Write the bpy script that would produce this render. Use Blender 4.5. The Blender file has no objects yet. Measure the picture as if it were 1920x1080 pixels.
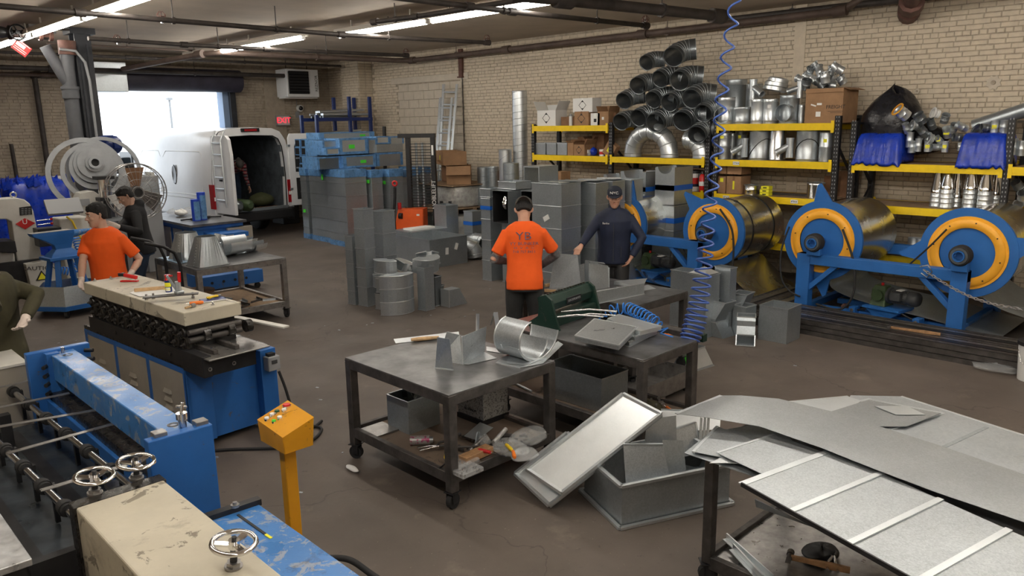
import bpy,bmesh,math,random
from mathutils import Vector,Matrix,Euler
random.seed(7)
PI = math.pi
C = bpy.context.scene.collection
S = bpy.context.scene
# ------------------------------------------------------------ camera
FPX,PITCH,ROLL,YAW = 1460.0,math.radians(12.1),math.radians(-0.95),math.radians(44.2)
EYE = Vector((0,0,2.5))
_f = Vector((math.sin(YAW)*math.cos(PITCH),math.cos(YAW)*math.cos(PITCH),-math.sin(PITCH)))
_r0 = Vector((math.cos(YAW),-math.sin(YAW),0)); _u0 = _r0.cross(_f)
_r = _r0*math.cos(ROLL) + _u0*math.sin(ROLL); _u = -_r0*math.sin(ROLL) + _u0*math.cos(ROLL)
cd = bpy.data.cameras.new('camera'); cam = bpy.data.objects.new('camera',cd); C.objects.link(cam)
cd.sensor_width = 36; cd.lens = FPX/1920*36; cd.clip_end = 300; cd.clip_start = .05
cam.matrix_world = Matrix((( _r.x,_u.x,-_f.x,EYE.x),(_r.y,_u.y,-_f.y,EYE.y),(_r.z,_u.z,-_f.z,EYE.z),(0,0,0,1)))
S.camera = cam
def at(px,py,x=None,y=None,z=None):
    """measure: the world point seen at a pixel on the plane x=, y= or z="""
    d = _f + _r*((px-960)/FPX) - _u*((py-540)/FPX)
    for i,v in enumerate((x,y,z)):
        if v is not None: return EYE + d*((v-EYE[i])/d[i])
# ------------------------------------------------------------ world, light, exposure
w = bpy.data.worlds.new('sky'); S.world = w; w.use_nodes = True
bg = w.node_tree.nodes['Background']; bg.inputs[0].default_value = (.86,.93,1,1); bg.inputs[1].default_value = 1.6
S.view_settings.view_transform = 'Standard'; S.view_settings.look = 'None'; S.view_settings.gamma = 1
S.view_settings.exposure = 1.0; S.view_settings.use_curve_mapping = False
TUBE_POWER = 24.0        # emission of the fluorescent tubes
ROOM = (-4.0,12.0,-4.0,19.5,4.17)   # x0,x1,y0,y1,ceiling
# ------------------------------------------------------------ materials
MATS = {}
def mat(name,col,rough=.5,metal=0.0,var=0.0,vs=6.0,bump=0.0,bs=60.0,rvar=0.0,col2=None,thr=None,emit=None,alpha=None,coat=0.0,spec=None,wave=None):
    m = bpy.data.materials.new(name); m.use_nodes = True; nt = m.node_tree; N = nt.nodes; L = nt.links
    b = N['Principled BSDF']; b.inputs['Base Color'].default_value = (*col,1); b.inputs['Roughness'].default_value = rough
    b.inputs['Metallic'].default_value = metal
    if spec is not None: b.inputs['Specular IOR Level'].default_value = spec
    if coat: b.inputs['Coat Weight'].default_value = coat; b.inputs['Coat Roughness'].default_value = .2
    if emit: b.inputs['Emission Color'].default_value = (*emit[:3],1); b.inputs['Emission Strength'].default_value = emit[3]
    if alpha is not None: b.inputs['Alpha'].default_value = alpha
    tc = N.new('ShaderNodeTexCoord')
    if var or col2:
        n = N.new('ShaderNodeTexNoise'); n.inputs['Scale'].default_value = vs; n.inputs['Detail'].default_value = 6; n.inputs['Roughness'].default_value = .62
        L.new(tc.outputs['Object'],n.inputs['Vector'])
        r = N.new('ShaderNodeValToRGB'); L.new(n.outputs['Fac'],r.inputs[0]); e = r.color_ramp.elements
        if thr: e[0].position,e[1].position = thr
        else: e[0].position,e[1].position = .3,.7
        if col2: e[0].color = (*col,1); e[1].color = (*col2,1)
        else:
            e[0].color = (*[max(0,c*(1-var)) for c in col],1); e[1].color = (*[min(1,c*(1+var)) for c in col],1)
        L.new(r.outputs[0],b.inputs['Base Color'])
    if rvar:
        n2 = N.new('ShaderNodeTexNoise'); n2.inputs['Scale'].default_value = vs*1.7; n2.inputs['Detail'].default_value = 5
        L.new(tc.outputs['Object'],n2.inputs['Vector']); mr = N.new('ShaderNodeMapRange')
        mr.inputs['From Min'].default_value = .3; mr.inputs['From Max'].default_value = .7
        mr.inputs['To Min'].default_value = max(0.03,rough-rvar); mr.inputs['To Max'].default_value = rough+rvar
        L.new(n2.outputs['Fac'],mr.inputs['Value']); L.new(mr.outputs[0],b.inputs['Roughness'])
    if bump:
        n3 = N.new('ShaderNodeTexNoise'); n3.inputs['Scale'].default_value = bs; n3.inputs['Detail'].default_value = 4
        L.new(tc.outputs['Object'],n3.inputs['Vector']); bp = N.new('ShaderNodeBump'); bp.inputs['Strength'].default_value = bump; bp.inputs['Distance'].default_value = .01
        L.new(n3.outputs['Fac'],bp.inputs['Height']); L.new(bp.outputs[0],b.inputs['Normal'])
    MATS[name] = m; return m
def galv(name,col,rough,sp=90,amt=.10,me=.8):
    """galvanised sheet: metal with a fine crystal spangle"""
    m = mat(name,col,rough,me,var=.10,vs=2.2)
    nt = m.node_tree; N = nt.nodes; L = nt.links; b = N['Principled BSDF']
    src = b.inputs['Base Color'].links[0].from_socket
    v = N.new('ShaderNodeTexVoronoi'); v.inputs['Scale'].default_value = sp
    tc = [n for n in N if n.bl_idname == 'ShaderNodeTexCoord'][0]; L.new(tc.outputs['Object'],v.inputs['Vector'])
    mx = N.new('ShaderNodeMix'); mx.data_type = 'RGBA'; mx.blend_type = 'OVERLAY'; mx.inputs[0].default_value = amt
    bw = N.new('ShaderNodeRGBToBW'); L.new(v.outputs['Color'],bw.inputs[0])
    L.new(src,mx.inputs[6]); L.new(bw.outputs[0],mx.inputs[7]); L.new(mx.outputs[2],b.inputs['Base Color'])
    return m
def worn(name,col,under,amt=.62,rough=.45,vs=7,metal=0.0,grime=(.03,.028,.025)):
    """paint with chips (under) and greasy grime, both fixed to the thing"""
    m = mat(name,col,rough,metal,var=.12,vs=2.5,rvar=.12,bump=.08,bs=40)
    nt = m.node_tree; N = nt.nodes; L = nt.links; b = N['Principled BSDF']
    tc = [n for n in N if n.bl_idname == 'ShaderNodeTexCoord'][0]
    cur = b.inputs['Base Color'].links[0].from_socket
    for (c,sc,a,d,ww) in ((under,vs,amt,.03,2.6),(grime,vs*.45,amt+.02,.16,.9)):
        n = N.new('ShaderNodeTexNoise'); n.inputs['Scale'].default_value = sc; n.inputs['Detail'].default_value = 9; n.inputs['Roughness'].default_value = .7; n.inputs['Distortion'].default_value = ww*.3
        L.new(tc.outputs['Object'],n.inputs['Vector'])
        mr = N.new('ShaderNodeMapRange'); mr.inputs['From Min'].default_value = a; mr.inputs['From Max'].default_value = a+d; mr.inputs['To Max'].default_value = .85
        L.new(n.outputs['Fac'],mr.inputs['Value'])
        mx = N.new('ShaderNodeMix'); mx.data_type = 'RGBA'; L.new(mr.outputs[0],mx.inputs[0]); L.new(cur,mx.inputs[6]); mx.inputs[7].default_value = (*c,1); cur = mx.outputs[2]
    L.new(cur,b.inputs['Base Color']); return m
galv('galv',(.52,.56,.59),.36); galv('galv_bright',(.70,.74,.765),.33,120,.06); galv('galv_dark',(.22,.24,.255),.36,90,.08)
galv('galv_mid',(.43,.475,.505),.37,me=.75); galv('galv_flat',(.47,.505,.53),.38,150,.16); galv('strip',(.40,.425,.44),.36,150,.10,.85)
mat('chrome',(.82,.82,.83),.10,1.0); mat('polished',(.62,.62,.63),.22,1.0,var=.06,vs=20); mat('steel_worn',(.36,.35,.34),.38,.9,var=.25,vs=14,rvar=.12)
mat('mill_scale',(.075,.068,.064),.5,.35,var=.45,vs=9,rvar=.14,bump=.1,bs=60)
mat('table_top',(.15,.15,.155),.36,.55,var=.45,vs=5,rvar=.05)
mat('black_steel',(.022,.022,.024),.42,.2,var=.3,vs=10); mat('black',(.012,.012,.013),.55); mat('black_gloss',(.012,.012,.015),.22)
mat('rubber',(.018,.018,.019),.75); mat('grease',(.03,.027,.024),.33,.3,var=.6,vs=16,rvar=.2)
worn('blue',(.022,.13,.42),(.10,.10,.11),.62); worn('blue_worn',(.045,.19,.50),(.30,.33,.38),.54,.33,12); worn('blue_clean',(.022,.135,.43),(.05,.07,.12),.72)
worn('cream',(.52,.48,.38),(.17,.145,.11),.575,.5,5,grime=(.13,.11,.085)); worn('cream_panel',(.34,.31,.26),(.22,.2,.17),.68,.5)
worn('off_white',(.56,.55,.51),(.3,.28,.25),.68,.45); worn('yellow',(.66,.30,.012),(.06,.045,.03),.62,.4,9)
mat('rack_yellow',(.86,.60,.012),.42,var=.08,vs=8,spec=.4); mat('flange_orange',(.90,.42,.03),.42,var=.1,vs=5)
worn('truck_orange',(.80,.11,.015),(.1,.05,.03),.7,.38); worn('machine_green',(.008,.032,.023),(.06,.055,.05),.6,.4,16)
mat('motor_green',(.045,.075,.03),.5,var=.25,vs=14); mat('motor_grey',(.05,.052,.055),.5,var=.2,vs=14)
mat('cardboard',(.33,.19,.10),.85,var=.14,vs=7,bump=.12,bs=60); mat('cardboard_dark',(.22,.115,.06),.85,var=.2,vs=7)
mat('paper',(.82,.82,.80),.7); mat('white_paint',(.74,.74,.72),.35,var=.05,vs=3); mat('white_gloss',(.72,.73,.74),.22,var=.04,vs=2,coat=.4)
mat('wood',(.34,.19,.09),.6,var=.35,vs=18); mat('wood_light',(.5,.33,.17),.65,var=.25,vs=18); mat('pallet',(.30,.20,.12),.8,var=.3,vs=10)
mat('red',(.52,.015,.015),.4); mat('red_gloss',(.62,.02,.02),.2); mat('green_tag',(.09,.8,.05),.6); mat('yellow_tag',(.86,.82,.03),.6)
mat('navy_plastic',(.01,.03,.16),.35); mat('blue_bright',(.015,.06,.5),.42); mat('orange_tool',(.85,.2,.02),.4); mat('yellow_tool',(.8,.55,.02),.4)
mat('hose_blue',(.03,.22,.72),.3,spec=.6); mat('hose_violet',(.055,.12,.42),.3,spec=.6)
mat('tarp_blue',(.008,.04,.42),.32,var=.35,vs=7,bump=.5,bs=16,rvar=.1); mat('bag_black',(.014,.014,.018),.26,bump=.6,bs=18,var=.3,vs=10)
mat('film_blue',(.13,.30,.58),.32,.2,var=.3,vs=9,bump=.3,bs=40,rvar=.1); mat('tape_blue',(.01,.12,.55),.35)
mat('rust_pipe',(.13,.06,.045),.7,var=.35,vs=8); mat('pipe_dark',(.055,.046,.042),.55,.2,var=.4,vs=5); mat('pipe_brown',(.12,.085,.07),.55,.15,var=.3,vs=4)
mat('column_paint',(.105,.11,.12),.55,var=.2,vs=3); mat('column_dark',(.03,.033,.04),.45,var=.3,vs=4)
mat('tube_on',(1,1,1),.5,emit=(1,.94,.85,TUBE_POWER)); mat('fixture',(.52,.48,.42),.5)
mat('exit_red',(.6,.02,.03),.5,emit=(1,.02,.05,.9)); mat('tail_red',(.35,.01,.015),.2)
mat('skin',(.50,.27,.185),.5,var=.07,vs=14,bump=.03,bs=60); mat('skin_pale',(.56,.34,.25),.5,var=.06,vs=14); mat('hair',(.010,.009,.009),.75,bump=.8,bs=120)
mat('glove',(.66,.56,.50),.75,var=.12,vs=16); mat('glove_red',(.26,.02,.02),.5)
mat('shirt_orange',(.90,.115,.008),.85,var=.06,vs=5,bump=.6,bs=7); mat('jacket_navy',(.008,.014,.04),.72,var=.2,vs=6,bump=.5,bs=9)
mat('hoodie_black',(.010,.010,.012),.85,var=.2,vs=6,bump=.5,bs=9); mat('denim',(.022,.04,.075),.85,var=.35,vs=12,bump=.4,bs=10)
mat('pants_grey',(.035,.037,.038),.85,var=.25,vs=6,bump=.6,bs=9); mat('olive',(.045,.040,.018),.85,var=.25,vs=8,bump=.5,bs=9)
mat('sleeve_grey',(.13,.13,.135),.8,bump=.3,bs=90,var=.3,vs=40); mat('cap_grey',(.055,.05,.045),.85); mat('cap_navy',(.012,.016,.03),.8); mat('logo_grey',(.16,.10,.14),.8)
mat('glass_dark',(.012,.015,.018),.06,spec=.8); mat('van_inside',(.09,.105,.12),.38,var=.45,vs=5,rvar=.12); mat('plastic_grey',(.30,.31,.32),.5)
mat('plastic_clear',(.75,.77,.78),.12,alpha=.25,bump=.5,bs=30); mat('wrap',(.55,.55,.53),.22,.35,bump=.7,bs=22,var=.3,vs=12)
mat('roller_dark',(.035,.032,.05),.55,var=.35,vs=3); mat('cap_olive',(.05,.055,.02),.8)
mat('asphalt',(.14,.14,.145),.9,var=.2,vs=2); mat('street_pale',(.5,.5,.5),.8)
# plaid
def plaid():
    m = mat('plaid',(.14,.018,.02),.85); N = m.node_tree.nodes; L = m.node_tree.links; b = N['Principled BSDF']
    tc = N.new('ShaderNodeTexCoord'); ck = N.new('ShaderNodeTexChecker'); ck.inputs['Scale'].default_value = 14
    L.new(tc.outputs['Object'],ck.inputs['Vector']); ck.inputs[1].default_value = (.20,.02,.025,1); ck.inputs[2].default_value = (.02,.02,.03,1)
    wv = N.new('ShaderNodeTexWave'); wv.inputs['Scale'].default_value = 4.4; wv.bands_direction = 'Z'; L.new(tc.outputs['Object'],wv.inputs['Vector'])
    mr = N.new('ShaderNodeMapRange'); mr.inputs['From Min'].default_value = .93; mr.inputs['From Max'].default_value = .97; L.new(wv.outputs['Fac'],mr.inputs['Value'])
    mx = N.new('ShaderNodeMix'); mx.data_type = 'RGBA'; L.new(mr.outputs[0],mx.inputs[0]); L.new(ck.outputs[0],mx.inputs[6]); mx.inputs[7].default_value = (.4,.35,.33,1)
    L.new(mx.outputs[2],b.inputs['Base Color'])
plaid()
# ------------------------------------------------------------ geometry builder
def T_(x,y,z): return Matrix.Translation((x,y,z))
def RZ(a): return Matrix.Rotation(a,4,'Z')
def RX(a): return Matrix.Rotation(a,4,'X')
def RY(a): return Matrix.Rotation(a,4,'Y')
def frame(o,zdir,xhint=None):
    z = Vector(zdir).normalized(); h = Vector(xhint) if xhint is not None else (Vector((0,0,1)) if abs(z.z) < .9 else Vector((1,0,0)))
    x = (h - z*h.dot(z)).normalized(); y = z.cross(x); o = Vector(o)
    return Matrix(((x.x,y.x,z.x,o.x),(x.y,y.y,z.y,o.y),(x.z,y.z,z.z,o.z),(0,0,0,1)))
WM = {}     # world matrices of roots and parts
class G:
    def __init__(s,M=None): s.v = []; s.f = []; s.s = []; s.mi = []; s.M = M or Matrix(); s.cur = 0
    def add(s,vs,fs,smooth=False):
        o = len(s.v); s.v += [tuple(s.M @ Vector(p)) for p in vs]; s.f += [tuple(i+o for i in f) for f in fs]
        s.s += [smooth]*len(fs); s.mi += [s.cur]*len(fs); return s
    def box(s,x0,y0,z0,x1,y1,z1):
        x0,x1 = min(x0,x1),max(x0,x1); y0,y1 = min(y0,y1),max(y0,y1); z0,z1 = min(z0,z1),max(z0,z1)
        return s.add([(x0,y0,z0),(x1,y0,z0),(x1,y1,z0),(x0,y1,z0),(x0,y0,z1),(x1,y0,z1),(x1,y1,z1),(x0,y1,z1)],
            [(0,3,2,1),(4,5,6,7),(0,1,5,4),(1,2,6,5),(2,3,7,6),(3,0,4,7)])
    def cb(s,c,d,M=None):
        m = s.M
        if M is not None: s.M = m @ T_(*c) @ M; s.box(-d[0]/2,-d[1]/2,-d[2]/2,d[0]/2,d[1]/2,d[2]/2); s.M = m; return s
        return s.box(c[0]-d[0]/2,c[1]-d[1]/2,c[2]-d[2]/2,c[0]+d[0]/2,c[1]+d[1]/2,c[2]+d[2]/2)
    def bar(s,a,b,w,h,up=(0,0,1)):
        a = Vector(a); b = Vector(b); m = s.M; s.M = m @ frame(a,b-a,up); L = (b-a).length
        s.box(-h/2,-w/2,0,h/2,w/2,L); s.M = m; return s
    def loft(s,rings,caps=(True,True),smooth=True,closed=True):
        n = len(rings[0]); vs = [p for r in rings for p in r]; fs = []
        for k in range(len(rings)-1):
            for i in range(n if closed else n-1):
                j = (i+1) % n; fs.append((k*n+i,k*n+j,(k+1)*n+j,(k+1)*n+i))
        s.add(vs,fs,smooth)
        if closed and caps[0]: s.add(rings[0],[tuple(range(n))[::-1]])
        if closed and caps[1]: s.add(rings[-1],[tuple(range(n))])
        return s
    def lathe(s,prof,M=None,n=24,caps=(False,False),a0=0,a1=2*PI):
        m = s.M
        if M is not None: s.M = m @ M
        full = abs(a1-a0-2*PI) < 1e-6; k = n if full else n+1
        rings = [[(r*math.cos(a0+(a1-a0)*i/n),r*math.sin(a0+(a1-a0)*i/n),z) for i in range(k)] for r,z in prof]
        s.loft(rings,caps,True,full); s.M = m; return s
    def cyl(s,a,b,r,r2=None,n=16,caps=True,smooth=True):
        a = Vector(a); b = Vector(b); m = s.M; s.M = m @ frame(a,b-a); L = (b-a).length; r2 = r if r2 is None else r2
        rings = [[(q*math.cos(2*PI*i/n),q*math.sin(2*PI*i/n),z) for i in range(n)] for q,z in ((r,0),(r2,L))]
        s.loft(rings,(caps,caps),smooth); s.M = m; return s
    def tube(s,pts,r,n=8,caps=True,radii=None):
        P = [Vector(p) for p in pts]; N = len(P); rings = []; t = (P[1]-P[0]).normalized()
        x = (Vector((0,0,1)) if abs(t.z) < .9 else Vector((1,0,0))); x = (x - t*x.dot(t)).normalized()
        for i in range(N):
            t2 = (P[min(i+1,N-1)]-P[max(i-1,0)]).normalized(); x = (x - t2*x.dot(t2)).normalized(); y = t2.cross(x)
            q = radii[i] if radii else r
            rings.append([tuple(P[i] + x*(q*math.cos(2*PI*k/n)) + y*(q*math.sin(2*PI*k/n))) for k in range(n)])
        return s.loft(rings,(caps,caps))
    def prism(s,poly,z0,z1,M=None):
        m = s.M
        if M is not None: s.M = m @ M
        n = len(poly); s.add([(x,y,z0) for x,y in poly]+[(x,y,z1) for x,y in poly],
            [tuple(range(n))[::-1],tuple(range(n,2*n))]+[(i,(i+1)%n,(i+1)%n+n,i+n) for i in range(n)]); s.M = m; return s
    def poly(s,pts): return s.add(pts,[tuple(range(len(pts)))])
    def ball(s,c,r,n=12,sc=(1,1,1)):
        rings = []
        for k in range(1,n//2):
            a = PI*k/(n//2); rings.append([(c[0]+r*sc[0]*math.sin(a)*math.cos(2*PI*i/n),c[1]+r*sc[1]*math.sin(a)*math.sin(2*PI*i/n),c[2]-r*sc[2]*math.cos(a)) for i in range(n)])
        s.loft(rings,(False,False)); o = len(s.v)
        s.add([(c[0],c[1],c[2]-r*sc[2])]+rings[0],[(0,(i+1)%n+1,i+1) for i in range(n)],True)
        s.add([(c[0],c[1],c[2]+r*sc[2])]+rings[-1],[(0,i+1,(i+1)%n+1) for i in range(n)],True); return s
    def build(s,name,mats,parent=None,world=False,loc=None,bev=0,solid=0,sub=0,remesh=0,smooth=0,rz=0,seg=2,hide=False):
        W = Matrix()
        if parent is not None: W = WM[parent.name].copy()
        if loc is not None: W = W @ T_(*loc) @ RZ(rz)
        vs = s.v
        if world: I = W.inverted(); vs = [tuple(I @ Vector(p)) for p in vs]
        me = bpy.data.meshes.new(name); me.from_pydata(vs,[],s.f); me.validate()
        if len(me.polygons) == len(s.f):
            me.polygons.foreach_set('use_smooth',s.s); me.polygons.foreach_set('material_index',s.mi)
        if isinstance(mats,str): mats = [mats]
        for q in mats: me.materials.append(MATS[q] if isinstance(q,str) else q)
        o = bpy.data.objects.new(name,me); C.objects.link(o)
        if parent is not None: o.parent = parent
        if loc is not None: o.location = loc; o.rotation_euler = (0,0,rz)
        WM[o.name] = W
        if remesh: r = o.modifiers.new('r','REMESH'); r.mode = 'VOXEL'; r.voxel_size = remesh; r.use_smooth_shade = True
        if smooth: r = o.modifiers.new('s','SMOOTH'); r.factor = .5; r.iterations = smooth
        if solid: r = o.modifiers.new('t','SOLIDIFY'); r.thickness = solid; r.offset = -1
        if bev: r = o.modifiers.new('b','BEVEL'); r.width = bev; r.segments = seg; r.limit_method = 'ANGLE'; r.angle_limit = .6
        if any(s.s) and not remesh and not sub: e_ = o.modifiers.new('e','EDGE_SPLIT'); e_.split_angle = .8 if solid else 1.1
        if sub: r = o.modifiers.new('u','SUBSURF'); r.levels = sub; r.render_levels = sub
        return o
def thing(name,label,cat,loc=(0,0,0),rz=0,group=None,M=None):
    o = bpy.data.objects.new(name,None); C.objects.link(o); o.empty_display_size = .1
    if M is not None: o.matrix_world = M; WM[o.name] = M.copy()
    else: o.location = loc; o.rotation_euler = (0,0,rz); WM[o.name] = T_(*loc) @ RZ(rz)
    o['label'] = label; o['category'] = cat
    if group: o['group'] = group
    return o
def tag(o,label,cat=None,group=None,kind=None):
    if label: o['label'] = label
    if cat: o['category'] = cat
    if group: o['group'] = group
    if kind: o['kind'] = kind
    return o
def struct(o): o['kind'] = 'structure'; return o
def dup(root,loc=None,rz=None,label=None,group=None,M=None):
    r = root.copy(); C.objects.link(r)
    if M is not None: r.matrix_world = M; WM[r.name] = M.copy()
    else:
        r.location = loc; r.rotation_euler = (root.rotation_euler[0],root.rotation_euler[1],rz if rz is not None else root.rotation_euler[2]); WM[r.name] = T_(*loc) @ Euler(r.rotation_euler).to_matrix().to_4x4()
    if label: r['label'] = label
    if group: r['group'] = group
    for ch in list(root.children):
        c = ch.copy(); C.objects.link(c); c.parent = r
        for g in list(ch.children):
            d = g.copy(); C.objects.link(d); d.parent = c
    return r
def lettering(name,text,size,m,parent,M,ext=.001,align='CENTER',sx=1.0):
    """flat raised lettering; M is in the parent's space (or world when no parent): x along the text, z out of the surface"""
    cu = bpy.data.curves.new(name,'FONT'); cu.body = text; cu.size = size; cu.align_x = align; cu.align_y = 'CENTER'; cu.extrude = ext; cu.resolution_u = 2
    t = bpy.data.objects.new(name,cu); me = bpy.data.meshes.new_from_object(t); bpy.data.objects.remove(t)
    me.transform(M @ Matrix.Diagonal((sx,1,1,1))); me.materials.clear(); me.materials.append(MATS[m])
    o = bpy.data.objects.new(name,me); C.objects.link(o)
    if parent is not None: o.parent = parent; WM[o.name] = WM[parent.name].copy()
    return o
def basis(o,x,z):
    """matrix at o with x along x and z along z"""
    x = Vector(x).normalized(); z = Vector(z); z = (z - x*z.dot(x)).normalized(); y = z.cross(x); o = Vector(o)
    return Matrix(((x.x,y.x,z.x,o.x),(x.y,y.y,z.y,o.y),(x.z,y.z,z.z,o.z),(0,0,0,1)))
def rect(w,d,z,cx=0,cy=0): return [(cx-w/2,cy-d/2,z),(cx+w/2,cy-d/2,z),(cx+w/2,cy+d/2,z),(cx-w/2,cy+d/2,z)]
def circ(r,n,M): return [tuple(M @ Vector((r*math.cos(2*PI*i/n),r*math.sin(2*PI*i/n),0))) for i in range(n)]
# ------------------------------------------------------------ the room
X0,X1,Y0,Y1,H = ROOM
def concrete_floor():
    m = mat('floor',(.118,.096,.08),.62,var=.22,vs=.9,bump=.12,bs=25,rvar=.1); N = m.node_tree.nodes; L = m.node_tree.links; b = N['Principled BSDF']
    tc = [n for n in N if n.bl_idname == 'ShaderNodeTexCoord'][0]; cur = b.inputs['Base Color'].links[0].from_socket
    for (sc,a,d,col,f) in ((.55,.55,.25,(.075,.06,.05),.75),(2.2,.60,.12,(.24,.20,.16),.5),(14,.63,.05,(.05,.042,.036),.6),(38,.66,.03,(.34,.30,.25),.55)):
        n = N.new('ShaderNodeTexNoise'); n.inputs['Scale'].default_value = sc; n.inputs['Detail'].default_value = 8; n.inputs['Roughness'].default_value = .65
        L.new(tc.outputs['Object'],n.inputs['Vector']); mr = N.new('ShaderNodeMapRange'); mr.inputs['From Min'].default_value = a; mr.inputs['From Max'].default_value = a+d; mr.inputs['To Max'].default_value = f
        L.new(n.outputs['Fac'],mr.inputs['Value']); mx = N.new('ShaderNodeMix'); mx.data_type = 'RGBA'; L.new(mr.outputs[0],mx.inputs[0]); L.new(cur,mx.inputs[6]); mx.inputs[7].default_value = (*col,1); cur = mx.outputs[2]
    v = N.new('ShaderNodeTexVoronoi'); v.feature = 'DISTANCE_TO_EDGE'; v.inputs['Scale'].default_value = .32; nn = N.new('ShaderNodeTexNoise'); nn.inputs['Scale'].default_value = 1.6; nn.inputs['Detail'].default_value = 7
    va = N.new('ShaderNodeVectorMath'); va.operation = 'MULTIPLY_ADD'; va.inputs[1].default_value = (.9,.9,.9); L.new(nn.outputs['Color'],va.inputs[0]); L.new(tc.outputs['Object'],va.inputs[2]); L.new(tc.outputs['Object'],nn.inputs['Vector']); L.new(va.outputs[0],v.inputs['Vector'])
    mr = N.new('ShaderNodeMapRange'); mr.inputs['From Min'].default_value = .0; mr.inputs['From Max'].default_value = .0035; mr.inputs['To Min'].default_value = .65; mr.inputs['To Max'].default_value = 0
    L.new(v.outputs[0],mr.inputs['Value']); mx = N.new('ShaderNodeMix'); mx.data_type = 'RGBA'; L.new(mr.outputs[0],mx.inputs[0]); L.new(cur,mx.inputs[6]); mx.inputs[7].default_value = (.045,.038,.032,1)
    L.new(mx.outputs[2],b.inputs['Base Color']); return m
concrete_floor()
mat('ceiling',(.50,.42,.33),.8,var=.12,vs=1.2,bump=.25,bs=5)
mat('brick_paint',(.60,.52,.405),.62,var=.10,vs=9,bump=.35,bs=45); mat('mortar_paint',(.35,.295,.225),.8,var=.3,vs=9)
mat('brick_back',(.42,.36,.285),.62,var=.12,vs=9,bump=.35,bs=45); mat('block_paint',(.55,.49,.40),.62,var=.08,vs=7,bump=.3,bs=30)
struct(G().box(X0,Y0,-.1,X1,Y1+.4,0).build('floor','floor'))
struct(G().box(X0,Y0,H,X1+.3,Y1+.4,H+.12).build('ceiling','ceiling'))
struct(G().box(X0-.2,Y0,0,X0,Y1+.4,H).build('wall_left','brick_paint'))
struct(G().box(X0-.2,Y0-.2,0,X1+.3,Y0,H).build('wall_front','brick_paint'))
RNG = random.Random(3)
def brick_face(u0,u1,v0,v1,d,bv=.006):
    return ([(u0,v0,0),(u1,v0,0),(u1,v1,0),(u0,v1,0),(u0+bv,v0+bv,d),(u1-bv,v0+bv,d),(u1-bv,v1-bv,d),(u0+bv,v1-bv,d)],
            [(4,5,6,7),(0,1,5,4),(1,2,6,5),(2,3,7,6),(3,0,4,7)])
def bricks(wall,M,U,V,skip,near,m,course=.0677,seed=1):
    """running bond with header rows; near(u,v) ranks the bricks that show largest"""
    R = random.Random(seed); out = []
    rows = int(V/course)
    for r in range(rows):
        v0 = r*course; hdr = (r % 7 == 3); L = .10 if hdr else .205; u = -R.random()*L
        while u < U:
            a,b_ = max(0,u+.004),min(U,u+L-.004+R.uniform(-.004,.004))
            if b_-a > .03 and not skip((a+b_)/2,v0+course/2): out.append((a,b_,v0+.004+R.uniform(-.002,.002),v0+course-.004+R.uniform(-.002,.002),R.uniform(.004,.012)))
            u += L
    out.sort(key=lambda q: near((q[0]+q[1])/2,(q[2]+q[3])/2))
    for q in out[:300]:
        g = G(M); vs,fs = brick_face(*q); g.add(vs,fs); g.build('brick',m,wall,world=True)
    if len(out) > 300:
        g = G(M)
        for q in out[300:]:
            vs,fs = brick_face(*q); g.add(vs,fs)
        g.build('brickwork',m,wall,world=True)['kind'] = 'stuff'
# right wall, x = 12, running along y
wr = struct(G().box(X1,Y0,0,X1+.3,Y1+.4,H).build('wall_right','mortar_paint'))
PA = at(752,458/3,x=X1); DOORU = (at(870,300,x=X1).y,at(752,300,x=X1).y)   # bricked-up doorway filled with blocks
ZT = at(810,155,x=X1).z
MR = Matrix(((0,0,-1,X1),(1,0,0,0),(0,1,0,0),(0,0,0,1)))   # u -> y,v -> z,d -> -x
# u=y+4
MR = Matrix(((0,0,-1,X1),(1,0,0,Y0),(0,1,0,0),(0,0,0,1)))
YT = at(1498,120,x=X1).y
def skip_r(u,v):
    y = u+Y0
    return (DOORU[0] < y < DOORU[1] and v < ZT) or (17.35 < y < 18.25) or y < .5 or (v < 1.75 and y > 0 and y < 8.5 and False)
bricks(wr,MR,Y1-Y0,H-.02,skip_r,lambda u,v: math.hypot(u+Y0-2.0,12) + (0 if v > 2.35 else 6) + (0 if u+Y0 > 1.6 else 50),'brick_paint',seed=4)
g = G()
v = .0
k = 0
while v < ZT-.02:
    top = min(v+.203,ZT); u = DOORU[0] - (.2 if k % 2 else 0)
    while u < DOORU[1]:
        a,b_ = max(u,DOORU[0])+.005,min(u+.4,DOORU[1])-.005
        if b_-a > .05:
            gg = G(Matrix(((0,0,-1,X1),(1,0,0,0),(0,1,0,0),(0,0,0,1)))); vs,fs = brick_face(a,b_,v+.005,top-.005,.008+RNG.random()*.004); gg.add(vs,fs); gg.build('block','block_paint',wr,world=True)
        u += .4
    v += .203; k += 1
G().box(X1-.03,DOORU[0]-.25,ZT+.02,X1,DOORU[1]+.25,ZT+.17).build('lintel','block_paint',wr,bev=.01)
struct(G().box(X1-.02,YT-.09,0,X1+.01,YT+.09,H).build('trim_1','brick_paint'))
pil = struct(G().box(X1-.42,17.4,0,X1,18.2,H).build('trim_2','mortar_paint'))
bricks(pil,Matrix(((0,0,-1,X1-.42),(1,0,0,17.4),(0,1,0,0),(0,0,0,1))),.8,H-.02,lambda u,v: False,lambda u,v: -v,'brick_paint',seed=8)
gq = G(Matrix(((1,0,0,X1-.42),(0,0,-1,17.4),(0,1,0,0),(0,0,0,1))))
for r in range(60):
    for c in range(2):
        vs,fs = brick_face(.005+c*.21,.205+c*.21,r*.0677+.004,(r+1)*.0677-.004,.008); gq.add(vs,fs)
gq.build('brickwork','brick_paint',pil,world=True)['kind'] = 'stuff'
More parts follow.
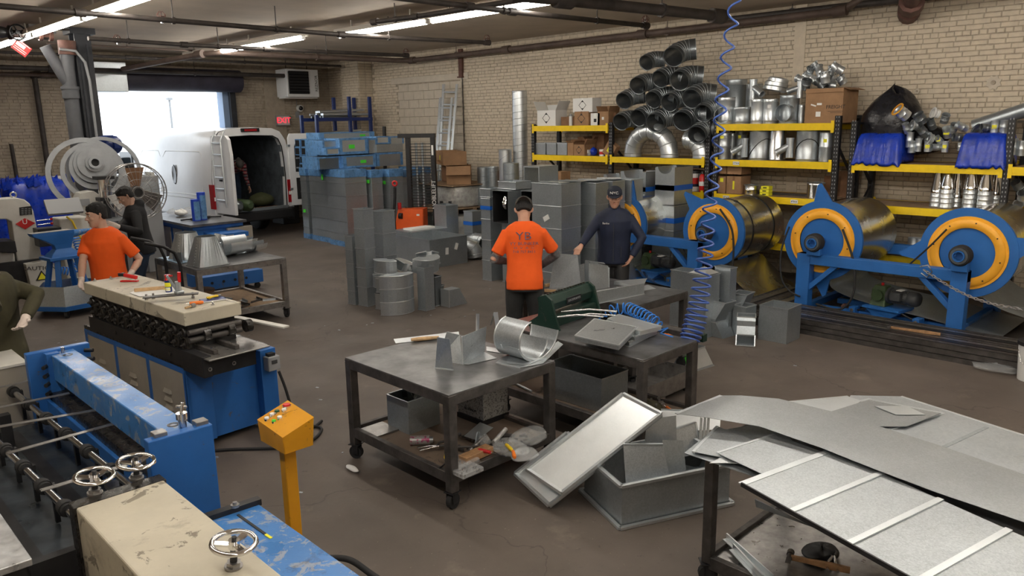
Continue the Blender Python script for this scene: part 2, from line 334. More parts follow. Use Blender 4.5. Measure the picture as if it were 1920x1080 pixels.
# wall anchor plates and marks on the right wall
g = G(MR);
for (px,py,rr) in ((1864,155,.10),(1721,171,.04)):
    p = at(px,py,x=X1); t = thing('wall_anchor','star shaped painted anchor plate on brick wall' if rr > .05 else 'small round painted anchor bolt on brick wall','anchor',(X1-.012,p.y,p.z))
    g = G(); n = 8; g.prism([(rr*(1 if i % 2 else .75)*math.cos(PI*i/n),rr*(1 if i % 2 else .75)*math.sin(PI*i/n)) for i in range(2*n)],0,.02,RY(-PI/2)); g.build('plate','block_paint',t)
    g = G(); g.cyl((0,0,0),(-.04,0,0),rr*.3,n=8); g.build('bolt','mortar_paint',t)
# back wall with the loading door
DX0,DX1,DZ = 5.95,9.08,3.40
wb = struct(G().box(X0,Y1,0,DX0,Y1+.35,H).box(DX1,Y1,0,X1+.3,Y1+.35,H).box(DX0,Y1,DZ,DX1,Y1+.35,H).build('wall_back','mortar_paint'))
MBK = Matrix(((1,0,0,X0),(0,0,-1,Y1),(0,1,0,0),(0,0,0,1)))
bricks(wb,MBK,X1-X0,H-.02,lambda u,v: (DX0-.05 < u+X0 < DX1+.05 and v < DZ) or u+X0 < 2.5 or (10.05 < u+X0 < 10.6),lambda u,v: abs(u+X0-4.5)+abs(v-3)*.5,'brick_back',seed=9)
struct(G().box(10.05,Y1-.03,0,10.6,Y1,H).build('trim_3','brick_back'))
# roller door: drum housing over the opening, guide rails
d1 = struct(G().cyl((DX0-.25,Y1-.32,DZ+.18),(DX1+.15,Y1-.32,DZ+.18),.27,n=20).build('door_1','roller_dark'))
G().box(DX0-.07,Y1-.12,0,DX0+.02,Y1,DZ).build('guide_rail','column_dark',d1)
G().box(DX1-.02,Y1-.12,0,DX1+.12,Y1,DZ).build('guide_rail','column_dark',d1)
G().box(DX0-.32,Y1-.62,DZ-.12,DX0+.52,Y1-.02,DZ+.52).build('drum_cover','galv',d1,bev=.01)
mat('jamb_blue',(.28,.38,.55),.6)
G().box(DX1-.16,Y1+.02,0,DX1,Y1+.34,DZ).build('jamb','jamb_blue',d1)
# street outside
struct(G().box(-30,Y1+.4,-.12,60,70,-.02).build('ground','street_pale'))
o = thing('street_lamp','thin grey lamp post out in the bright street','lamp post',(at(322,230,y=26).x,26,-.02))
G().cyl((0,0,0),(0,0,3.35),.05,.035,n=8).build('pole','plastic_grey',o); G().box(-.08,-.08,3.35,.08,.08,3.43).build('head','plastic_grey',o)
# ------------------------------------------------------------ fluorescent lights
PLACE = ['nearest the camera','second along','third along','farthest along']
def lightrow(x,y0,n,label_a,grp):
    for i in range(n):
        y = y0+i*2.5
        t = thing('ceiling_light',label_a+', '+(PLACE[i] if i < n-1 or n < 3 else PLACE[3]),'light',(x,y,3.93),0,grp)
        G().box(-.09,0,.05,.09,2.42,.12).box(-.012,.4,.12,.012,.42,.24).box(-.012,2.0,.12,.012,2.02,.24).build('housing','fixture',t)
        G().cyl((0,.03,.02),(0,2.39,.02),.036,n=8).build('tube','tube_on',t)
        for q in (0,2.39): G().box(-.03,q,-.01,.03,q+.03,.05).build('lamp_holder','white_paint',t)
lightrow(7.55,6.95,2,'long fluorescent strip light in the near run over the work tables','lit strip lights of the middle run')
lightrow(7.2,12.4,2,'fluorescent strip light farther back before the loading door','lit strip lights near the loading door')
lightrow(3.62,9.5,3,'fluorescent strip light over the machines at left','lit strip lights over the left machines')
lightrow(7.55,-2.6,3,'fluorescent strip light of the run continuing overhead','strip lights of the middle run overhead')
lightrow(3.62,-3.2,4,'fluorescent strip light of the left run continuing overhead','strip lights of the left run overhead')
lightrow(.2,-3.0,4,'added fluorescent fill light of the unseen far left run','added fill lights over the left machine')  # extra run out of view, added as fill to brighten the foreground
# ------------------------------------------------------------ overhead pipes and the column
def pipe(name,pts,r,m,label,cat='pipe',joints=(),hang=(),group=None):
    p0 = Vector(pts[0]); t = thing(name,label,cat,tuple(p0),0,group)
    G().tube(pts,r,10).build('run',m,t,world=True)
    for k in joints:
        a = Vector(pts[k]); d = (Vector(pts[min(k+1,len(pts)-1)])-Vector(pts[max(k-1,0)])).normalized()
        G().cyl(a-d*r*1.8,a+d*r*1.8,r*1.45,n=10).build('coupling',m,t,world=True)
    for q in hang:
        i,f = int(q),q-int(q); a = Vector(pts[i]).lerp(Vector(pts[i+1]),f)
        G().cyl((a.x,a.y,a.z),(a.x,a.y,H),.008,n=6).cyl((a.x-.02,a.y,a.z),(a.x+.02,a.y,a.z),r*1.35,n=8).build('hanger',m,t,world=True)
    return t
def PZ(z,*q): return [tuple(at(x,y,z=z)) for x,y in q]
pipe('sprinkler_pipe',PZ(3.85,(-160,-2),(150,24),(640,65),(913,80)),.034,'pipe_dark','long black sprinkler branch pipe crossing nearest the left column',joints=(1,2,3),hang=(1.3,2.3,1.7))
pipe('sprinkler_pipe',PZ(3.85,(165,72),(345,84),(500,92),(761,104)),.034,'pipe_dark','black sprinkler branch pipe running from the column toward the right wall',joints=(1,2,3),hang=(.4,1.4,2.4))
pipe('sprinkler_pipe',PZ(3.85,(700,-10),(880,12),(960,22),(1210,48)),.034,'pipe_dark','black sprinkler branch pipe ending near the right brick wall',joints=(1,2,3),hang=(1.8,2.6))
pipe('drain_pipe',[tuple(at(960,-10,z=3.9)),tuple(at(1056,0,z=3.9)),tuple(at(1345,30,z=3.9))],.07,'pipe_dark','thick grey overhead drain pipe at top centre',joints=(1,2),hang=(1.6,))
pipe('sprinkler_pipe',PZ(3.95,(703,41),(780,31),(1000,-4)),.034,'pipe_dark','short dark pipe beside the near strip lights',joints=(0,1),hang=(.5,))
yw = X1-.3
pts = [(yw+.1,at(1610,10,x=yw).y,4.12),(yw,at(1575,20,x=yw).y,3.98),(yw,at(1300,52,x=yw).y,3.96),(yw,at(1205,63,x=yw).y,3.96),(yw,at(950,92,x=yw).y,3.95),(yw,at(770,113,x=yw).y-.05,3.94)]
e = at(640,108,z=3.9)
pts += [(pts[-1][0]-.25,pts[-1][1]+.25,3.94),(7.2,15.6,3.93),(6.87,15.9,3.9),(6.3,18.6,3.75)]
pipe('main_pipe',pts,.055,'pipe_brown','brown main sprinkler pipe following the right brick wall',joints=(1,3,4,5,8),hang=(2.5,4.5,6.5))
pts2 = [(yw+.1,1.0,4.05),(yw+.1,at(1345,32,x=yw).y,4.05)]
pipe('conduit_pipe',pts2,.05,'pipe_dark','dark conduit tight under the ceiling along the right wall',hang=(.3,.8))
a = at(1705,26,x=X1); b_ = Vector((9.6,a.y-.9,4.05))
t = pipe('drain_pipe',[tuple(a),tuple(a.lerp(b_,.3)),tuple(b_)],.11,'rust_pipe','thick rust red pipe entering the upper right brick wall',joints=(1,))
G().cyl((a.x-.02,a.y,a.z),(a.x-.3,a.y-.1,a.z+.02),.145,n=14).build('socket','rust_pipe',t,world=True)
# sprinkler heads in guards
hp = [at(913,76,z=3.95),at(1210,42,z=3.95),at(761,100,z=3.95),at(303,36,z=3.89),at(220,77,z=3.87)]
for i,p in enumerate(hp):
    t = thing('fire_sprinkler',['caged sprinkler head at the end of the pipe left of the wall','caged sprinkler head at the pipe end above the duct elbows','sprinkler head at the pipe end before the far pilaster','sprinkler head on the first pipe beside the column','sprinkler head on the second pipe right of the column'][i],'sprinkler',tuple(p))
    g = G()
    for k in range(6): a = PI*k/3; g.tube([(.05*math.cos(a),.05*math.sin(a),-.02),(.055*math.cos(a),.055*math.sin(a),.06),(.02*math.cos(a),.02*math.sin(a),.1)],.005,5)
    g.cyl((0,0,-.03),(0,0,-.015),.052,n=12).cyl((0,0,.03),(0,0,.036),.058,n=12).build('guard','rust_pipe',t); G().cyl((0,0,-.05),(0,0,.07),.018,n=8).build('head','chrome',t)
# far ceiling runs before the back wall
for (y,z,r,x0,x1,m,lb) in ((18.7,3.72,.05,-1,10.9,'pipe_dark','dark pipe run under the ceiling before the roller door'),(17.9,3.95,.03,1,11.4,'pipe_dark','thin dark pipe run crossing before the heater'),(19.2,3.62,.04,-2,5.6,'pipe_brown','brown pipe run on the back wall at left'),(16.8,4.05,.02,4.4,11.5,'pipe_brown','thin brown conduit across the rear ceiling')):
    pipe('pipe_run',[(x0,y,z),((x0+x1)/2,y,z),(x1,y,z)],r,m,lb,joints=(1,),hang=(.4,1.5))
# black wall pipe at far left
a = at(118,138,y=Y1-.12); b_ = at(67,140,y=Y1-.12)
pipe('wall_pipe',[tuple(a),tuple(b_),(b_.x-.03,b_.y,b_.z-.1),(b_.x,b_.y,.3)],.055,'pipe_dark','black L shaped pipe down the back wall left of the column',joints=(1,),hang=(.4,))
c = at(2,200,y=Y1-.12); pipe('wall_pipe',[(c.x+.08,c.y,2.2),(c.x+.1,c.y,1.2),(c.x+.12,c.y,.3)],.04,'pipe_dark','short black pipe at the far left picture edge',joints=(1,))
# column
cy = 15.2; cx = at(172,250,y=cy).x
t = thing('steel_column','dark steel I beam column before the loading door','column',(cx,cy,0))
G().box(-.13,-.15,0,.13,-.12,H-.1).build('flange','column_dark',t); G().box(-.13,.12,0,.13,.15,H-.1).build('flange','column_dark',t)
G().box(-.012,-.12,0,.012,.12,H-.1).build('web','column_dark',t); G().box(-.2,-.2,H-.1,.2,.2,H).build('cap_plate','column_dark',t)
G().box(.04,-.18,0,.075,-.15,3.9).box(-.09,-.18,0,-.05,-.15,3.9).build('channel','column_dark',t)
G().tube([(.01,-.21,.8),(.01,-.21,3.3),(-.03,-.22,3.6),(-.16,-.24,3.78),(-.4,-.22,3.8)],.024,8).build('conduit','plastic_grey',t)
dx = at(140,230,y=cy-.1).x
t = thing('drain_stack','grey cast iron drain stack with Y branch against the column','drain pipe',(dx,cy-.1,0))
G().cyl((0,0,0),(0,0,3.05),.115,n=18).build('stack','column_paint',t); G().cyl((0,0,3.0),(0,0,3.2),.135,n=18).cyl((0,0,3.15),(0,0,3.2),.145,n=18).build('hub','column_paint',t)
G().tube([(0,0,3.2),(.0,0,3.5),(.03,0,3.9)],.11,16).build('riser','column_paint',t); G().tube([(-.0,0,3.2),(-.1,0,3.4),(-.30,0,3.85)],.09,14).build('branch','column_paint',t)
G().cyl((.03,0,3.72),(.04,0,3.95),.14,n=16).build('collar','rust_pipe',t)
p = at(77,50,y=cy-.2); t = thing('junction_box','grey metal junction box hung left of the column top','box',tuple(p)); G().box(-.2,-.08,-.10,.2,.08,.10).build('box','plastic_grey',t,bev=.008); G().cyl((.2,0,.05),(.42,0,.08),.015,n=6).build('conduit','pipe_dark',t); G().cyl((.2,0,-.03),(.42,0,-.02),.015,n=6).build('conduit','pipe_dark',t)
p = at(32,62,y=cy-.4); t = thing('gate_valve','black gate valve with handwheel on a pipe at upper left','valve',tuple(p))
G().cyl((-.75,0,0),(.5,0,-.02),.06,n=12).build('pipe','pipe_dark',t); G().lathe([(.05,-.14),(.11,-.14),(.11,-.1),(.07,-.08),(.09,0),(.07,.08),(.11,.1),(.11,.14),(.05,.14)],T_(-.22,0,0)@RY(PI/2),16,(True,True)).build('body','black_steel',t)
tor = lambda R,r,n=20,k=8: [(R+r*math.cos(2*PI*i/k),r*math.sin(2*PI*i/k)) for i in range(k+1)]
G().lathe(tor(.115,.014),T_(-.02,-.12,0)@RX(PI/2),20).build('handwheel','black_steel',t)
g = G()
for k in range(4): a = k*PI/2+.4; g.cyl((-.02,-.12,0),(-.02+.11*math.cos(a),-.12,.11*math.sin(a)),.01,n=6)
g.cyl((-.02,-.14,0),(-.02,0,0),.03,n=10).build('spokes','black_steel',t)
G().lathe([(.06,0),(.10,0),(.10,.05),(.07,.06),(.07,.14),(.1,.15),(.1,.2),(.06,.2)],T_(.3,0,0)@RY(PI/2),16,(True,True)).build('flange','rust_pipe',t)
p = at(40,90,y=cy-.5); t = thing('warning_tag','red and white printed tag hanging on the gate valve','sign',tuple(p)); Mt = RX(0)@RY(math.radians(40))
G(Mt).box(-.12,-.004,-.09,.12,.004,.09).build('plate','red',t); g = G(Mt)
for z in (-.06,-.03,.07): g.box(-.1,-.006,z,.1,-.004,z+.01)
g.box(-.10,-.006,.0,.04,-.004,.055).build('print','paper',t)
p = at(204,272,y=cy-.5); t = thing('blower_motor','blue electric blower motor hung on the right of the column','motor',tuple(p),rz=.5)
G().lathe([(.02,-.19),(.14,-.19),(.16,-.15),(.16,.12),(.14,.17),(.04,.19)],RY(PI/2)@RX(0),18,(True,True)).build('housing','navy_plastic',t); g = G()
for k in range(12): a = 2*PI*k/12; g.cb((0,.162*math.cos(a),.162*math.sin(a)),(.24,.012,.012),RX(a))
g.build('fin','navy_plastic',t)['kind'] = 'stuff'
G().cb((-.0,-.16,.0),(.12,.05,.1)).build('terminal_box','navy_plastic',t); G().box(-.5,.05,-.03,-.1,.1,.03).build('bracket','column_dark',t)
p = at(866,92,x=X1); q = at(866,146,x=X1); t = thing('wall_channel','black steel channel on the brick wall above the bricked up doorway','channel',(X1-.05,p.y,q.z)); G().box(-.02,-.06,0,.03,.06,p.z-q.z).box(-.05,-.08,0,.03,.08,.03).build('channel','rust_pipe',t); G().cyl((.02,-.02,-1.9),(.02,-.02,0),.012,n=6).build('conduit','pipe_dark',t)
# gas heater
p = at(568,156,y=18.6); t = thing('unit_heater','white ceiling hung unit heater with black louvres','heater',(p.x,18.6,p.z))
sx = .46; sz = .35
G().box(-sx,-.0,-sz,sx,.55,sz).build('cabinet','white_gloss',t,bev=.015); G().box(-sx+.05,-.03,-sz+.08,.16,.0,sz-.06).build('louvre_frame','black',t)
g = G()
for k in range(8):
    z = -sz+.13+k*.072; G().cb((-.12,-.035,z),(.54,.05,.012),RX(.5)).build('louvre','black_gloss',t)
for x in (-.3,.3): G().cyl((x,.28,sz),(x,.28,H-p.z),.012,n=6).build('hanger','pipe_dark',t)
G().box(-sx-.0,.1,-sz-.03,sx,.45,-sz).build('tray','white_paint',t)
lettering('lettering','REZNOR',.105,'black',t,basis((sx-.07,-.004,.0),(0,0,1),(0,-1,0)))
# exit sign and camera
p = at(531,226,y=Y1-.1); t = thing('exit_sign','lit red exit sign on the back wall','sign',(p.x,Y1-.06,p.z)); G().box(-.19,-.06,-.13,.19,.02,.13).build('box','plastic_grey',t)
mat('exit_face',(.5,.42,.40),.5,emit=(1,.7,.65,.03)); G().box(-.17,-.066,-.11,.17,-.06,.11).build('face','exit_face',t)
lettering('lettering','EXIT',.2,'exit_red',t,basis((0,-.070,0),(1,0,0),(0,-1,0)))
p = at(563,203,y=Y1-.1); t = thing('security_camera','small white dome camera on the back wall','camera',(p.x,Y1-.09,p.z)); G().cyl((0,.05,0),(0,-.03,0),.09,n=14).build('base','white_paint',t); G().ball((0,-.04,0),.06).build('lens_dome','black_gloss',t)
p = at(558,215,y=Y1-.04); t = thing('outlet_box','small grey outlet box with conduit beside the exit sign','box',(p.x,Y1-.03,p.z)); G().box(-.05,-.03,-.08,.05,.02,.08).build('box','plastic_grey',t); G().cyl((0,0,.08),(0,0,1.6),.012,n=6).build('conduit','plastic_grey',t)
# coil hose from the ceiling to the near work table
def helix(path,R,pitch,seg=14):
    """points of a coil round a polyline; R and pitch may vary along it: lists per path vertex"""
    P = [Vector(p) for p in path]; out = []; ph = 0.0; t = (P[1]-P[0]).normalized(); x = Vector((1,0,0)); x = (x-t*x.dot(t)).normalized()
    for i in range(len(P)-1):
        a,b = P[i],P[i+1]; L = (b-a).length; s = 0.0
        while s < L:
            f = s/L; r = R[i]+(R[i+1]-R[i])*f; pt = pitch[i]+(pitch[i+1]-pitch[i])*f
            t = ((P[i+1]-P[i]).normalized()*(1-f*.5)+(P[min(i+2,len(P)-1)]-P[min(i+1,len(P)-2)]).normalized()*f*.5).normalized()
            x = (x-t*x.dot(t)).normalized(); y = t.cross(x); c = a.lerp(b,f)
            out.append(tuple(c + x*(r*math.cos(ph)) + y*(r*math.sin(ph)))); ph += 2*PI/seg; s += pt/seg
    return out
hy = 3.3
q = [at(x,y,y=hy) for x,y in ((1385,-60),(1378,10),(1362,110),(1352,190),(1345,290),(1330,390),(1322,480),(1312,560),(1303,605),(1292,640))]
q = [Vector((v.x,hy,v.z)) for v in q]
t = thing('coil_air_hose','violet blue coiled air hose hanging from the ceiling to the work table','hose',tuple(q[0]))
hh = helix(q,[.03,.045,.045,.045,.045,.05,.06,.075,.085,.075],[.2,.19,.17,.16,.15,.12,.09,.062,.045,.03],12)
G().tube(hh,.0085,6).build('coil','hose_violet',t,world=True)
G().tube([tuple(q[0]),(q[0].x+.1,hy,q[0].z+.15),(q[0].x+.2,hy+.2,H)],.011,6).build('supply_line','hose_violet',t,world=True)
e = at(1262,632,z=.78); G().tube([hh[-1],tuple(Vector(hh[-1]).lerp(e,.6)+Vector((0,0,-.01))),tuple(e)],.0085,6).build('tail','hose_violet',t,world=True)
d = (Vector(hh[-1])-e).normalized(); G().cyl(tuple(e),tuple(e-d*.05),.014,n=8).cyl(tuple(e-d*.05),tuple(e-d*.075),.010,n=8).build('coupling','orange_tool',t,world=True)
# ------------------------------------------------------------ pallet racks
RX0,RX1 = 11.05,11.85
def ry(px,x=RX0): return at(px,293,x=x).y
LV = dict(a=2.40,b=1.855,c=1.32,d=.62)
def rack(name_label,ys,levels,tall,extra=()):
    """ys: upright lines; levels: per bay the shelf heights"""
    t = thing('pallet_rack',name_label,'rack',((RX0+RX1)/2,(ys[0]+ys[-1])/2,0))
    for k,y in enumerate(ys):
        hgt = tall[k]
        for x in (RX0,RX1-.07):
            G().box(x,y-.04,0,x+.07,y+.04,hgt).build('upright','black_steel',t,world=True,bev=.004,seg=1)
        g = G()
        for j in range(int(hgt/.055)):
            z = .05+j*.055; g.box(RX0-.001,y-.022,z,RX0+.001,y-.012,z+.022); g.box(RX0-.001,y+.012,z,RX0+.001,y+.022,z+.022)
        g.build('perforation','plastic_grey',t,world=True)['kind'] = 'stuff'
        z = .3; i = 0
        while z+.6 < hgt:
            G().bar((RX0+.04,y,z) if i % 2 else (RX1-.04,y,z),(RX1-.04,y,z+.6) if i % 2 else (RX0+.04,y,z+.6),.03,.03).build('brace','black_steel',t,world=True); z += .6; i += 1
        G().bar((RX0+.04,y,hgt-.03),(RX1-.04,y,hgt-.03),.03,.03).build('brace','black_steel',t,world=True)
    for k,lv in enumerate(levels):
        for z in lv:
            a,b = ys[k],ys[k+1]
            for x,w in ((RX0-.035,.045),(RX1-.01,.04)):
                G().box(x,b+.04,z-.10,x+w,a-.04,z).box(x-.004,b+.035,z-.075,x,a-.035,z-.025).build('beam','rack_yellow',t,world=True)
                for yy in (a-.07,b+.03): G().box(x-.007,yy,z-.135,x-.001,yy+.045,z+.035).build('beam_connector','rack_yellow',t,world=True)
            G().box(RX0,b+.05,z-.02,RX1,a-.05,z-.002).build('deck','pallet',t,world=True)
    return t
yA,yB,yC = ry(999),ry(1144),ry(1326); yC2,yD = ry(1336),ry(1566); yE,yF,yG = ry(1597),ry(1890),ry(2120)
rack('black and yellow pallet rack of two bays behind the tall ducts',[yA,yB,yC],[[LV['a'],LV['b'],LV['c']],[LV['b'],LV['c'],LV['d']]],[2.43,2.45,2.45])
rack('black and yellow pallet rack with three loaded shelves beside the hanging hose',[yC2-.05,yD],[[LV['a'],LV['b'],LV['c'],LV['d']]],[2.43,2.5])
rack('black and yellow pallet rack at right with black bag and cone fittings',[yE,yF,yG],[[LV['b'],LV['c']-.03,LV['d']],[LV['b'],LV['c']-.03]],[2.42,2.42,2.42])
p1 = [('12"SOE',1381,294),('10"SOE',1362,361),('8"SOE',1490,369)]
for tx,px,py in p1:
    z = (LV['b'] if py < 300 else LV['c'])-.05; y = at(px,py,x=RX0-.04).y
    t = thing('shelf_label',{'12"SOE':'white handwritten label on the middle yellow beam','10"SOE':'white handwritten label at the left of the lower yellow beam','8"SOE':'white handwritten label at the right of the lower yellow beam'}[tx],'label',(RX0-.046,y,z))
    G().box(-.001,-.055,-.026,.002,.055,.026).build('card','paper',t); lettering('lettering',tx,.036,'black',t,basis((-.003,0,0),(0,-1,0),(-1,0,0)))
def span(px0,px1,pt,X,z0): # returns y-centre,width,height on the plane x = X
    a = at(px0,300,x=X).y; b = at(px1,300,x=X).y; return (a+b)/2,abs(a-b),at((px0+px1)/2,pt,x=X).z-z0
def carton(px0,px1,pt,z0,m,label,X=11.25,dep=.3,rz=0,group='boxes on the racks',flaps=0,mark=None,tags=(),cat='box'):
    y,w_,h = span(px0,px1,pt,X-dep/2,z0)
    t = thing('cardboard_box' if 'card' in m else 'carton',label,cat,(X,y,z0),rz,group)
    if flaps:
        g = G().loft([rect(dep,w_,0),rect(dep,w_,h),rect(dep-.01,w_-.01,h),rect(dep-.01,w_-.01,.01)],(True,True),False); g.build('body',m,t)
        a = .9; hw = w_/2; hd = dep/2
        G(T_(0,hw,h)@RX(-flaps)).box(-hd,0,0,hd,.004,hw*.8).build('flap',m,t); G(T_(0,-hw,h)@RX(flaps)).box(-hd,0,0,hd,.004,hw*.8).build('flap',m,t); G(T_(hd,0,h)@RY(-.4)).box(0,-hw,0,.004,hw,hd*.7).build('flap',m,t)
    else:
        G().box(-dep/2,-w_/2,0,dep/2,w_/2,h).build('body',m,t,bev=.003,seg=1); G().box(-dep/2-.001,-.02,h-.001,dep/2+.001,.02,h+.001).box(-dep/2-.001,-.02,h-.06,-dep/2+.001,.02,h).build('tape','cardboard_dark' if 'card' in m else 'paper',t)
    if mark == 'diamond':
        q = min(w_,h)*.36; M = Matrix(((0,0,-1,-dep/2-.001),(-1,0,0,0),(0,1,0,h*.5),(0,0,0,1)))
        o = [(q,0),(0,q),(-q,0),(0,-q)]; i_ = [(a*.86,b*.86) for a,b in o]; g = G(M)
        for k in range(4):
            a,b,c,d = o[k],o[(k+1)%4],i_[(k+1)%4],i_[k]; g.poly([(a[0],a[1],.001),(b[0],b[1],.001),(c[0],c[1],.001),(d[0],d[1],.001)])
        g.poly([(0,q,.0012),(-q*.4,q*.6,.0012),(q*.4,q*.6,.0012)]); g.poly([(0,-q,.0012),(q*.4,-q*.6,.0012),(-q*.4,-q*.6,.0012)])
        g.build('hazard_mark','black',t)
    for (ty,tz,tw,th,tm) in tags:
        G().box(-dep/2-.003,ty*w_-tw/2,tz*h-th/2,-dep/2-.0005,ty*w_+tw/2,tz*h+th/2).build('sticker',tm,t)
    return t
a,b,c,dd = LV['a'],LV['b'],LV['c'],LV['d']
carton(1008,1042,207,a,'white_paint','white carton with open flaps at the left end of the top shelf',flaps=.5,mark='diamond',dep=.32)
carton(1052,1078,219,a,'cardboard_dark','small dark brown box on the top shelf left of the aerosol can',dep=.2)
carton(1077,1103,209,a,'cardboard','brown box with black diamond mark under the white carton',mark='diamond',dep=.28)
carton(1074,1110,184,a+.235,'white_paint','white carton with diamond mark stacked on the brown box',mark='diamond',dep=.26)
carton(1107,1124,212,a,'white_paint','white box with round hole mark on the top shelf',dep=.3,tags=((0,.4,.06,.06,'black'),))
carton(1120,1140,209,a,'cardboard','open brown box with white sticker on the top shelf',flaps=.3,tags=((0,.5,.05,.05,'paper'),))
carton(1137,1154,211,a,'cardboard_dark','dark brown box at the right end of the top shelf',X=11.4,tags=((0,.6,.05,.04,'plastic_grey'),))
y,w_,h = span(1065,1073,216,11.1,a); t = thing('spray_can','white aerosol can on the top shelf before the brown box','can',(11.12,y,a)); G().cyl((0,0,0),(0,0,.17),.033,n=12).build('can','white_paint',t); G().cyl((0,0,.17),(0,0,.21),.026,.022,n=12).build('cap','plastic_grey',t)
# metal boxes and cartons on the middle shelf
for i,(p0,p1,lb) in enumerate(((1002,1023,'leftmost of the three square grey metal duct boxes on the middle shelf'),(1025,1043,'middle of the three square grey metal duct boxes on the middle shelf'),(1045,1063,'rightmost of the three square grey metal duct boxes'))):
    y,w_,h = span(p0,p1,268,11.1,b); t = thing('duct_box',lb,'duct',(11.24,y,b),0,'square duct boxes on the middle shelf'); G().loft([rect(.28,w_,0),rect(.28,w_,h)],(True,False),False).build('body','galv',t,solid=.004); G().loft([rect(.29,w_+.01,h-.02),rect(.29,w_+.01,h)],(False,False),False).build('rim','galv_bright',t,solid=.006)
carton(1064,1075,268,b,'cardboard','plain brown box beside the grey metal duct boxes',dep=.32,flaps=.8)
carton(1075,1096,271,b,'cardboard','brown box with black diamond on the middle shelf',mark='diamond',flaps=.6)
carton(1097,1112,262,b,'cardboard_dark','dark open carton behind the blue plastic bag',X=11.5,flaps=.7)
carton(1110,1132,250,b,'cardboard_dark','tall dark carton at the back of the middle shelf',X=11.6)
carton(1096,1107,281,b,'plastic_grey','small grey box on the middle shelf',dep=.15,cat='box')
y,w_,h = span(1121,1131,279,11.1,b); t = thing('paint_can','small white can with red label on the middle shelf','can',(11.14,y,b)); G().cyl((0,0,0),(0,0,.12),.05,n=14).build('can','white_paint',t); G().cyl((0,0,.03),(0,0,.08),.051,n=14,caps=False).build('label_band','red',t)
yy = at(1137,270,x=11.12).y; t = thing('cardboard_box','tilted brown carton standing on its corner with yellow sticker','box',(11.15,yy,b+.02),0); G(RX(.6)).box(-.06,-.13,0,.06,.09,.26).build('body','cardboard',t,bev=.003,seg=1); G(RX(.6)).box(-.063,-.07,.08,-.06,.02,.17).build('sticker','yellow_tag',t)
def crumple(name,label,cat,loc,size,m,seed,n=14,group=None,amp=.16,rz=0,parent=None):
    R = random.Random(seed); g = G(); rings = []
    for k in range(n//2+1):
        a = PI*k/(n//2)
        rings.append([(size[0]*math.sin(a)*math.cos(2*PI*i/n)*(1+R.uniform(-amp,amp)),size[1]*math.sin(a)*math.sin(2*PI*i/n)*(1+R.uniform(-amp,amp)),size[2]*(.5-.5*math.cos(a))*(1+R.uniform(-amp,amp)) + 0.001) for i in range(n)])
    g.loft(rings,(True,True),True); o = g.build(name,m,parent,loc=loc,sub=1,rz=rz)
    if label: tag(o,label,cat,group)
    return o
crumple('plastic_bag','crumpled bright blue plastic bag on the middle shelf','bag',(11.12,at(1113,280,x=11.12).y,b),(.07,.07,.15),'tarp_blue',3)
# duct elbows
def elbow_part(r,R,ang,n=20,gores=5,collar=.06):
    """gored elbow in local space: starts at origin opening toward -z... first mouth at origin facing -x, sweeping up to +z"""
    g = G(); rings = []; beads = []
    def ring(c,M,rr): rings.append([tuple(M @ Vector((rr*math.cos(2*PI*i/n),rr*math.sin(2*PI*i/n),0))) for i in range(n)])
    def fr(a,off=0):   # along the arc: centre of turn (0,R) above start; moves along +x then bends to +z
        c = Vector((R*math.sin(a),0,R*(1-math.cos(a)))); d = Vector((math.cos(a),0,math.sin(a))); return frame(c+d*off,d,(0,1,0))
    for off in (-collar,-.0): ring(None,fr(0,off),r)
    for k in range(1,gores): ring(None,fr(ang*k/gores),r*1.003)
    for off in (0,collar): ring(None,fr(ang,off),r)
    g.loft(rings,(False,False),True)
    h = G()
    for k in range(0,gores+1):
        M = fr(ang*k/gores,0); h.loft([circ(r*1.0,n,M@T_(0,0,-.006)),circ(r*1.035,n,M),circ(r*1.0,n,M@T_(0,0,.006))],(False,False))
    M = fr(0,-collar); h.loft([circ(r*1.02,n,M),circ(r*1.02,n,M@T_(0,0,.008)),circ(r*.96,n,M@T_(0,0,.012))],(False,False));
    M = fr(ang,collar); h.loft([circ(r*1.02,n,M),circ(r*1.02,n,M@T_(0,0,-.008))],(False,False))
    return g,h
def make_elbow(label,r,R,ang,m,m2,M,group=None,gores=5,collar=.06,name='duct_elbow'):
    t = thing(name,label,'duct elbow',group=group,M=M); g,h = elbow_part(r,R,ang,22,gores,collar)
    o = g.build('body',m,t,solid=.003); h.build('seam',m2,t); return t
proto = None
EL = [(1216,115,'top left of the pile'),(1266,103,'topmost of the pile'),(1242,145,'left one of the second row'),(1278,148,'right one of the second row'),(1200,158,'leftmost of the third row'),
 (1174,186,'leftmost of the fourth row'),(1229,184,'second of the fourth row'),(1259,190,'third of the fourth row'),(1301,181,'fourth row under the second row right'),(1168,226,'lowest leftmost'),(1201,218,'second along the bottom row'),(1233,227,'third along the bottom row'),(1284,223,'fourth along the bottom row'),(1322,209,'rightmost beside the hanging hose'),(1310,249,'behind the silver elbow at right')]
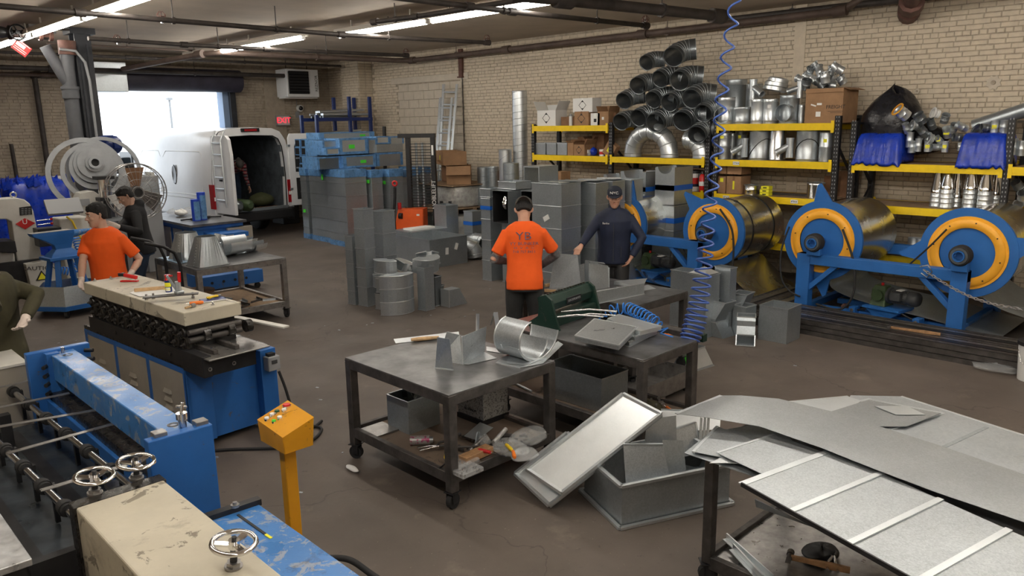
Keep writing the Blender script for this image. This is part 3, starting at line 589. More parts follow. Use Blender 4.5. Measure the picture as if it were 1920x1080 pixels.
for i,(px,py,lb) in enumerate(EL):
    p = at(px,py,x=10.98 if i not in (13,) else 11.05); R_ = random.Random(i); big = .165 if i in (0,1,3,8,11,12) else .148
    dirn = (Vector((.85,.52,0))*.84+Vector((.52,-.85,0))*(.40+R_.uniform(-.1,.1))+Vector((0,0,.36+R_.uniform(-.06,.06)))).normalized()     # from the mouth into the elbow
    M = frame(p,dirn,(0,0,1)); # z along dirn,x ~ up
    # elbow local: start along +x bending to +z ; want start dir = dirn, bend toward the right (-y)
    bend = (Vector((.2,-1,-.25+R_.uniform(-.3,.3))));  bend = (bend-dirn*bend.dot(dirn)).normalized(); yy = bend.cross(dirn)
    M = Matrix(((dirn.x,yy.x,bend.x,p.x),(dirn.y,yy.y,bend.y,p.y),(dirn.z,yy.z,bend.z,p.z),(0,0,0,1)))
    if proto is None: proto = make_elbow('dark round duct elbow, '+lb,.13,.20,1.15,'galv_dark','galv_mid',M,'dark duct elbows heaped on the rack',4,.08)
    else:
        o = dup(proto,M=M@Matrix.Scale(big/.13,4),label='dark round duct elbow, '+lb+' heap')
# silver elbows standing on the shelf
def silver(px,rot,ang,lb,r=.125,R=.20,up=False,zz=None):
    y = at(px,300,x=11.3).y; M = T_(11.3,y,zz if zz else b+.06) @ RZ(rot) @ RY(-PI/2)   # first mouth faces down,sweeps up and over
    return M,lb
yl = at(1186,300,x=11.15).y; yr = at(1255,300,x=11.15).y; R_ = (yl-yr)/2
def stand_elbow(y,sgn,lb,ang=PI/2,X=11.15,r=.15,R=.2,z=b):
    d = Vector((0,0,1)); bend = Vector((0,-sgn,0)); yy = bend.cross(d); M = Matrix(((0,yy.x,0,X),(0,yy.y,bend.y,y),(1,yy.z,0,z+.06),(0,0,0,1)))
    return make_elbow(lb,r,R,ang,'galv_bright','galv',M,'bright silver elbows under the dark pile',4,.055)
stand_elbow(yl,1,'bright silver duct elbow, left half of the arch',R=R_)
stand_elbow(yr,-1,'bright silver duct elbow, right half of the arch',R=R_)
yq = at(1325,300,x=11.15).y; stand_elbow(at(1316,300,x=11.15).y,-1,'bright silver duct elbow standing right of the arch with open mouth',R=.235)
# pails and extinguisher on the lower shelf
pz = LV['c']
def pail(px,lb,X=11.2,s=1.0):
    y = at(px,355,x=X).y; t = thing('plastic_pail',lb,'bucket',(X,y,pz),0,'white pails on the lower shelf'); r = .125*s
    G().lathe([(r*.88,0),(r,.30*s)],None,24,(True,False)).build('body','white_paint',t); G().lathe([(r*1.0,.29*s),(r*1.07,.29*s),(r*1.07,.32*s),(r*1.0,.335*s),(r*.7,.33*s)],None,24,(True,True)).build('lid','black',t)
    G(RZ(PI*.62)).lathe([(r*.945,.12*s),(r*.975,.22*s)],None,16,a0=0,a1=PI*.9).build('label_band','red',t); G(RZ(PI*.62)).lathe([(r*.93,.075*s),(r*.948,.12*s)],None,16,a0=0,a1=PI*.9).build('label_band','jacket_navy',t)
    M = basis((-r*.97*.92,-r*.2+0.01,.17*s),(0,-1,0),(-1,0,0)); g = G(M); g.poly([(-.035,.03,.006),(.035,.03,.006),(0,-.055,.006)]); g.build('mark','paper',t)
    lettering('lettering','DUCT SEAL',.022,'red',t,basis((-r*.985,-.0,.245*s),(0,-1,0),(-1,0,0)))
    return t
pail(1194,'white pail with black lid and red label, left of the grey boxes'); pail(1252,'white pail with black lid and red label, right of the grey boxes'); pail(1277,'white pail half hidden at the back of the lower shelf',11.45); pail(1299,'white pail beside the fire extinguisher',11.22)
y = at(1316,365,x=11.12).y; t = thing('fire_extinguisher','red fire extinguisher at the right end of the lower shelf','extinguisher',(11.12,y,pz)); G().lathe([(.045,0),(.052,.02),(.052,.24),(.03,.28),(.018,.29)],None,16,(True,True)).build('cylinder','red_gloss',t); G().cyl((0,0,.29),(0,0,.32),.016,n=8).build('valve','chrome',t); G().bar((0,.02,.32),(0,-.05,.36),.015,.012).build('handle','black',t); G().tube([(0,.02,.31),(-.02,.06,.28),(-.01,.06,.12)],.007,6).build('hose','black',t); G().lathe([(.053,.10),(.053,.17)],None,16).build('label_band','paper',t)
for i,(z0,lb) in enumerate(((0,'lower grey metal box between the pails'),(.16,'upper grey metal box between the pails'))):
    y = at(1224,350,x=11.15).y; t = thing('metal_box',lb,'box',(11.2,y,pz+z0),0,'grey boxes between the pails'); G().box(-.12,-.10,0,.12,.10,.155).build('body','plastic_grey',t,bev=.004,seg=1); G().box(-.124,-.07,.05,-.12,.06,.055).box(-.124,-.02,.03,-.12,.07,.1).build('embossing','plastic_grey',t)
y = at(1285,318,x=11.3).y; t = thing('metal_case','long grey case on the lower shelf above the pails','box',(11.45,y,pz+.37)); G().box(-.15,-.26,0,.15,.26,.16).build('body','galv_mid',t,bev=.004,seg=1); G().box(-.155,-.02,0,-.15,.02,.16).build('band','galv',t)
G().box(-.2,-.5,-.02,.2,.5,0).build('shelf_board','pallet',t)
# fittings on the middle rack, top shelf
def can(px0,px1,pt,z0,lb,m='galv',X=11.2,ribs=(.12,.88),lid=False,tags=(),tilt=0,name='round_duct',group='round fittings on the middle rack',rim=True,open_=True,handle=False,cat='duct fitting'):
    y,w_,h = span(px0,px1,pt,X,z0); r = w_/2; t = thing(name,lb,cat,(X,y,z0),RNG.uniform(0,6),group)
    prof = [(r,0)]
    for q in ribs: prof += [(r,h*q-.008),(r*1.04,h*q),(r,h*q+.008)]
    prof += [(r,h)]
    G().lathe(prof,None,24,(True,not open_)).build('body',m,t,solid=.003 if open_ else 0)
    if rim: G().lathe([(r*1.0,h-.006),(r*1.05,h),(r*1.0,h+.004)],None,24).build('rim','galv_bright',t)
    for (az,tz,tm) in tags:
        G(RZ(-t.rotation_euler[2]+az)).lathe([(r*1.012,h*tz-.025),(r*1.012,h*tz+.025)],None,4,a0=0,a1=.5).build('sticker',tm,t)
    if handle: G().tube([(r*1.03*math.cos(q*.35),r*1.03*math.sin(q*.35),h*(.3+.4*math.sin(q*.35))) for q in range(19)],.006,6).build('handle_wire','black_steel',t)
    return t
F_ = PI*1.0
can(1345,1372,183,a,'wide thin gauge ring fitting at the left end of the middle rack top',X=11.15,m='galv_bright',name='damper_housing')
can(1357,1392,150,a,'large grey reducer standing at the back of the top shelf',X=11.6,m='galv_mid')
can(1373,1402,201,a,'short bucket shaped reducer on the top shelf',m='galv')
can(1405,1428,186,a,'slim round fitting under the angled wye fitting',m='galv_bright')
can(1395,1422,158,a+.0,'tall round fitting with yellow tag behind the wye',X=11.5,m='galv',tags=((F_,.85,'yellow_tag'),))
can(1428,1453,186,a,'slim round fitting with paper label on the top shelf',m='galv_bright',tags=((F_,.7,'paper'),))
can(1458,1491,179,a,'large round fitting with a side opening on the top shelf',m='galv_mid')
can(1492,1502,197,a,'narrow round fitting left of the big cardboard box',m='galv')
y = at(1470,202,x=11.0).y; t = thing('duct_ring','thin brushed ring leaning on the round fitting','duct fitting',(11.03,y,a+.155)); G(RY(PI/2)@RZ(.2)).lathe([(.125,-.05),(.125,.06)],None,24).build('ring','galv_mid',t,solid=.003)
y = at(1355,205,x=11.0).y; t = thing('duct_ring','brushed ring standing at the left end of the top shelf','duct fitting',(11.0,y,a+.135)); G(RZ(.5)@RY(PI/2)).lathe([(.125,-.05),(.125,.06)],None,24).build('ring','galv',t,solid=.003)
for k,(px,py,r) in enumerate(((1455,162,.17),(1452,170,.175),(1458,155,.15))):
    p = at(px,py,x=11.35); t = thing('duct_ring',['flat silver ring, middle of the stack of three rings','flat silver ring, lowest of the stack of three rings','flat silver ring, topmost of the stack of three rings'][k],'duct fitting',tuple(p),0,'silver rings stacked on the fittings'); G(RX(.15)@RY(.12)).lathe([(r,0),(r,.05),(r*.86,.07),(r*.86,.03)],None,28).build('ring','galv_bright',t,solid=.003)
def wye(px,py,X,lb,s=1.0,rot=.7,m='galv',group='round fittings on the middle rack'):
    p = at(px,py,x=X); t = thing('wye_fitting',lb,'duct fitting',tuple(p),0,group)
    M = Matrix(((0,0,1,0),(-1,0,0,0),(0,1,0,0),(0,0,0,1)))  # local x->-y,y->z
    G().cyl((0,0,-.15*s),(0,0,.13*s),.055*s,n=18,caps=False).cyl((0,0,.13*s),(0,0,.15*s),.06*s,n=18,caps=False).build('trunk',m,t,solid=.003)
    d = Vector((-.25,math.sin(rot),math.cos(rot)*-.8)).normalized(); e = Vector((0,0,.04*s))+d*.21*s
    G().cyl((0,0,.04*s),tuple(e),.05*s,n=18,caps=False).build('branch',m,t,solid=.003); G().cyl(tuple(e),tuple(e+d*.02),.055*s,n=18,caps=False).build('branch_rim','galv_bright',t)
    return t
p = at(1412,163,x=11.1); wye(1412,168,11.15,'angled wye fitting with yellow stickers lying on the round fittings',1.0,-.9)
p = at(1500,165,x=11.2); t = wye(1500,168,11.2,'dark angled fitting leaning on the big cardboard box',.8,1.2)
# the big box full of fittings
y0_,w_,h = span(1504,1573,166,11.1,a);
t = thing('cardboard_box','large worn cardboard box heaped with duct fittings','box',(11.35,y0_,a),.0)
G().loft([rect(.5,w_,0),rect(.5,w_,h),rect(.49,w_-.01,h),rect(.49,w_-.01,.01)],(True,True),False).build('body','cardboard',t)
G(T_(0,-w_/2,h)@RX(1.9)).box(-.25,0,0,.25,.005,.1).build('flap','cardboard',t); G(T_(-.25,.0,h)@RY(-2.9)).box(0,-w_/2,0,.005,w_/2,.06).build('flap','cardboard',t)
G().box(-.254,.04,.09,-.25,.11,.16).build('sticker','paper',t); G().box(-.254,.03,.25,-.25,.1,.28).build('sticker','paper',t); G(T_(-.252,.15,.25)@RX(.3)).box(-.002,-.04,-.01,.0,.04,.01).build('sticker','paper',t)
lettering('lettering','FREIGHT',.07,'black',t,basis((-.2515,-.17,.22),(0,-1,0),(-1,0,0))); G().box(-.2525,-.28,.16,-.25,-.06,.165).box(-.2525,-.26,.14,-.25,-.1,.145).build('printed_line','black',t)
R_ = random.Random(5)
BF = [(1512,150,.05,.2,1.2,'galv_bright'),(1530,148,.06,.28,1.1,'galv_bright'),(1545,135,.055,.2,.4,'galv'),(1555,145,.065,.16,.1,'galv_bright'),(1568,150,.07,.16,.2,'galv_bright'),(1538,125,.05,.14,.6,'galv'),(1578,128,.06,.18,1.0,'galv_bright'),(1564,138,.055,.2,-.5,'galv_mid'),(1520,158,.06,.15,-.3,'galv_dark'),(1548,158,.06,.18,.9,'galv_dark'),(1565,160,.06,.15,1.4,'galv'),(1527,133,.05,.12,-.4,'galv_mid'),(1586,150,.06,.12,.5,'galv')]
BL = ['at the left edge of the heap','long one lying across the front of the heap','mid heap behind the long one','upright near the right of the heap','lower right on the heap','small topmost one of the heap','upper right corner of the heap','tilted near the top of the heap','dark one low at the left','dark one low in the middle','near the right box edge','second from the left at the top','rightmost of the heap']
for i,(px,py,r,L,an,m) in enumerate(BF):
    p = at(px-8,py,x=11.35+R_.uniform(-.15,.15)); t = thing('pipe_fitting','metal fitting in the big cardboard box, '+BL[i],'duct fitting',tuple(p),0,'fittings heaped in the cardboard box'); d = Vector((R_.uniform(-.5,.2),math.sin(an),math.cos(an))).normalized()
    g = G(frame((0,0,0),d)); g.lathe([(r,-L/2),(r,-.01),(r*1.1,0),(r,.01),(r,L/2-.03),(r*1.08,L/2-.03),(r*1.08,L/2)],None,16); g.build('body',m,t,solid=.003)
    g = G(frame((0,0,0),d));
    for k in range(10): g.cb((r*1.09*math.cos(k*.628),r*1.09*math.sin(k*.628),L/2-.015),(.012,.012,.02))
    g.build('crimp','galv_dark',t)['kind'] = 'stuff'
# middle rack, middle shelf
can(1344,1368,249,b,'round drum with yellow tag at the left of the middle shelf',tags=((F_,.85,'yellow_tag'),),ribs=(.5,.9),open_=False,handle=False)
can(1368,1376,250,b,'narrow cylinder left of the dark fittings',ribs=(.9,),X=11.3)
can(1378,1398,246,b,'dark elbow shaped fitting with yellow tag',X=11.45,m='galv_mid',tags=((F_,.8,'yellow_tag'),))
can(1406,1440,243,b,'large drum with wire handle in the middle of the shelf',ribs=(.06,.93),open_=False,handle=True)
can(1443,1471,241,b,'plain polished drum between two wye fittings',m='polished',ribs=(.03,),open_=False)
can(1493,1532,242,b,'largest drum with wire handle on the middle shelf',ribs=(.06,.93),open_=False,handle=True)
can(1535,1559,248,b,'drum with yellow tag at the right end of the middle shelf',ribs=(.5,),open_=False,tags=((F_,.72,'yellow_tag'),))
wye(1396,277,11.08,'small wye fitting leaning between the left drum and the large drum',.95,.9,'galv_mid'); wye(1481,277,11.08,'small wye fitting between the two large drums',.95,.9,'galv')
# middle rack, lower shelf
carton(1340,1362,303,c+.30,'cardboard','brown carton at the upper left of the four stacked cartons',X=11.3); carton(1364,1391,303,c+.30,'cardboard','brown carton at the upper right of the four stacked cartons',X=11.3)
carton(1338,1362,331,c,'cardboard','brown carton at the lower left of the four stacked cartons',X=11.25,tags=((-.2,.8,.06,.06,'yellow_tag'),)); carton(1364,1391,331,c,'cardboard','brown carton with yellow sticker at the lower right of the four stacked cartons',X=11.25,tags=((.0,.5,.03,.13,'yellow_tag'),))
can(1399,1424,347,c,'low silver pan fitting on the lower shelf',m='polished',ribs=(.5,)); can(1518,1549,343,c,'low polished pot shaped fitting at the right of the lower shelf',m='polished',ribs=(.9,),open_=False)
for k,(p0,p1,z0,lb) in enumerate(((1431,1448,0,'lowest yellow parts box of the small stack'),(1431,1448,.05,'middle yellow parts box of the small stack'),(1433,1448,.10,'topmost yellow parts box of the small stack'))):
    y,w_,h = span(p0,p1,345,11.15,c); t = thing('parts_box',lb,'box',(11.15,y,c+z0),0,'yellow boxes on the lower shelf'); G().box(-.06,-w_/2,0,.06,w_/2,.046).build('body','yellow_tag',t,bev=.003,seg=1); G().box(-.062,-.03,.015,-.06,.03,.03).build('label_strip','black',t)
t = thing('flat_bar','long flat steel bar lying on the lower shelf','bar',(11.4,at(1480,350,x=11.4).y,c)); G().box(-.05,-.55,0,.05,.55,.02).build('bar','mill_scale',t)
for k in range(2):
    y = ry(1590)+.0; t = thing('wooden_board','dark brown board leaning between the racks, '+('left one' if k == 0 else 'right one'),'board',(11.55,at((1562,1583)[k],300,x=11.6).y,0)); G(RY(.06)).box(-.02,-.13,0,.02,.13,1.62+.08*k).build('board','cardboard_dark',t)
# right rack
yb = at(1655,200,x=11.35); mb = crumple('trash_bag','large crumpled black plastic bag slumped on the right rack','bag',(11.45,at(1668,250,x=11.4).y,b+.0),(.30,.42,.98),'bag_black',11,n=18,amp=.12)
mb2 = crumple('trash_bag','tail of black plastic sheet trailing down to the fittings','bag',(11.5,at(1722,250,x=11.5).y,b+.1),(.2,.42,.42),'bag_black',13,n=14,amp=.2)
def tarp(px0,px1,pt,lb,seed):
    y,w_,h = span(px0,px1,pt,11.15,b); R_ = random.Random(seed); t = thing('blue_plastic_sheet',lb,'tarp',(11.28,y,b)); g = G(); nx,ny = 10,22; vs = []; fs = []
    for i in range(nx+1):
        for j in range(ny+1):
            u = i/nx; v = j/ny-.5; x = -.30+u*.55; ed = min(1,(u)*7)*min(1,(.5-abs(v))*16)
            z = h*ed+R_.uniform(-.012,.012) - (.05*max(0,1-u*8)*(1 if (R_.random() < .8) else .2)) ; vs.append((x+R_.uniform(-.01,.01),v*w_*1.05,max(z,-.05 if u < .12 else .003)))
    for i in range(nx):
        for j in range(ny): k = i*(ny+1)+j; fs.append((k,k+1,k+ny+2,k+ny+1))
    g.add(vs,fs,True); g.build('sheet','tarp_blue',t,sub=1,solid=.004); return t
tarp(1606,1693,250,'blue plastic wrapped bundle at the left of the right rack',3); tarp(1800,1890,250,'blue plastic sheet over cardboard at the right of the right rack',4)
FT = [(1706,262,.045,.20,0,'galv',0),(1722,272,.04,.17,0,'galv',0),(1740,275,.045,.13,0,'galv_bright',1),(1756,276,.045,.13,1.57,'galv_mid',0),(1772,275,.04,.14,0,'galv_bright',1),(1700,240,.045,.14,.3,'galv',0),(1715,235,.055,.05,1.5,'galv_bright',2),
 (1692,212,.075,.16,1.0,'galv_bright',3),(1725,222,.07,.14,.6,'galv_dark',0),(1755,213,.055,.07,1.3,'paper',2),(1746,232,.05,.15,.4,'galv_dark',0),(1772,222,.05,.12,-.6,'galv',0),(1776,248,.05,.14,.1,'galv_bright',1),(1760,262,.04,.10,.9,'galv',1),(1788,240,.05,.12,-.7,'galv',0),(1745,260,.06,.05,1.4,'galv_bright',2),(1795,258,.05,.10,1.5,'galv_dark',0),(1730,246,.055,.16,.8,'galv_dark',0),
 (1803,238,.05,.14,1.2,'galv_bright',0),(1848,240,.05,.12,1.5,'galv_dark',0),(1865,238,.045,.16,0,'galv_bright',1),(1883,238,.05,.17,0,'galv',0),(1802,275,.04,.1,0,'galv_bright',0),(1832,246,.09,.05,1.2,'galv_dark',0),(1900,275,.045,.2,0,'galv',0),(1915,278,.045,.18,0,'galv',0),(1820,262,.05,.1,1.3,'galv_bright',0),(1710,275,.05,.16,0,'galv_mid',0)]
FL = ['tall stacked one right of the left blue bundle','beside the tall stacked one','small one with yellow tag, third along the front','lying with its mouth to the front','small one with yellow tag, fifth along the front','short one leaning on the black bag','pale flat flange above the short one','large open one with orange rim before the black bag','dark one under the black bag tail','white ring flange at the top of the heap','dark one below the white ring flange','small one right of the white flange','upright with broad yellow label in mid heap','small yellow tagged one in mid heap','tilted one right of mid heap','pale flange above the front row','dark ring before the right blue sheet','dark elbow like one in mid heap','slanting one at the heap right','dark one beside the two upright cylinders','upright with yellow tag on the right blue sheet','upright rightmost on the blue sheet','small one inside the blue sheet','wide dark ring on the blue sheet','tall one at the right picture edge','second one at the right picture edge','silver one at the sheet edge','mid grey upright behind the front row']
for i,(px,py,r,L,an,m,k) in enumerate(FT):
    p = at(px,py,x=11.02 if k == 3 else (11.18 if py > 255 or px < 1735 else 11.3)); z = p.z if py < 250 and abs(an) > .05 else p.z
    t = thing('pipe_fitting','pipe fitting, '+FL[i],'duct fitting',tuple(p),0,'fittings heaped on the right rack'); d = Vector((-.55 if abs(an) > .05 else 0,math.sin(an)*.6,math.cos(an))).normalized(); Mf = frame((0,0,0),d)
    G(Mf).lathe([(r,-L/2),(r,-L*.1),(r*1.08,-L*.05),(r,0),(r,L/2-.015),(r*1.06,L/2-.01),(r*1.06,L/2)],None,18).build('body',m,t,solid=.003)
    if k == 1: G(RZ(PI*.85)).lathe([(r*1.05,-.02),(r*1.05,.025)],None,6,a0=0,a1=1.2).build('sticker','yellow_tag',t)
    if k == 2: G(Mf).lathe([(r*.9,L/2),(r*1.35,L/2),(r*1.35,L/2+.012),(r*.9,L/2+.012)],None,20).build('flange','paper' if m == 'paper' else 'galv_bright',t)
    if k == 3: G(Mf).lathe([(r*.95,L/2),(r*1.25,L/2),(r*1.25,L/2+.012),(r*.95,L/2+.012)],None,20).build('rim','flange_orange',t)
    if k == 1 and i == 12: G(RZ(PI*.8)).lathe([(r*1.06,-.03),(r*1.06,.03)],None,6,a0=0,a1=1.4).build('label_band','yellow_tag',t)
# nested cone reducers
CZ = LV['c']-.03
for i,(px,dx,n,top) in enumerate(((1759,0,4,307),(1795,.1,3,306),(1776,-.10,5,318),(1821,-.02,5,308),(1849,-.1,5,309),(1868,.1,4,311))):
    X = 11.3+dx; y = at(px,350,x=X).y; zt = at(px,top,x=X).z; st = .062; cone_h = zt-CZ-(n-1)*st
    for k in range(n):
        t = thing('cone_reducer','shiny cone reducer, '+['leftmost stack','back middle stack','front left stack','fourth stack','fifth stack','rightmost stack'][i]+', '+['bottom','second up','third up','fourth up','fifth up'][k]+' of it','duct fitting',(X,y,CZ+k*st),0,'nested cone reducers on the right rack')
        G().lathe([(.082,0),(.088,.012),(.082,.024),(.082,.05),(.042,cone_h-.03),(.042,cone_h)],None,24).build('body','chrome' if k == n-1 else 'galv_bright',t,solid=.002)
for i,(px,py) in enumerate(((1728,432),(1740,436),(1716,434),(1752,435))):
    X = 11.25+.05*(i % 2); y = at(px,py,x=X).y; t = thing('round_duct','short shiny duct collar under the right rack, '+['second','third','leftmost','rightmost'][i]+' of four','duct fitting',(X,y,LV['d']),0,'collars under the right rack'); G().lathe([(.08,0),(.08,.07),(.086,.08),(.08,.09),(.08,.24)],None,20).build('body','galv_bright',t,solid=.003)
p = at(1885,222,x=11.6); t = thing('round_duct','grey round duct lying high behind the right rack end','duct',tuple(p)); G().cyl((0,.35,-.1),(0,-.35,.15),.09,n=20,caps=False).build('body','galv_mid',t,solid=.003)
for i,(px,py) in enumerate(((1905,392),(1918,378),(1912,345))):
    p = at(px,py,x=11.2); t = thing('pipe_fitting',['silver fitting low at the right edge','silver angled fitting at the right edge above it','dark elbow at the right edge of the rack'][i],'duct fitting',(11.2,p.y,CZ+.05+.13*i)); G(frame((0,0,0),(-.6,.3*(i-1),.6))).lathe([(.06,-.09),(.06,0),(.067,.01),(.06,.02),(.06,.1)],None,18).build('body',['galv_bright','galv_bright','galv_dark'][i],t,solid=.003)
# ------------------------------------------------------------ coil stands
HUBS = [(4.24,.96,'mid'),(2.59,.98,'right'),(5.81,.93,'left'),(7.42,.91,'far')]
mat('coil',(.72,.72,.69),.25,.95,var=.05,vs=2,rvar=.05); mat('coil_edge',(.55,.57,.6),.35,.8,bump=.3,bs=120)
def stand(ya,yb,lb,hubs):
    yc = (ya+yb)/2; t = thing('coil_stand',lb,'machine',(10.2,yc,0)); zt = .80
    for y in (ya,yb):
        for X,nm in ((9.5,0),(11.0-.08,1)):
            G().box(X-.07,y-.085,0,X+.07,y+.085,zt).build('leg','blue_clean',t,world=True,bev=.006)
            G().box(X-.1,y-.13,0,X+.1,y+.13,.02).build('foot_plate','blue_clean',t,world=True)
    for X in (9.5,10.92):
        G().box(X-.065,yb-.085,zt-.13,X+.065,ya+.085,zt+.0).build('top_beam','blue_clean',t,world=True,bev=.006)
        for y,s in ((ya,-1),(yb,1)): G().bar((X,y+s*.07,.36),(X,y+s*.42,zt-.1),.06,.09,up=(1,0,0)).build('brace','blue_clean',t,world=True,bev=.004)
    for y in (ya,yb): G().box(9.5,y-.04,.05,10.92,y+.04,.13).build('cross_rail','blue_clean',t,world=True,bev=.004)
    for y,z in hubs:
        for X in (9.4,10.95):
            g = G(); g.box(X-.04,y-.085,zt,X+.05,y+.085,z-.02).build('bearing_bracket','blue_clean',t,world=True,bev=.005)
            G(T_(X-.05,y,z)@RY(PI/2)).lathe([(.06,-.03),(.105,-.03),(.115,0),(.115,.08),(.1,.1)],None,24,(False,False)).build('bearing_housing','rubber',t,world=True,bev=.003)
            G(T_(X-.05,y,z)@RY(PI/2)).lathe([(.05,-.06),(.062,-.06),(.062,-.01),(.05,-.01),(.05,-.06)],None,20).build('shaft_tube','blue_clean',t,world=True); G(T_(X-.05,y,z)@RY(PI/2)).lathe([(.066,-.04),(.09,-.04),(.09,-.02)],None,20).build('seal_ring','galv_dark',t,world=True)
    return t
stand(4.39,2.60,'blue steel coil stand at right carrying two sheet coils',[(4.24,.96),(2.59,.98)])
stand(7.9,6.02,'blue steel coil stand behind the man in navy carrying two sheet coils',[(5.81,.93),(7.42,.91)])
def coil(y,z,lb,spikes,bands=(),r=.455):
    t = thing('sheet_coil',lb,'coil',(9.6,y,z)); A = RY(PI/2)
    G(A).lathe([(.2,.06),(r,.06),(r,1.24),(.2,1.24)],None,64).build('coil','coil',t,bev=0)
    G(A).lathe([(r*.55,.052),(r+.03,.052),(r+.03,.075),(r,.08)],None,56).build('edge_layer','coil_edge',t)
    G(A).lathe([(.05,0),(r+.045,0),(r+.05,.015),(r+.045,.045),(.05,.045)],None,56).build('blue_disc','blue_clean',t)
    G(A).lathe([(r*.62,-.02),(r*.68,-.035),(r*.82,-.03),(r*.84,-.012),(r*.90,-.012),(r*.90,0),(r*.62,0)],None,48).build('orange_flange','flange_orange',t)
    g = G()
    for k in range(8): a = 2*PI*k/8+.2; g.cyl((-.042,r*.76*math.cos(a),r*.76*math.sin(a)),(-.028,r*.76*math.cos(a),r*.76*math.sin(a)),.008,n=6)
    g.build('bolt','black_steel',t)['kind'] = 'stuff'
    G().cyl((-.22,0,0),(1.5,0,0),.05,n=16).build('shaft','blue_clean',t)
    for a in spikes:
        c,s = math.cos(a),math.sin(a); q = lambda rr,tt: (rr*math.cos(a+tt),rr*math.sin(a+tt))
        pts = [q(.44,-.42),q(.50,-.16),q(.70,-.03),q(.72,.03),q(.50,.30),q(.44,.42)]
        G(Matrix(((0,0,1,0),(1,0,0,0),(0,1,0,0),(0,0,0,1)))).prism(pts,.005,.035).build('lug','blue_clean',t)
    for X in bands: G(A).lathe([(r+.001,X),(r+.006,X),(r+.006,X+.03),(r+.001,X+.03)],None,56).build('strap','black',t);
    for X in bands: G(RX(.35)).box(X-.01,-.02,r,X+.04,.02,r+.012).build('strap_buckle','black_steel',t)
    return t
coil(4.24,.96,'shiny sheet metal coil on the middle stand place with upright lug',(PI/2-.12,-PI/2-.1))
coil(2.59,.98,'shiny sheet metal coil nearest the right picture edge',(PI-.28+.0,-.12))
coil(5.81,.93,'shiny sheet metal coil bound by two black straps',(PI/2-.75,),(.32,.92),.44)
coil(7.42,.91,'shiny sheet metal coil behind the man in navy',(PI/2+.25,),(),.42)
# paid out sheets
def sheetpath(pts,x0,x1,lb,m='coil',n=6):
    P = [Vector((0,y,z)) for y,z in pts]; out = []
    for i in range(len(P)-1):
        p0,p1,p2,p3 = P[max(i-1,0)],P[i],P[i+1],P[min(i+2,len(P)-1)]
        for k in range(n):
            u = k/n; out.append(.5*((2*p1)+(p2-p0)*u+(2*p0-5*p1+4*p2-p3)*u*u+(3*p1-p0-3*p2+p3)*u**3))
    out.append(P[-1]); t = G(); rings = [[(x0,p.y,p.z),(x1,p.y,p.z)] for p in out]; t.loft(rings,(False,False),True,False)
    t.M = Matrix(); vs = [(v[0]-x0,v[1]-out[0].y,v[2]) for v in t.v]; t.v = vs
    return tag(t.build('sheet_strip',m,loc=(x0,out[0].y,0),solid=.002),lb,'sheet metal')
sheetpath([(4.24-.10,.49),(4.10,.36),(3.85,.27),(3.4,.20),(3.0,.16),(2.6,.10),(2.2,.045)],9.66,10.84,'grey sheet metal strip sagging from the middle coil along the floor','galv_mid')
sheetpath([(2.45,.52),(2.25,.40),(2.0,.33),(1.6,.24),(1.1,.12),(.6,.03)],9.66,10.84,'wide sheet metal strip running off the right coil past the picture edge','galv_mid')
sheetpath([(5.7,.47),(5.5,.30),(5.25,.12),(5.0,.05),(4.7,.04),(4.45,.045)],9.66,10.84,'golden reflecting sheet metal strip under the strapped coil','coil')
sheetpath([(7.5,.47),(7.1,.2),(6.8,.05),(6.3,.03),(6.1,.03)],9.66,10.84,'dim sheet metal strip under the coil behind the man in navy','coil')
# low roller bed
t = thing('roller_bed','low blue frame with orange rollers between the stand legs','machine',(10.25,3.5,0))
for X in (9.75,10.25,10.72): G().box(X-.03,2.75,.04,X+.03,4.25,.10).build('rail','blue_clean',t,world=True)
k = 0
for X in (9.83,10.33,10.62):
    for y in (2.95,3.3,3.65,4.0): G().cyl((X,y,.10),(X+.05,y,.10),.035,n=12).build('roller','rust_pipe',t,world=True)
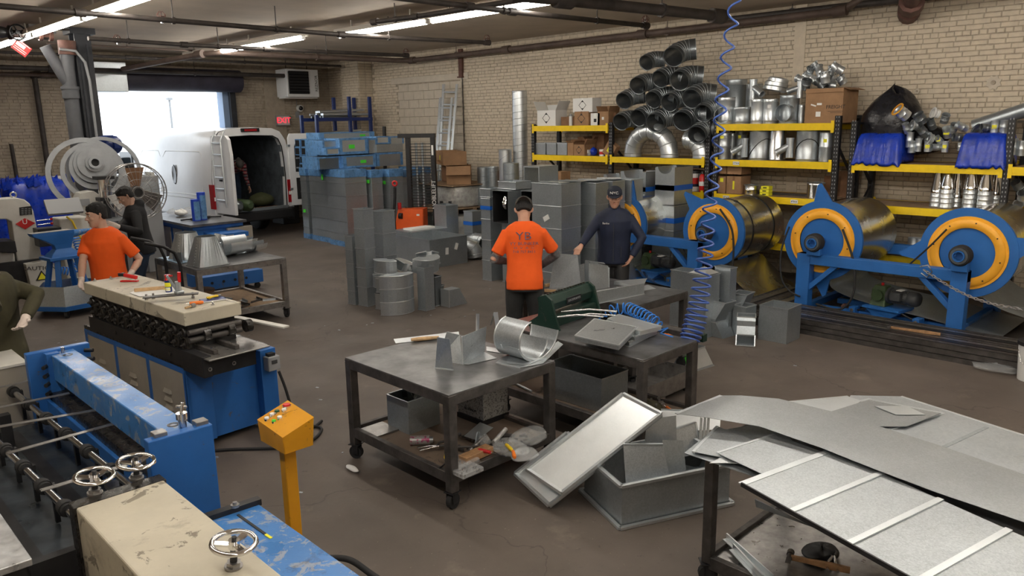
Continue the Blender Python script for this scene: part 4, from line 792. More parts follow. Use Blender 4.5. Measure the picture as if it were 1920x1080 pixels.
# gear motors
def motor(x,y,lb,rot):
    t = thing('gear_motor',lb,'motor',(x,y,0),rot)
    G().box(-.28,-.45,.03,-.18,.45,.07).build('base_rail','blue_clean',t); G().box(.12,-.45,.03,.22,.45,.07).build('base_rail','blue_clean',t)
    for s in (-1,1):
        G().box(-.28,s*.40-.04,.05,-.16,s*.40+.04,.16).build('pivot_bracket','blue_clean',t); G().cyl((-.22,s*.36,.12),(-.22,s*.12,.2),.012,n=6).build('link_rod','black_steel',t); G().cyl((-.29,s*.4,.12),(-.15,s*.4,.12),.022,n=10).build('pin','steel_worn',t)
    DN = T_(0,0,-.11)
    g = G(DN); g.prism([(-.26,.30),(.20,.30),(.05,.17),(-.08,.17)],-.14,.14,Matrix(((0,0,1,-.12),(1,0,0,.05),(0,1,0,0),(0,0,0,1)))); g.build('stand','blue_clean',t,bev=.006)
    G(DN).box(-.3,-.2,.30,.06,.26,.325).build('mount_plate','blue_clean',t)
    G(DN).loft([[(-.22,.02,.33),(.0,.02,.33),(.0,.22,.33),(-.22,.22,.33)],[(-.2,.03,.40),(-.02,.03,.40),(-.02,.21,.40),(-.2,.21,.40)],[(-.2,.03,.52),(-.02,.03,.52),(-.02,.21,.52),(-.2,.21,.52)],[(-.17,.05,.57),(-.05,.05,.57),(-.05,.19,.57),(-.17,.19,.57)]],(True,True),False).build('gearbox','motor_green',t,bev=.012)
    G(DN).cyl((-.21,.12,.46),(-.235,.12,.46),.07,n=16).build('gearbox_cover','motor_green',t); G(DN).cyl((-.11,.12,.57),(-.11,.12,.60),.018,n=8).build('breather_plug','red',t)
    g = G(DN@frame((-.11,.03,.46),(0,-1,0))); g.lathe([(.06,0),(.10,.0),(.10,.03),(.08,.04),(.08,.24),(.075,.25)],None,24,(True,True)); g.build('motor_body','motor_grey',t)
    g = G(DN@frame((-.11,.03,.46),(0,-1,0)))
    for k in range(20): a = 2*PI*k/20; g.cb((.083*math.cos(a),.083*math.sin(a),.14),(.012,.004,.17),RZ(a))
    g.build('cooling_fin','motor_grey',t)['kind'] = 'stuff'
    G(DN@frame((-.11,-.22,.46),(0,-1,0))).lathe([(.083,0),(.088,.01),(.088,.09),(.07,.12),(.02,.125)],None,24,(True,True)).build('fan_cover','motor_grey',t)
    G(DN).box(-.25,-.17,.43,-.18,-.05,.53).build('terminal_box','motor_grey',t,bev=.005); G(DN).box(-.19,-.16,.545,-.08,-.09,.552).build('name_plate','paper',t)
    return t
motor(9.85,3.38,'green gearbox and grey motor on a blue bracket at right',-.15)
motor(10.0,6.95,'green gearbox and black motor beside the man in navy',-.1)
# drive belt cables hanging from the discs
def cable(name,pts,r,m,lb,n=8,parent=None,cat='cable'):
    P = [Vector(p) for p in pts]; out = []
    for i in range(len(P)-1):
        p0,p1,p2,p3 = P[max(i-1,0)],P[i],P[i+1],P[min(i+2,len(P)-1)]
        for k in range(n): u = k/n; out.append(.5*((2*p1)+(p2-p0)*u+(2*p0-5*p1+4*p2-p3)*u*u+(3*p1-p0-3*p2+p3)*u**3))
    out.append(P[-1]); g = G().tube([tuple(p) for p in out],r,8)
    if parent is not None: return g.build(name,m,parent,world=True)
    o0 = P[0].copy(); g.v = [(a-o0.x,b_-o0.y,c_-o0.z) for a,b_,c_ in g.v]
    return tag(g.build(name,m,loc=tuple(o0)),lb,cat)
def A(px,py,x): return tuple(at(px,py,x=x))
cable('drive_cable',[A(1350,392,9.50),A(1372,430,9.48),A(1375,480,9.46),A(1368,520,9.44),A(1345,550,9.44)],.014,'rubber','black cable looping below the strapped coil')
cable('drive_cable',[A(1480,425,9.50),A(1465,470,9.45),A(1465,520,9.42),A(1480,545,9.42),A(1500,556,9.42)],.012,'rubber','thin black cable loop left of the right stand leg')
cable('drive_cable',[A(1580,430,9.50),A(1600,490,9.46),A(1600,550,9.44),A(1575,580,9.44),A(1530,570,9.44)],.014,'rubber','black cable loop hanging behind the right stand brace')
cable('drive_cable',[A(1255,495,9.5),A(1262,455,9.5),A(1275,455,9.5),A(1290,490,9.5),A(1300,520,9.5)],.01,'rubber','black cable from the small motor to the left stand')
cable('drive_cable',[A(1775,430,9.5),A(1740,465,9.5),A(1700,500,9.55)],.010,'rubber','black belt line stretched beside the right coil')
# chain
t = thing('hanging_chain','steel chain hanging from the right coil stand','chain',A(1732,506,9.38)); a = Vector(A(1732,506,9.38)); e = Vector(A(1935,582,9.2)); N_ = 34; prev = None
me_link = None
for k in range(N_):
    u = (k+.5)/N_; p = a.lerp(e,u); p.z -= .10*math.sin(PI*u); d = (e-a).normalized(); d.z -= .10*PI*math.cos(PI*u)/(e-a).length; d.normalize()
    if me_link is None:
        g = G(); pts = [(.021*math.sin(q*PI/6)*(.62),0,.021*math.cos(q*PI/6)*1.25) for q in range(13)]; g.tube(pts,.0052,6,False); me_link = g.build('link','steel_worn',t); o = me_link
    else: o = me_link.copy(); C.objects.link(o)
    o.parent = t; M = frame(p,d,(0,0,1) if k % 2 else (1,0,.2)); o.matrix_local = T_(*a).inverted() @ M
g = G(); g.tube([A(1725,500,9.36),A(1740,497,9.34),A(1748,510,9.36),A(1738,520,9.37),A(1727,512,9.37)],.008,6).build('chain_hook','steel_worn',t,world=True)
# bar stock lying on the floor
R_ = random.Random(2)
for k in range(24):
    X = 8.62+(k % 8)*.088; z = .062*(k//8); y0 = 1.3+R_.uniform(-.2,.2); y1 = 4.35+R_.uniform(-.25,.3)
    t = thing('steel_channel','long dark steel channel, '+['first from the aisle','second from the aisle','third from the aisle','fourth from the aisle','fourth from the stand legs','third from the stand legs','second from the stand legs','nearest the stand legs'][k % 8]+(' in the lower layer',' in the middle layer',' in the upper layer')[k//8],'steel bar',(X,(y0+y1)/2,z),R_.uniform(-.004,.004),'steel channels stacked on the floor'); L = (y1-y0)/2
    G().box(-.04,-L,0,-.035,L,.058).box(.035,-L,0,.04,L,.058).box(-.04,-L,.052,.04,L,.058).build('channel',['mill_scale','black_steel','steel_worn','mill_scale'][k % 4] if k >= 8 else 'mill_scale',t)
for k in range(5):
    X = 8.66+k*.12; y0,y1 = 4.7,8.0; t = thing('steel_channel','dark steel channel behind the square ducts, '+['nearest the aisle','second','middle','fourth','nearest the stand'][k],'steel bar',(X+.2,6.3,0),0,'steel channels behind the ducts'); G().box(-.04,-1.6,0,.04,1.6,.05).build('channel','mill_scale',t)
for k in range(3):
    a = Vector(A(1398+k*22,574+k*3,9.3)); t = thing('flat_bar','flat steel bar resting crosswise by the stand leg, '+['left','middle','right'][k]+' of three','steel bar',(9.15+.05*k,4.95-.16*k,.13),-PI/2+.0,'flat bars by the stand leg'); G(RX(-0.0)).box(-.06,-.1,0,.06,1.2,.012).box(-.06,-.1,0,-.052,1.2,.03).build('bar','steel_worn' if k != 1 else 'mill_scale',t)
def hammer(loc,rz,lb,L=.32,z=0,m='wood',hm='mill_scale',grp=None):
    t = thing('hammer',lb,'hammer',loc,rz,grp); G().loft([[(x,y*s,.018+zz*s) for y,zz in ((-.011,-.014),(.011,-.014),(.014,0),(.011,.014),(-.011,.014),(-.014,0))] for x,s in ((-L,1.0),(-L*.7,1.15),(-L*.3,.8),(0,.9))]).build('handle',m,t)
    G().cyl((0,-.055,.02),(0,-.02,.02),.019,n=12).cyl((0,-.02,.02),(0,.03,.02),.014,n=8).loft([[(-.012,.03,.01),(.012,.03,.01),(.012,.03,.034),(-.012,.03,.034)],[(-.014,.07,.02),(.014,.07,.02),(.014,.07,.024),(-.014,.07,.024)]],(True,True),False).build('head',hm,t)
    return t
hammer((8.78,3.05,.187),PI/2+.12,'wooden handled hammer lying on the steel channels',.5)
p = at(1670,627,z=.13)
# pail at the right edge, plastic bag on the floor
p = at(1921,715,z=0); t = thing('plastic_pail','white pail with handle standing at the right picture edge','bucket',(p.x+.1,p.y-.04,0)); G().lathe([(.125,0),(.145,.36)],None,28,(True,False)).build('body','white_paint',t); G().lathe([(.14,.34),(.155,.345),(.155,.38),(.12,.385)],None,28,(False,True)).build('lid','black',t)
G().tube([(-.1,.12,.3),(-.16,.08,.2),(-.17,0,.16),(-.15,-.08,.2),(-.1,-.12,.3)],.004,6).build('handle','chrome',t); g = G()
for k in range(6): g.cb((-.14+k*.001,-.02,.27-k*.035),(.004,.07,.006),RZ(-.2))
g.build('printed_text','plastic_grey',t)['kind'] = 'stuff'
p = at(1868,695,z=0); crumple('plastic_bag','clear crumpled plastic bag on the floor near the right edge','bag',(p.x,p.y,0),(.17,.22,.07),'plastic_clear',21,n=14,amp=.35)
# ------------------------------------------------------------ work tables in the middle
def caster(t,x,y,z=.11,r=.05,rz=0):
    M = T_(x,y,0)@RZ(rz); G(M).cyl((0,-.018,r),(0,.018,r),r,n=16).build('caster_wheel','rubber',t,bev=.004,seg=1)
    G(M).box(-.03,-.032,r-.01,.02,-.024,z).box(-.03,.024,r-.01,.02,.032,z).box(-.045,-.04,z-.006,.045,.04,z).build('caster_fork','black_steel',t)
def work_table(lb,x0,x1,y0,y1,h,shelf=.24,sec=.055,m='mill_scale',skirt=.07,wheels=True,top_over=.0,shelf_m='pallet'):
    cx,cy = (x0+x1)/2,(y0+y1)/2; t = thing('work_table',lb,'table',(cx,cy,0)); w_,d = (x1-x0)/2,(y1-y0)/2
    G().box(-w_-top_over,-d-top_over,h-.008,w_+top_over,d+top_over,h).build('tabletop','table_top',t,bev=.002,seg=1)
    for s in (-1,1):
        G().box(-w_,s*d-(sec if s > 0 else 0),h-.008-skirt,w_,s*d+(sec if s < 0 else 0),h-.008).build('apron',m,t,bev=.003,seg=1)
        G().box(s*w_-(.01 if s > 0 else 0),-d,h-.008-skirt,s*w_+(.01 if s < 0 else 0),d,h-.008).build('apron',m,t,bev=.002,seg=1)
    zb = .12 if wheels else 0
    for sx in (-1,1):
        for sy in (-1,1):
            x = sx*w_-(sec if sx > 0 else 0); y = sy*d-(sec if sy > 0 else 0)
            G().box(x-.003,y-.003,zb,x+sec+.003,y+sec+.003,h-.010).build('leg',m,t,bev=.004,seg=1)
            if wheels: caster(t,x+sec/2,y+sec/2,.12,.052,RNG.uniform(0,3))
    if shelf:
        for s in (-1,1):
            G().box(-w_,s*d-(.04 if s > 0 else 0),shelf-.07,w_,s*d+(.04 if s < 0 else 0),shelf+.005).build('shelf_rail',m,t,bev=.003,seg=1)
            G().box(s*w_-(.04 if s > 0 else 0),-d,shelf-.07,s*w_+(.04 if s < 0 else 0),d,shelf+.005).build('shelf_rail',m,t,bev=.003,seg=1)
        G().box(-w_+.03,-d+.03,shelf-.035,w_-.03,d-.03,shelf-.022).build('shelf',shelf_m,t)
    return t
TH = .8
worn('shelf_board',(.15,.11,.08),(.05,.04,.03),.6,.75,4)
work_table('square black steel work table on casters, nearest the camera',2.98,3.98,3.66,4.86,TH,.25,.06,shelf_m='shelf_board')
T3 = (4.42,5.12,3.20,4.72); work_table('black steel work table carrying the green forming tool and tray parts',T3[0],T3[1],T3[2],T3[3],TH,.25,.055,shelf_m='shelf_board')
T4 = (5.70,6.60,4.25,5.75); work_table('large black steel work table before the man in navy',T4[0],T4[1],T4[2],T4[3],TH,.30,.06,shelf_m='shelf_board')
def plate(pts,lb,m='galv_flat',name='sheet_metal_part',cat='sheet metal',group=None,th=.002,hem=None,loc=None):
    """flat or folded sheet from world-space polygons"""
    o0 = Vector(loc) if loc else sum((Vector(p) for p in pts[0]),Vector())/len(pts[0]); t = thing(name,lb,cat,tuple(o0),0,group)
    g = G()
    for q in pts: g.poly(q)
    g.build('sheet',m,t,world=True,solid=th)
    if hem:
        for (a,b_) in hem: G().bar(a,b_,.012,.008).build('folded_edge','galv_bright',t,world=True)
    return t
def Z(px,py,z): return tuple(at(px,py,z=z))
def up(p,dz): return (p[0],p[1],p[2]+dz)
def V(px,py,px2,py2,z):
    """point above the table point seen at px,py, seen at px2,py2 (height measured on the upright plane)"""
    b_ = at(px,py,z=z); n_ = Vector((b_.x,b_.y,0)).normalized(); d = _f + _r*((px2-960)/FPX) - _u*((py2-540)/FPX); s = (b_.x*n_.x+b_.y*n_.y)/(d.x*n_.x+d.y*n_.y); return tuple(EYE+d*s)
h = TH+.003
# flat strip and wooden file at the back of the near table
plate([[Z(738,636,h+.0),Z(860,622,h+.0),Z(862,632,h+.0),Z(742,644,h+.0)]],'long flat white metal strip on the near table','galv_bright')
pp = at(745,640,z=h); qq = at(835,632,z=h)
G_ = thing('wooden_mallet','wooden handled tool lying beside the folded bracket','tool',Z(818,637,h),at(776,641,z=0).y*0+math.atan2((pp-qq).y,(pp-qq).x)); G().tube([(-.02,0,.018),(.06,0,.018),(.14,0,.018),(.2,0,.018)],.016,10,radii=[.012,.016,.017,.013]).build('handle','wood_light',G_)
# folded bracket with three uprights
B = lambda px,py: Z(px,py,h)
plate([[B(816,690),B(850,694),V(850,694,843,636,h),V(816,690,820,632,h)]],'upright leaf at the left of the folded bracket','galv_mid',hem=[(B(816,690),B(850,694))])
plate([[B(820,676),V(820,676,838,622,h),V(842,676,862,628,h),B(868,683)],[B(868,683),V(868,683,866,631,h),V(908,660,912,612,h),B(908,660)],[B(868,683),B(908,660),B(932,672),B(878,684)]],'folded grey bracket with handwritten mark on the near table','galv_flat',hem=[(B(868,683),V(868,683,866,631,h))])
cv = Vector(V(868,683,866,631,h)); dv = Vector(V(908,660,912,612,h)); b0 = Vector(B(868,683)); b1 = Vector(B(908,660)); ctr = (cv+dv+b0+b1)/4; xa = (b1-b0).normalized(); nn = xa.cross(Vector((0,0,1))).normalized();
if nn.dot(EYE-ctr) < 0: nn = -nn
t = thing('pen_mark','black handwritten scrawl on the folded bracket','writing',tuple(ctr+nn*.003)); R_ = random.Random(1); g = G(); g.tube([tuple(ctr+nn*.004+xa*(-.05+.012*k)+Vector((0,0,.012*math.sin(k*2.1)+R_.uniform(-.004,.004)))) for k in range(9)],.0012,4).build('ink','black',t,world=True)
# L shaped thin angles behind
plate([[V(893,628,893,588,h),V(898,630,899,588,h),B(898,632),B(892,631)]],'narrow upright strip behind the folded bracket','galv_bright')
plate([[V(925,655,925,586,h),V(935,650,933,585,h),B(942,655),B(936,659)],[B(912,650),B(942,655),B(938,662),B(912,658)],[V(925,655,925,586,h),V(929,652,928,585,h),V(924,620,922,608,h),V(921,622,919,610,h)]],'thin L shaped angle standing on the near table','galv_bright')
# curved gore pieces
def curved(lb,M,r,w_,a0,a1,m='galv_flat',n=18,taper=1.0,rims=True):
    t = thing('curved_duct_part',lb,'duct part',M=M); g = G(); rings = []
    for i in range(n+1): a = a0+(a1-a0)*i/n; ww = w_/2*(1+(taper-1)*i/n); rings.append([(r*math.cos(a),-ww,r*math.sin(a)),(r*math.cos(a),ww,r*math.sin(a))])
    g.loft(rings,(False,False),True,False); g.build('shell',m,t,solid=.002)
    if rims:
        for s in (0,1): G().tube([rings[i][s] for i in range(n+1)],.006,6).build('rim','galv_bright',t)
    return t
cc = at(1003,680,z=h)
curved('large curled duct throat piece standing on the near table',T_(cc.x+.02,cc.y+.16,h+.152),.145,.26,math.radians(100),math.radians(352))
curved('flared curved cheek leaning beside the curled throat piece',T_(cc.x+.05,cc.y+.13,h+.20),.19,.18,math.radians(205),math.radians(358),taper=1.5)
plate([[Z(930,680,h),Z(945,668,h),Z(1000,672,h),Z(1046,640,h+.03),Z(1056,646,h+.03),Z(1018,682,h),Z(975,690,h)]],'flat fan shaped metal plate under the curled piece','galv_flat',hem=[(Z(930,680,h),Z(975,690,h))])
plate([[Z(955,662,h+.012),Z(1010,660,h+.02),Z(1030,668,h+.012),Z(990,684,h+.006),Z(950,682,h+.006)]],'second fan shaped metal plate under the curled piece','galv')
# lower shelf of the near table
sz = .252
def S2(px,py,dz=0): return Z(px,py,sz+dz)
def open_box(lb,x,y,z,w_,d,hh,rz,m='galv_mid',name='metal_box',cat='box',rim=True,group=None,th=.003,bottom=True,flare=0):
    t = thing(name,lb,cat,(x,y,z),rz,group); g = G().loft([rect(w_,d,0),rect(w_+flare,d+flare,hh)],(bottom,False),False); g.build('shell',m,t,solid=th)
    if rim:
        q = rect(w_+flare,d+flare,hh)
        for k in range(4): G().bar(q[k],q[(k+1)%4],.010,.008).build('folded_edge','galv',t)
    return t
open_box('small open grey metal box on the near table lower shelf',3.38,4.58,sz-.03,.30,.26,.26,.02)
R_ = random.Random(6)
for k in range(9):
    g = G(T_(3.38+R_.uniform(-.09,.09),4.58+R_.uniform(-.08,.08),sz+.20+R_.uniform(0,.03))@RZ(R_.uniform(0,6))@RX(R_.uniform(.2,1.3)))
    t = None; g.box(-.02,-.05,0,.02,.05,.002).box(-.02,-.05,0,-.018,.05,.02); g.v = [tuple(v) for v in g.v]; o = g.build('metal_scrap','galv_bright' if k % 2 else 'galv_dark'); tag(o,'bent metal offcut inside the small open grey box, '+('pale ' if k % 2 else 'dark ')+['back left','back right','middle','front left','front right','near the rim','lowest','leaning','topmost'][k]+' one','scrap','metal offcuts in the small grey box')
t = thing('speckled_case','grey speckled metal case under the near table','box',(3.86,4.32,sz-.03),.0);
mat('speckle',(.40,.40,.39),.5,.3,col2=(.08,.08,.08),vs=90,thr=(.5,.62))
G().box(-.13,-.15,.045,.13,.15,.36).build('body','speckle',t,bev=.006); lettering('lettering','ELITE',.035,'black',t,basis((-.131,.06,.17),(0,-1,0),(-1,0,0))); lettering('lettering','ALUMINUM',.028,'black',t,basis((-.131,.0,.10),(0,-1,0),(-1,0,0)))
for sx in (-1,1): G().cyl((sx*.1,-.12,.02),(sx*.1,-.1,.02),.02,n=10).build('wheel','rubber',t)
G().box(-.14,-.15,.0,.14,.15,.045).build('base','black_steel',t)
plate([[S2(870,818),S2(900,792),S2(925,802),S2(895,826)]],'flat galvanised offcut under the near table','galv_bright')
p = at(700,823,z=sz); t = thing('steel_plate','small brown steel plate on the shelf corner','plate',(3.12,4.68,sz-.022)); G().box(-.11,-.11,0,.11,.11,.012).build('plate','steel_worn',t)
p = at(790,828,z=sz); t = thing('spray_can','spray can lying on its side on the near lower shelf','can',tuple(p+Vector((0,0,.01))),-.7); mat('can_print',(.35,.33,.32),.35,.3,col2=(.30,.05,.12),vs=28,thr=(.52,.56)); G().cyl((-.08,0,.0),(.06,0,.0),.034,n=16).build('can','can_print',t); G().cyl((.06,0,0),(.085,0,0),.028,.02,n=12).build('cap','galv',t)
def clamp(loc,rz,lb):
    t = thing('locking_clamp',lb,'tool',loc,rz); G().tube([(-.12,.02,.012),(-.04,.02,.014),(.02,.0,.014)],.009,6).build('handle','polished',t); G().tube([(-.12,-.03,.012),(-.03,-.015,.014),(.03,-.01,.014)],.008,6).build('handle','polished',t)
    G().tube([(.02,0,.014),(.05,.05,.014),(.10,.055,.014),(.12,.02,.014)],.01,6).build('jaw','mill_scale',t); G().tube([(.03,-.01,.014),(.07,-.02,.014),(.115,.005,.014)],.01,6).build('jaw','mill_scale',t)
clamp(S2(815,840),-.4,'locking clamp pliers beside the spray can')
def screwdriver(loc,rz,lb,m,L=.12):
    t = thing('screwdriver',lb,'screwdriver',loc,rz); G().tube([(0,0,.015),(.02,0,.015),(.06,0,.015),(.10,0,.015)],.014,8,radii=[.010,.015,.013,.012]).build('handle',m,t); G().cyl((.1,0,.015),(.1+L,0,.012),.003,n=6).build('shaft','chrome',t)
screwdriver(S2(897,847,.03),-1.3,'screwdriver with dark red handle on the plastic bags','red')
p = S2(838,862); t = thing('wire_brush','yellow handled cutter lying at the front of the near shelf','tool',p,.9); G().tube([(-.06,0,.015),(0,.01,.018),(.08,.0,.02),(.15,-.03,.02)],.011,8,radii=[.009,.012,.011,.007]).build('handle','yellow_tool',t); G().tube([(-.16,-.03,.012),(-.10,-.01,.012),(-.05,0,.014)],.006,6).build('jaw','black_steel',t); G().tube([(-.15,.05,.012),(-.10,.02,.012),(-.05,0,.014)],.006,6).build('jaw','black_steel',t)
t = thing('wooden_block','rough wooden block on the near lower shelf','wood',S2(893,858),.05); G().box(-.13,-.04,0,.13,.04,.05).build('block','wood',t,bev=.003,seg=1)
for k,(px,py,lb) in enumerate(((868,868,'clear plastic parts case behind the front leg'),(875,885,'clear plastic parts case nearest the shelf edge'))):
    t = thing('parts_case',lb,'case',S2(px,py),.0); G().box(-.09,-.07,0,.09,.07,.03).build('case','plastic_clear',t,bev=.003,seg=1); g = G(); RR = random.Random(k)
    for q in range(14): g.cb((RR.uniform(-.08,.08),RR.uniform(-.06,.06),.012),(.012,.012,.012))
    g.build('screws','steel_worn',t)['kind'] = 'stuff'
for k,(px,py,sx,sy,szz,lb) in enumerate(((957,850,.13,.16,.09,'clear bag full of tools in the middle of the near shelf'),(992,828,.18,.12,.08,'clear plastic bag at the right end of the near shelf'),(985,858,.12,.1,.05,'small clear bag at the front right of the near shelf'),(908,838,.05,.05,.09,'clear plastic cup like wrapper on the near shelf'))):
    crumple('plastic_bag',lb,'bag',S2(px,py,-.02),(sx,sy,szz),'plastic_clear',40+k,n=14,amp=.3,group='clear bags on the near lower shelf')
for k,(px,py,rz_,m,lb) in enumerate(((960,848,1.2,'yellow_tool','yellow screwdriver in the clear bag'),(965,862,.9,'orange_tool','orange handled screwdriver in the clear bag'))): screwdriver(S2(px,py,.05),rz_,lb,m,.06)
for k,(px,py,px2,py2,m,r,lb) in enumerate(((880,848,905,822,'steel_worn',.013,'left metal rod end leaning on the bags'),(893,838,897,812,'galv_mid',.013,'upright grey rod on the near shelf'),(925,835,948,805,'wrap',.018,'taped pipe stub on the near shelf'),(838,842,905,836,'mill_scale',.008,'thin rod lying from the front leg to the bags'))):
    a_ = Vector(S2(px,py,.0)); b_ = Vector(S2(px2,py2,.04)); t = thing('metal_rod',lb,'rod',tuple(a_)); G().cyl(tuple(a_+Vector((0,0,r))),tuple(b_),r,n=10).build('rod',m,t,world=True)
g = G(); RR = random.Random(3)
for k in range(46):
    u = Vector(S2(RR.uniform(860,1000),RR.uniform(815,850),-.02)); g.M = T_(*u)@RZ(RR.uniform(0,6))@RX(RR.uniform(-.3,.3)); g.box(-.03*RR.random()-.01,-.01,.005,.03*RR.random()+.01,.01,.02)
tag(g.build('loose_hardware','mill_scale'),'loose dark hardware scattered over the near lower shelf','hardware',kind='stuff')
# rag and chips on the floor
crumple('fabric_scrap','small pale rag scrap on the floor left of the near table','rag',Z(660,882,0),(.03,.08,.03),'paper',51,n=10,amp=.4)
RR = random.Random(12); g = G()
for k in range(60):
    x,y = RR.uniform(2.2,8.0),RR.uniform(1.8,12); g.M = T_(x,y,0)@RZ(RR.uniform(0,6)); q = RR.uniform(.006,.018); g.box(-q,-q*.6,0,q,q*.6,.004)
tag(g.build('floor_litter','galv'),'tiny metal chips scattered over the concrete floor','litter',kind='stuff')
# ---- second table: forming tool, trays
def rot_tool():
    p = at(1062,600,z=TH); t = thing('bending_tool','green bench bending machine with black lever rods on the work table','machine',(p.x,p.y,TH),math.radians(8))
    for s in (-1,1): G(RY(0)).prism([(-.16,0),(.16,0),(.15,.04),(.06,.10),(.04,.27),(-.02,.29),(-.08,.25),(-.13,.08)],-.012,.012,Matrix(((0,0,1,s*.33),(1,0,0,0),(0,1,0,0),(0,0,0,1)))).build('end_frame','machine_green',t,bev=.003)
    G().loft([[(x,-.06,.15),(x,.05,.15),(x,.07,.25),(x,.03,.28),(x,-.03,.27),(x,-.07,.21)] for x in (-.33,.33)],(True,True),False).build('upper_beam','machine_green',t,bev=.004)
    G().box(-.33,-.10,.05,.33,.02,.11).build('lower_beam','machine_green',t,bev=.005); G().box(-.33,-.11,.02,.33,-.10,.1).build('apron_plate','machine_green',t)
    G().box(-.10,-.076,.17,.12,-.066,.225).build('name_plate','black_steel',t,bev=.002,seg=1); lettering('lettering','LOCKFORMER',.030,'plastic_grey',t,basis((.01,-.078,.197),(1,0,0),(0,-1,0)))
    for x,L,zz in ((-.33,.38,.10),(-.18,.42,.12),(-.1,.36,.06)): G().tube([(x,-.07,zz),(x+.10,-.07-L*.5,zz+.03),(x+.2,-.07-L,zz+.02)],.009,8).build('lever_rod','polished',t);
    g = G()
    for k in range(14): g.cb((-.28+k*.043,.0,.283),(.014,.014,.01))
    g.build('bolt','grease',t)['kind'] = 'stuff'
rot_tool()
h3 = TH+.003
def tray(lb,pts,z,d=.03,m='galv'):
    P = [Z(x,y,z) for x,y in pts]; o0 = sum((Vector(p) for p in P),Vector())/4; t = thing('duct_end_cap',lb,'sheet metal',tuple(o0),0,'tray shaped duct caps on the work table')
    g = G(); g.poly(P)
    for k in range(4): a_,b_ = P[k],P[(k+1)%4]; g.poly([a_,b_,(b_[0],b_[1],b_[2]-d),(a_[0],a_[1],a_[2]-d)])
    g.build('panel',m,t,world=True,solid=.002)
    for k in range(4): G().bar(P[k],P[(k+1)%4],.012,.010).build('folded_edge','galv_bright',t,world=True)
    return t
tray('top right tray shaped duct cap under the blue hose',((1140,598),(1160,590),(1240,612),(1200,622)),h3+.10,.03,'galv_bright')
tray('tray shaped duct cap low in the stack at right',((1120,618),(1150,606),(1232,620),(1180,640)),h3+.035,.03)
tray('tray shaped duct cap lowest in the stack',((1110,628),(1140,612),(1215,632),(1180,650)),h3+.0,.0)
tray('middle tray shaped duct cap of the stack',((1115,610),(1146,598),(1226,616),(1190,632)),h3+.07,.03)
tb = tray('largest tray shaped duct cap with handwriting, lying on top',((1078,630),(1115,598),(1195,613),(1160,648)),h3+.105,.035,'galv_flat')
u0 = at(1118,619,z=h3+.107); t = thing('pen_mark','black handwritten note on the largest tray cap','writing',tuple(u0)); R_ = random.Random(9)
G().tube([(u0.x+.013*k-.03,u0.y-.02*k*.3+.012*math.sin(k*2.0)+R_.uniform(-.004,.004),u0.z+.001) for k in range(8)],.0012,4).tube([(u0.x+.1+.01*k,u0.y-.07+.01*math.sin(k*2.4),u0.z+.001) for k in range(5)],.0012,4).build('ink','black',t,world=True)
# blue coil hose on the table
P_ = [Z(1138,590,TH+.05),Z(1150,580,TH+.09),Z(1178,578,TH+.10),Z(1205,590,TH+.10),Z(1228,603,TH+.09),Z(1240,615,TH+.06)]
hh = helix(P_,[.03,.048,.05,.05,.045,.03],[.045,.05,.055,.055,.06,.08],14); t = thing('coil_air_hose','bright blue coiled air hose lying over the tray parts','hose',P_[0])
G().tube(hh,.006,6).build('coil','hose_blue',t,world=True); e = Z(1262,632,TH+.02); G().tube([hh[-1],Z(1252,615,TH+.05),Z(1238,625,TH+.04),e],.0065,6).build('tail','hose_blue',t,world=True); G().tube([hh[0],Z(1128,592,TH+.03),Z(1124,597,TH+.02)],.008,6).build('end','hose_blue',t,world=True)
t = thing('air_tool','black pneumatic hand tool under the blue hose','tool',Z(1150,596,TH+.01),.5); G().cyl((-.08,0,.03),(.06,0,.03),.022,n=12).cyl((.06,0,.03),(.10,0,.03),.012,n=8).build('body','black_steel',t); G().bar((-.05,0,.03),(-.09,-.07,.02),.02,.03).build('grip','black_steel',t)
# lower shelf items of the second table
open_box('large open dark grey metal box on the lower shelf beside the leg',4.72,4.00,.225,.34,.62,.28,0,'galv_mid')
crumple('tool_bag','open tool pouch with small parts on the lower shelf','bag',(4.82,3.44,.225),(.14,.12,.09),'olive',61,n=12,amp=.3)
g = G(); RR = random.Random(8)
for k in range(40): g.M = T_(4.72+RR.uniform(-.18,.3),3.42+RR.uniform(-.14,.14),.30 if RR.random() < .3 else .235)@RZ(RR.uniform(0,6)); g.box(-.02,-.008,0,.02,.008,.012)
tag(g.build('loose_hardware','steel_worn'),'loose small parts beside the tool pouch','hardware',kind='stuff')
screwdriver((4.92,3.28,.23),1.0,'orange handled screwdriver on the lower shelf by the leg','orange_tool');
t = thing('metal_rod','short rod lying on the lower shelf at left','rod',(4.5,4.55,.235)); G().cyl((0,-.14,.012),(.05,.1,.012),.011,n=8).build('rod','galv',t)
t = thing('bar_stock','pair of long steel rails lying behind the tray parts','steel bar',(5.3,3.75,TH-.06));
G().box(-.05,-.45,.0,.05,.42,.06).build('rail','mill_scale',t); G().box(.07,-.45,-.03,.13,.42,.03).build('rail','machine_green',t); G().box(-.05,-.45,-.66,.0,-.40,0).build('prop','mill_scale',t); G().box(-.05,.37,-.66,.0,.42,0).build('prop','mill_scale',t)
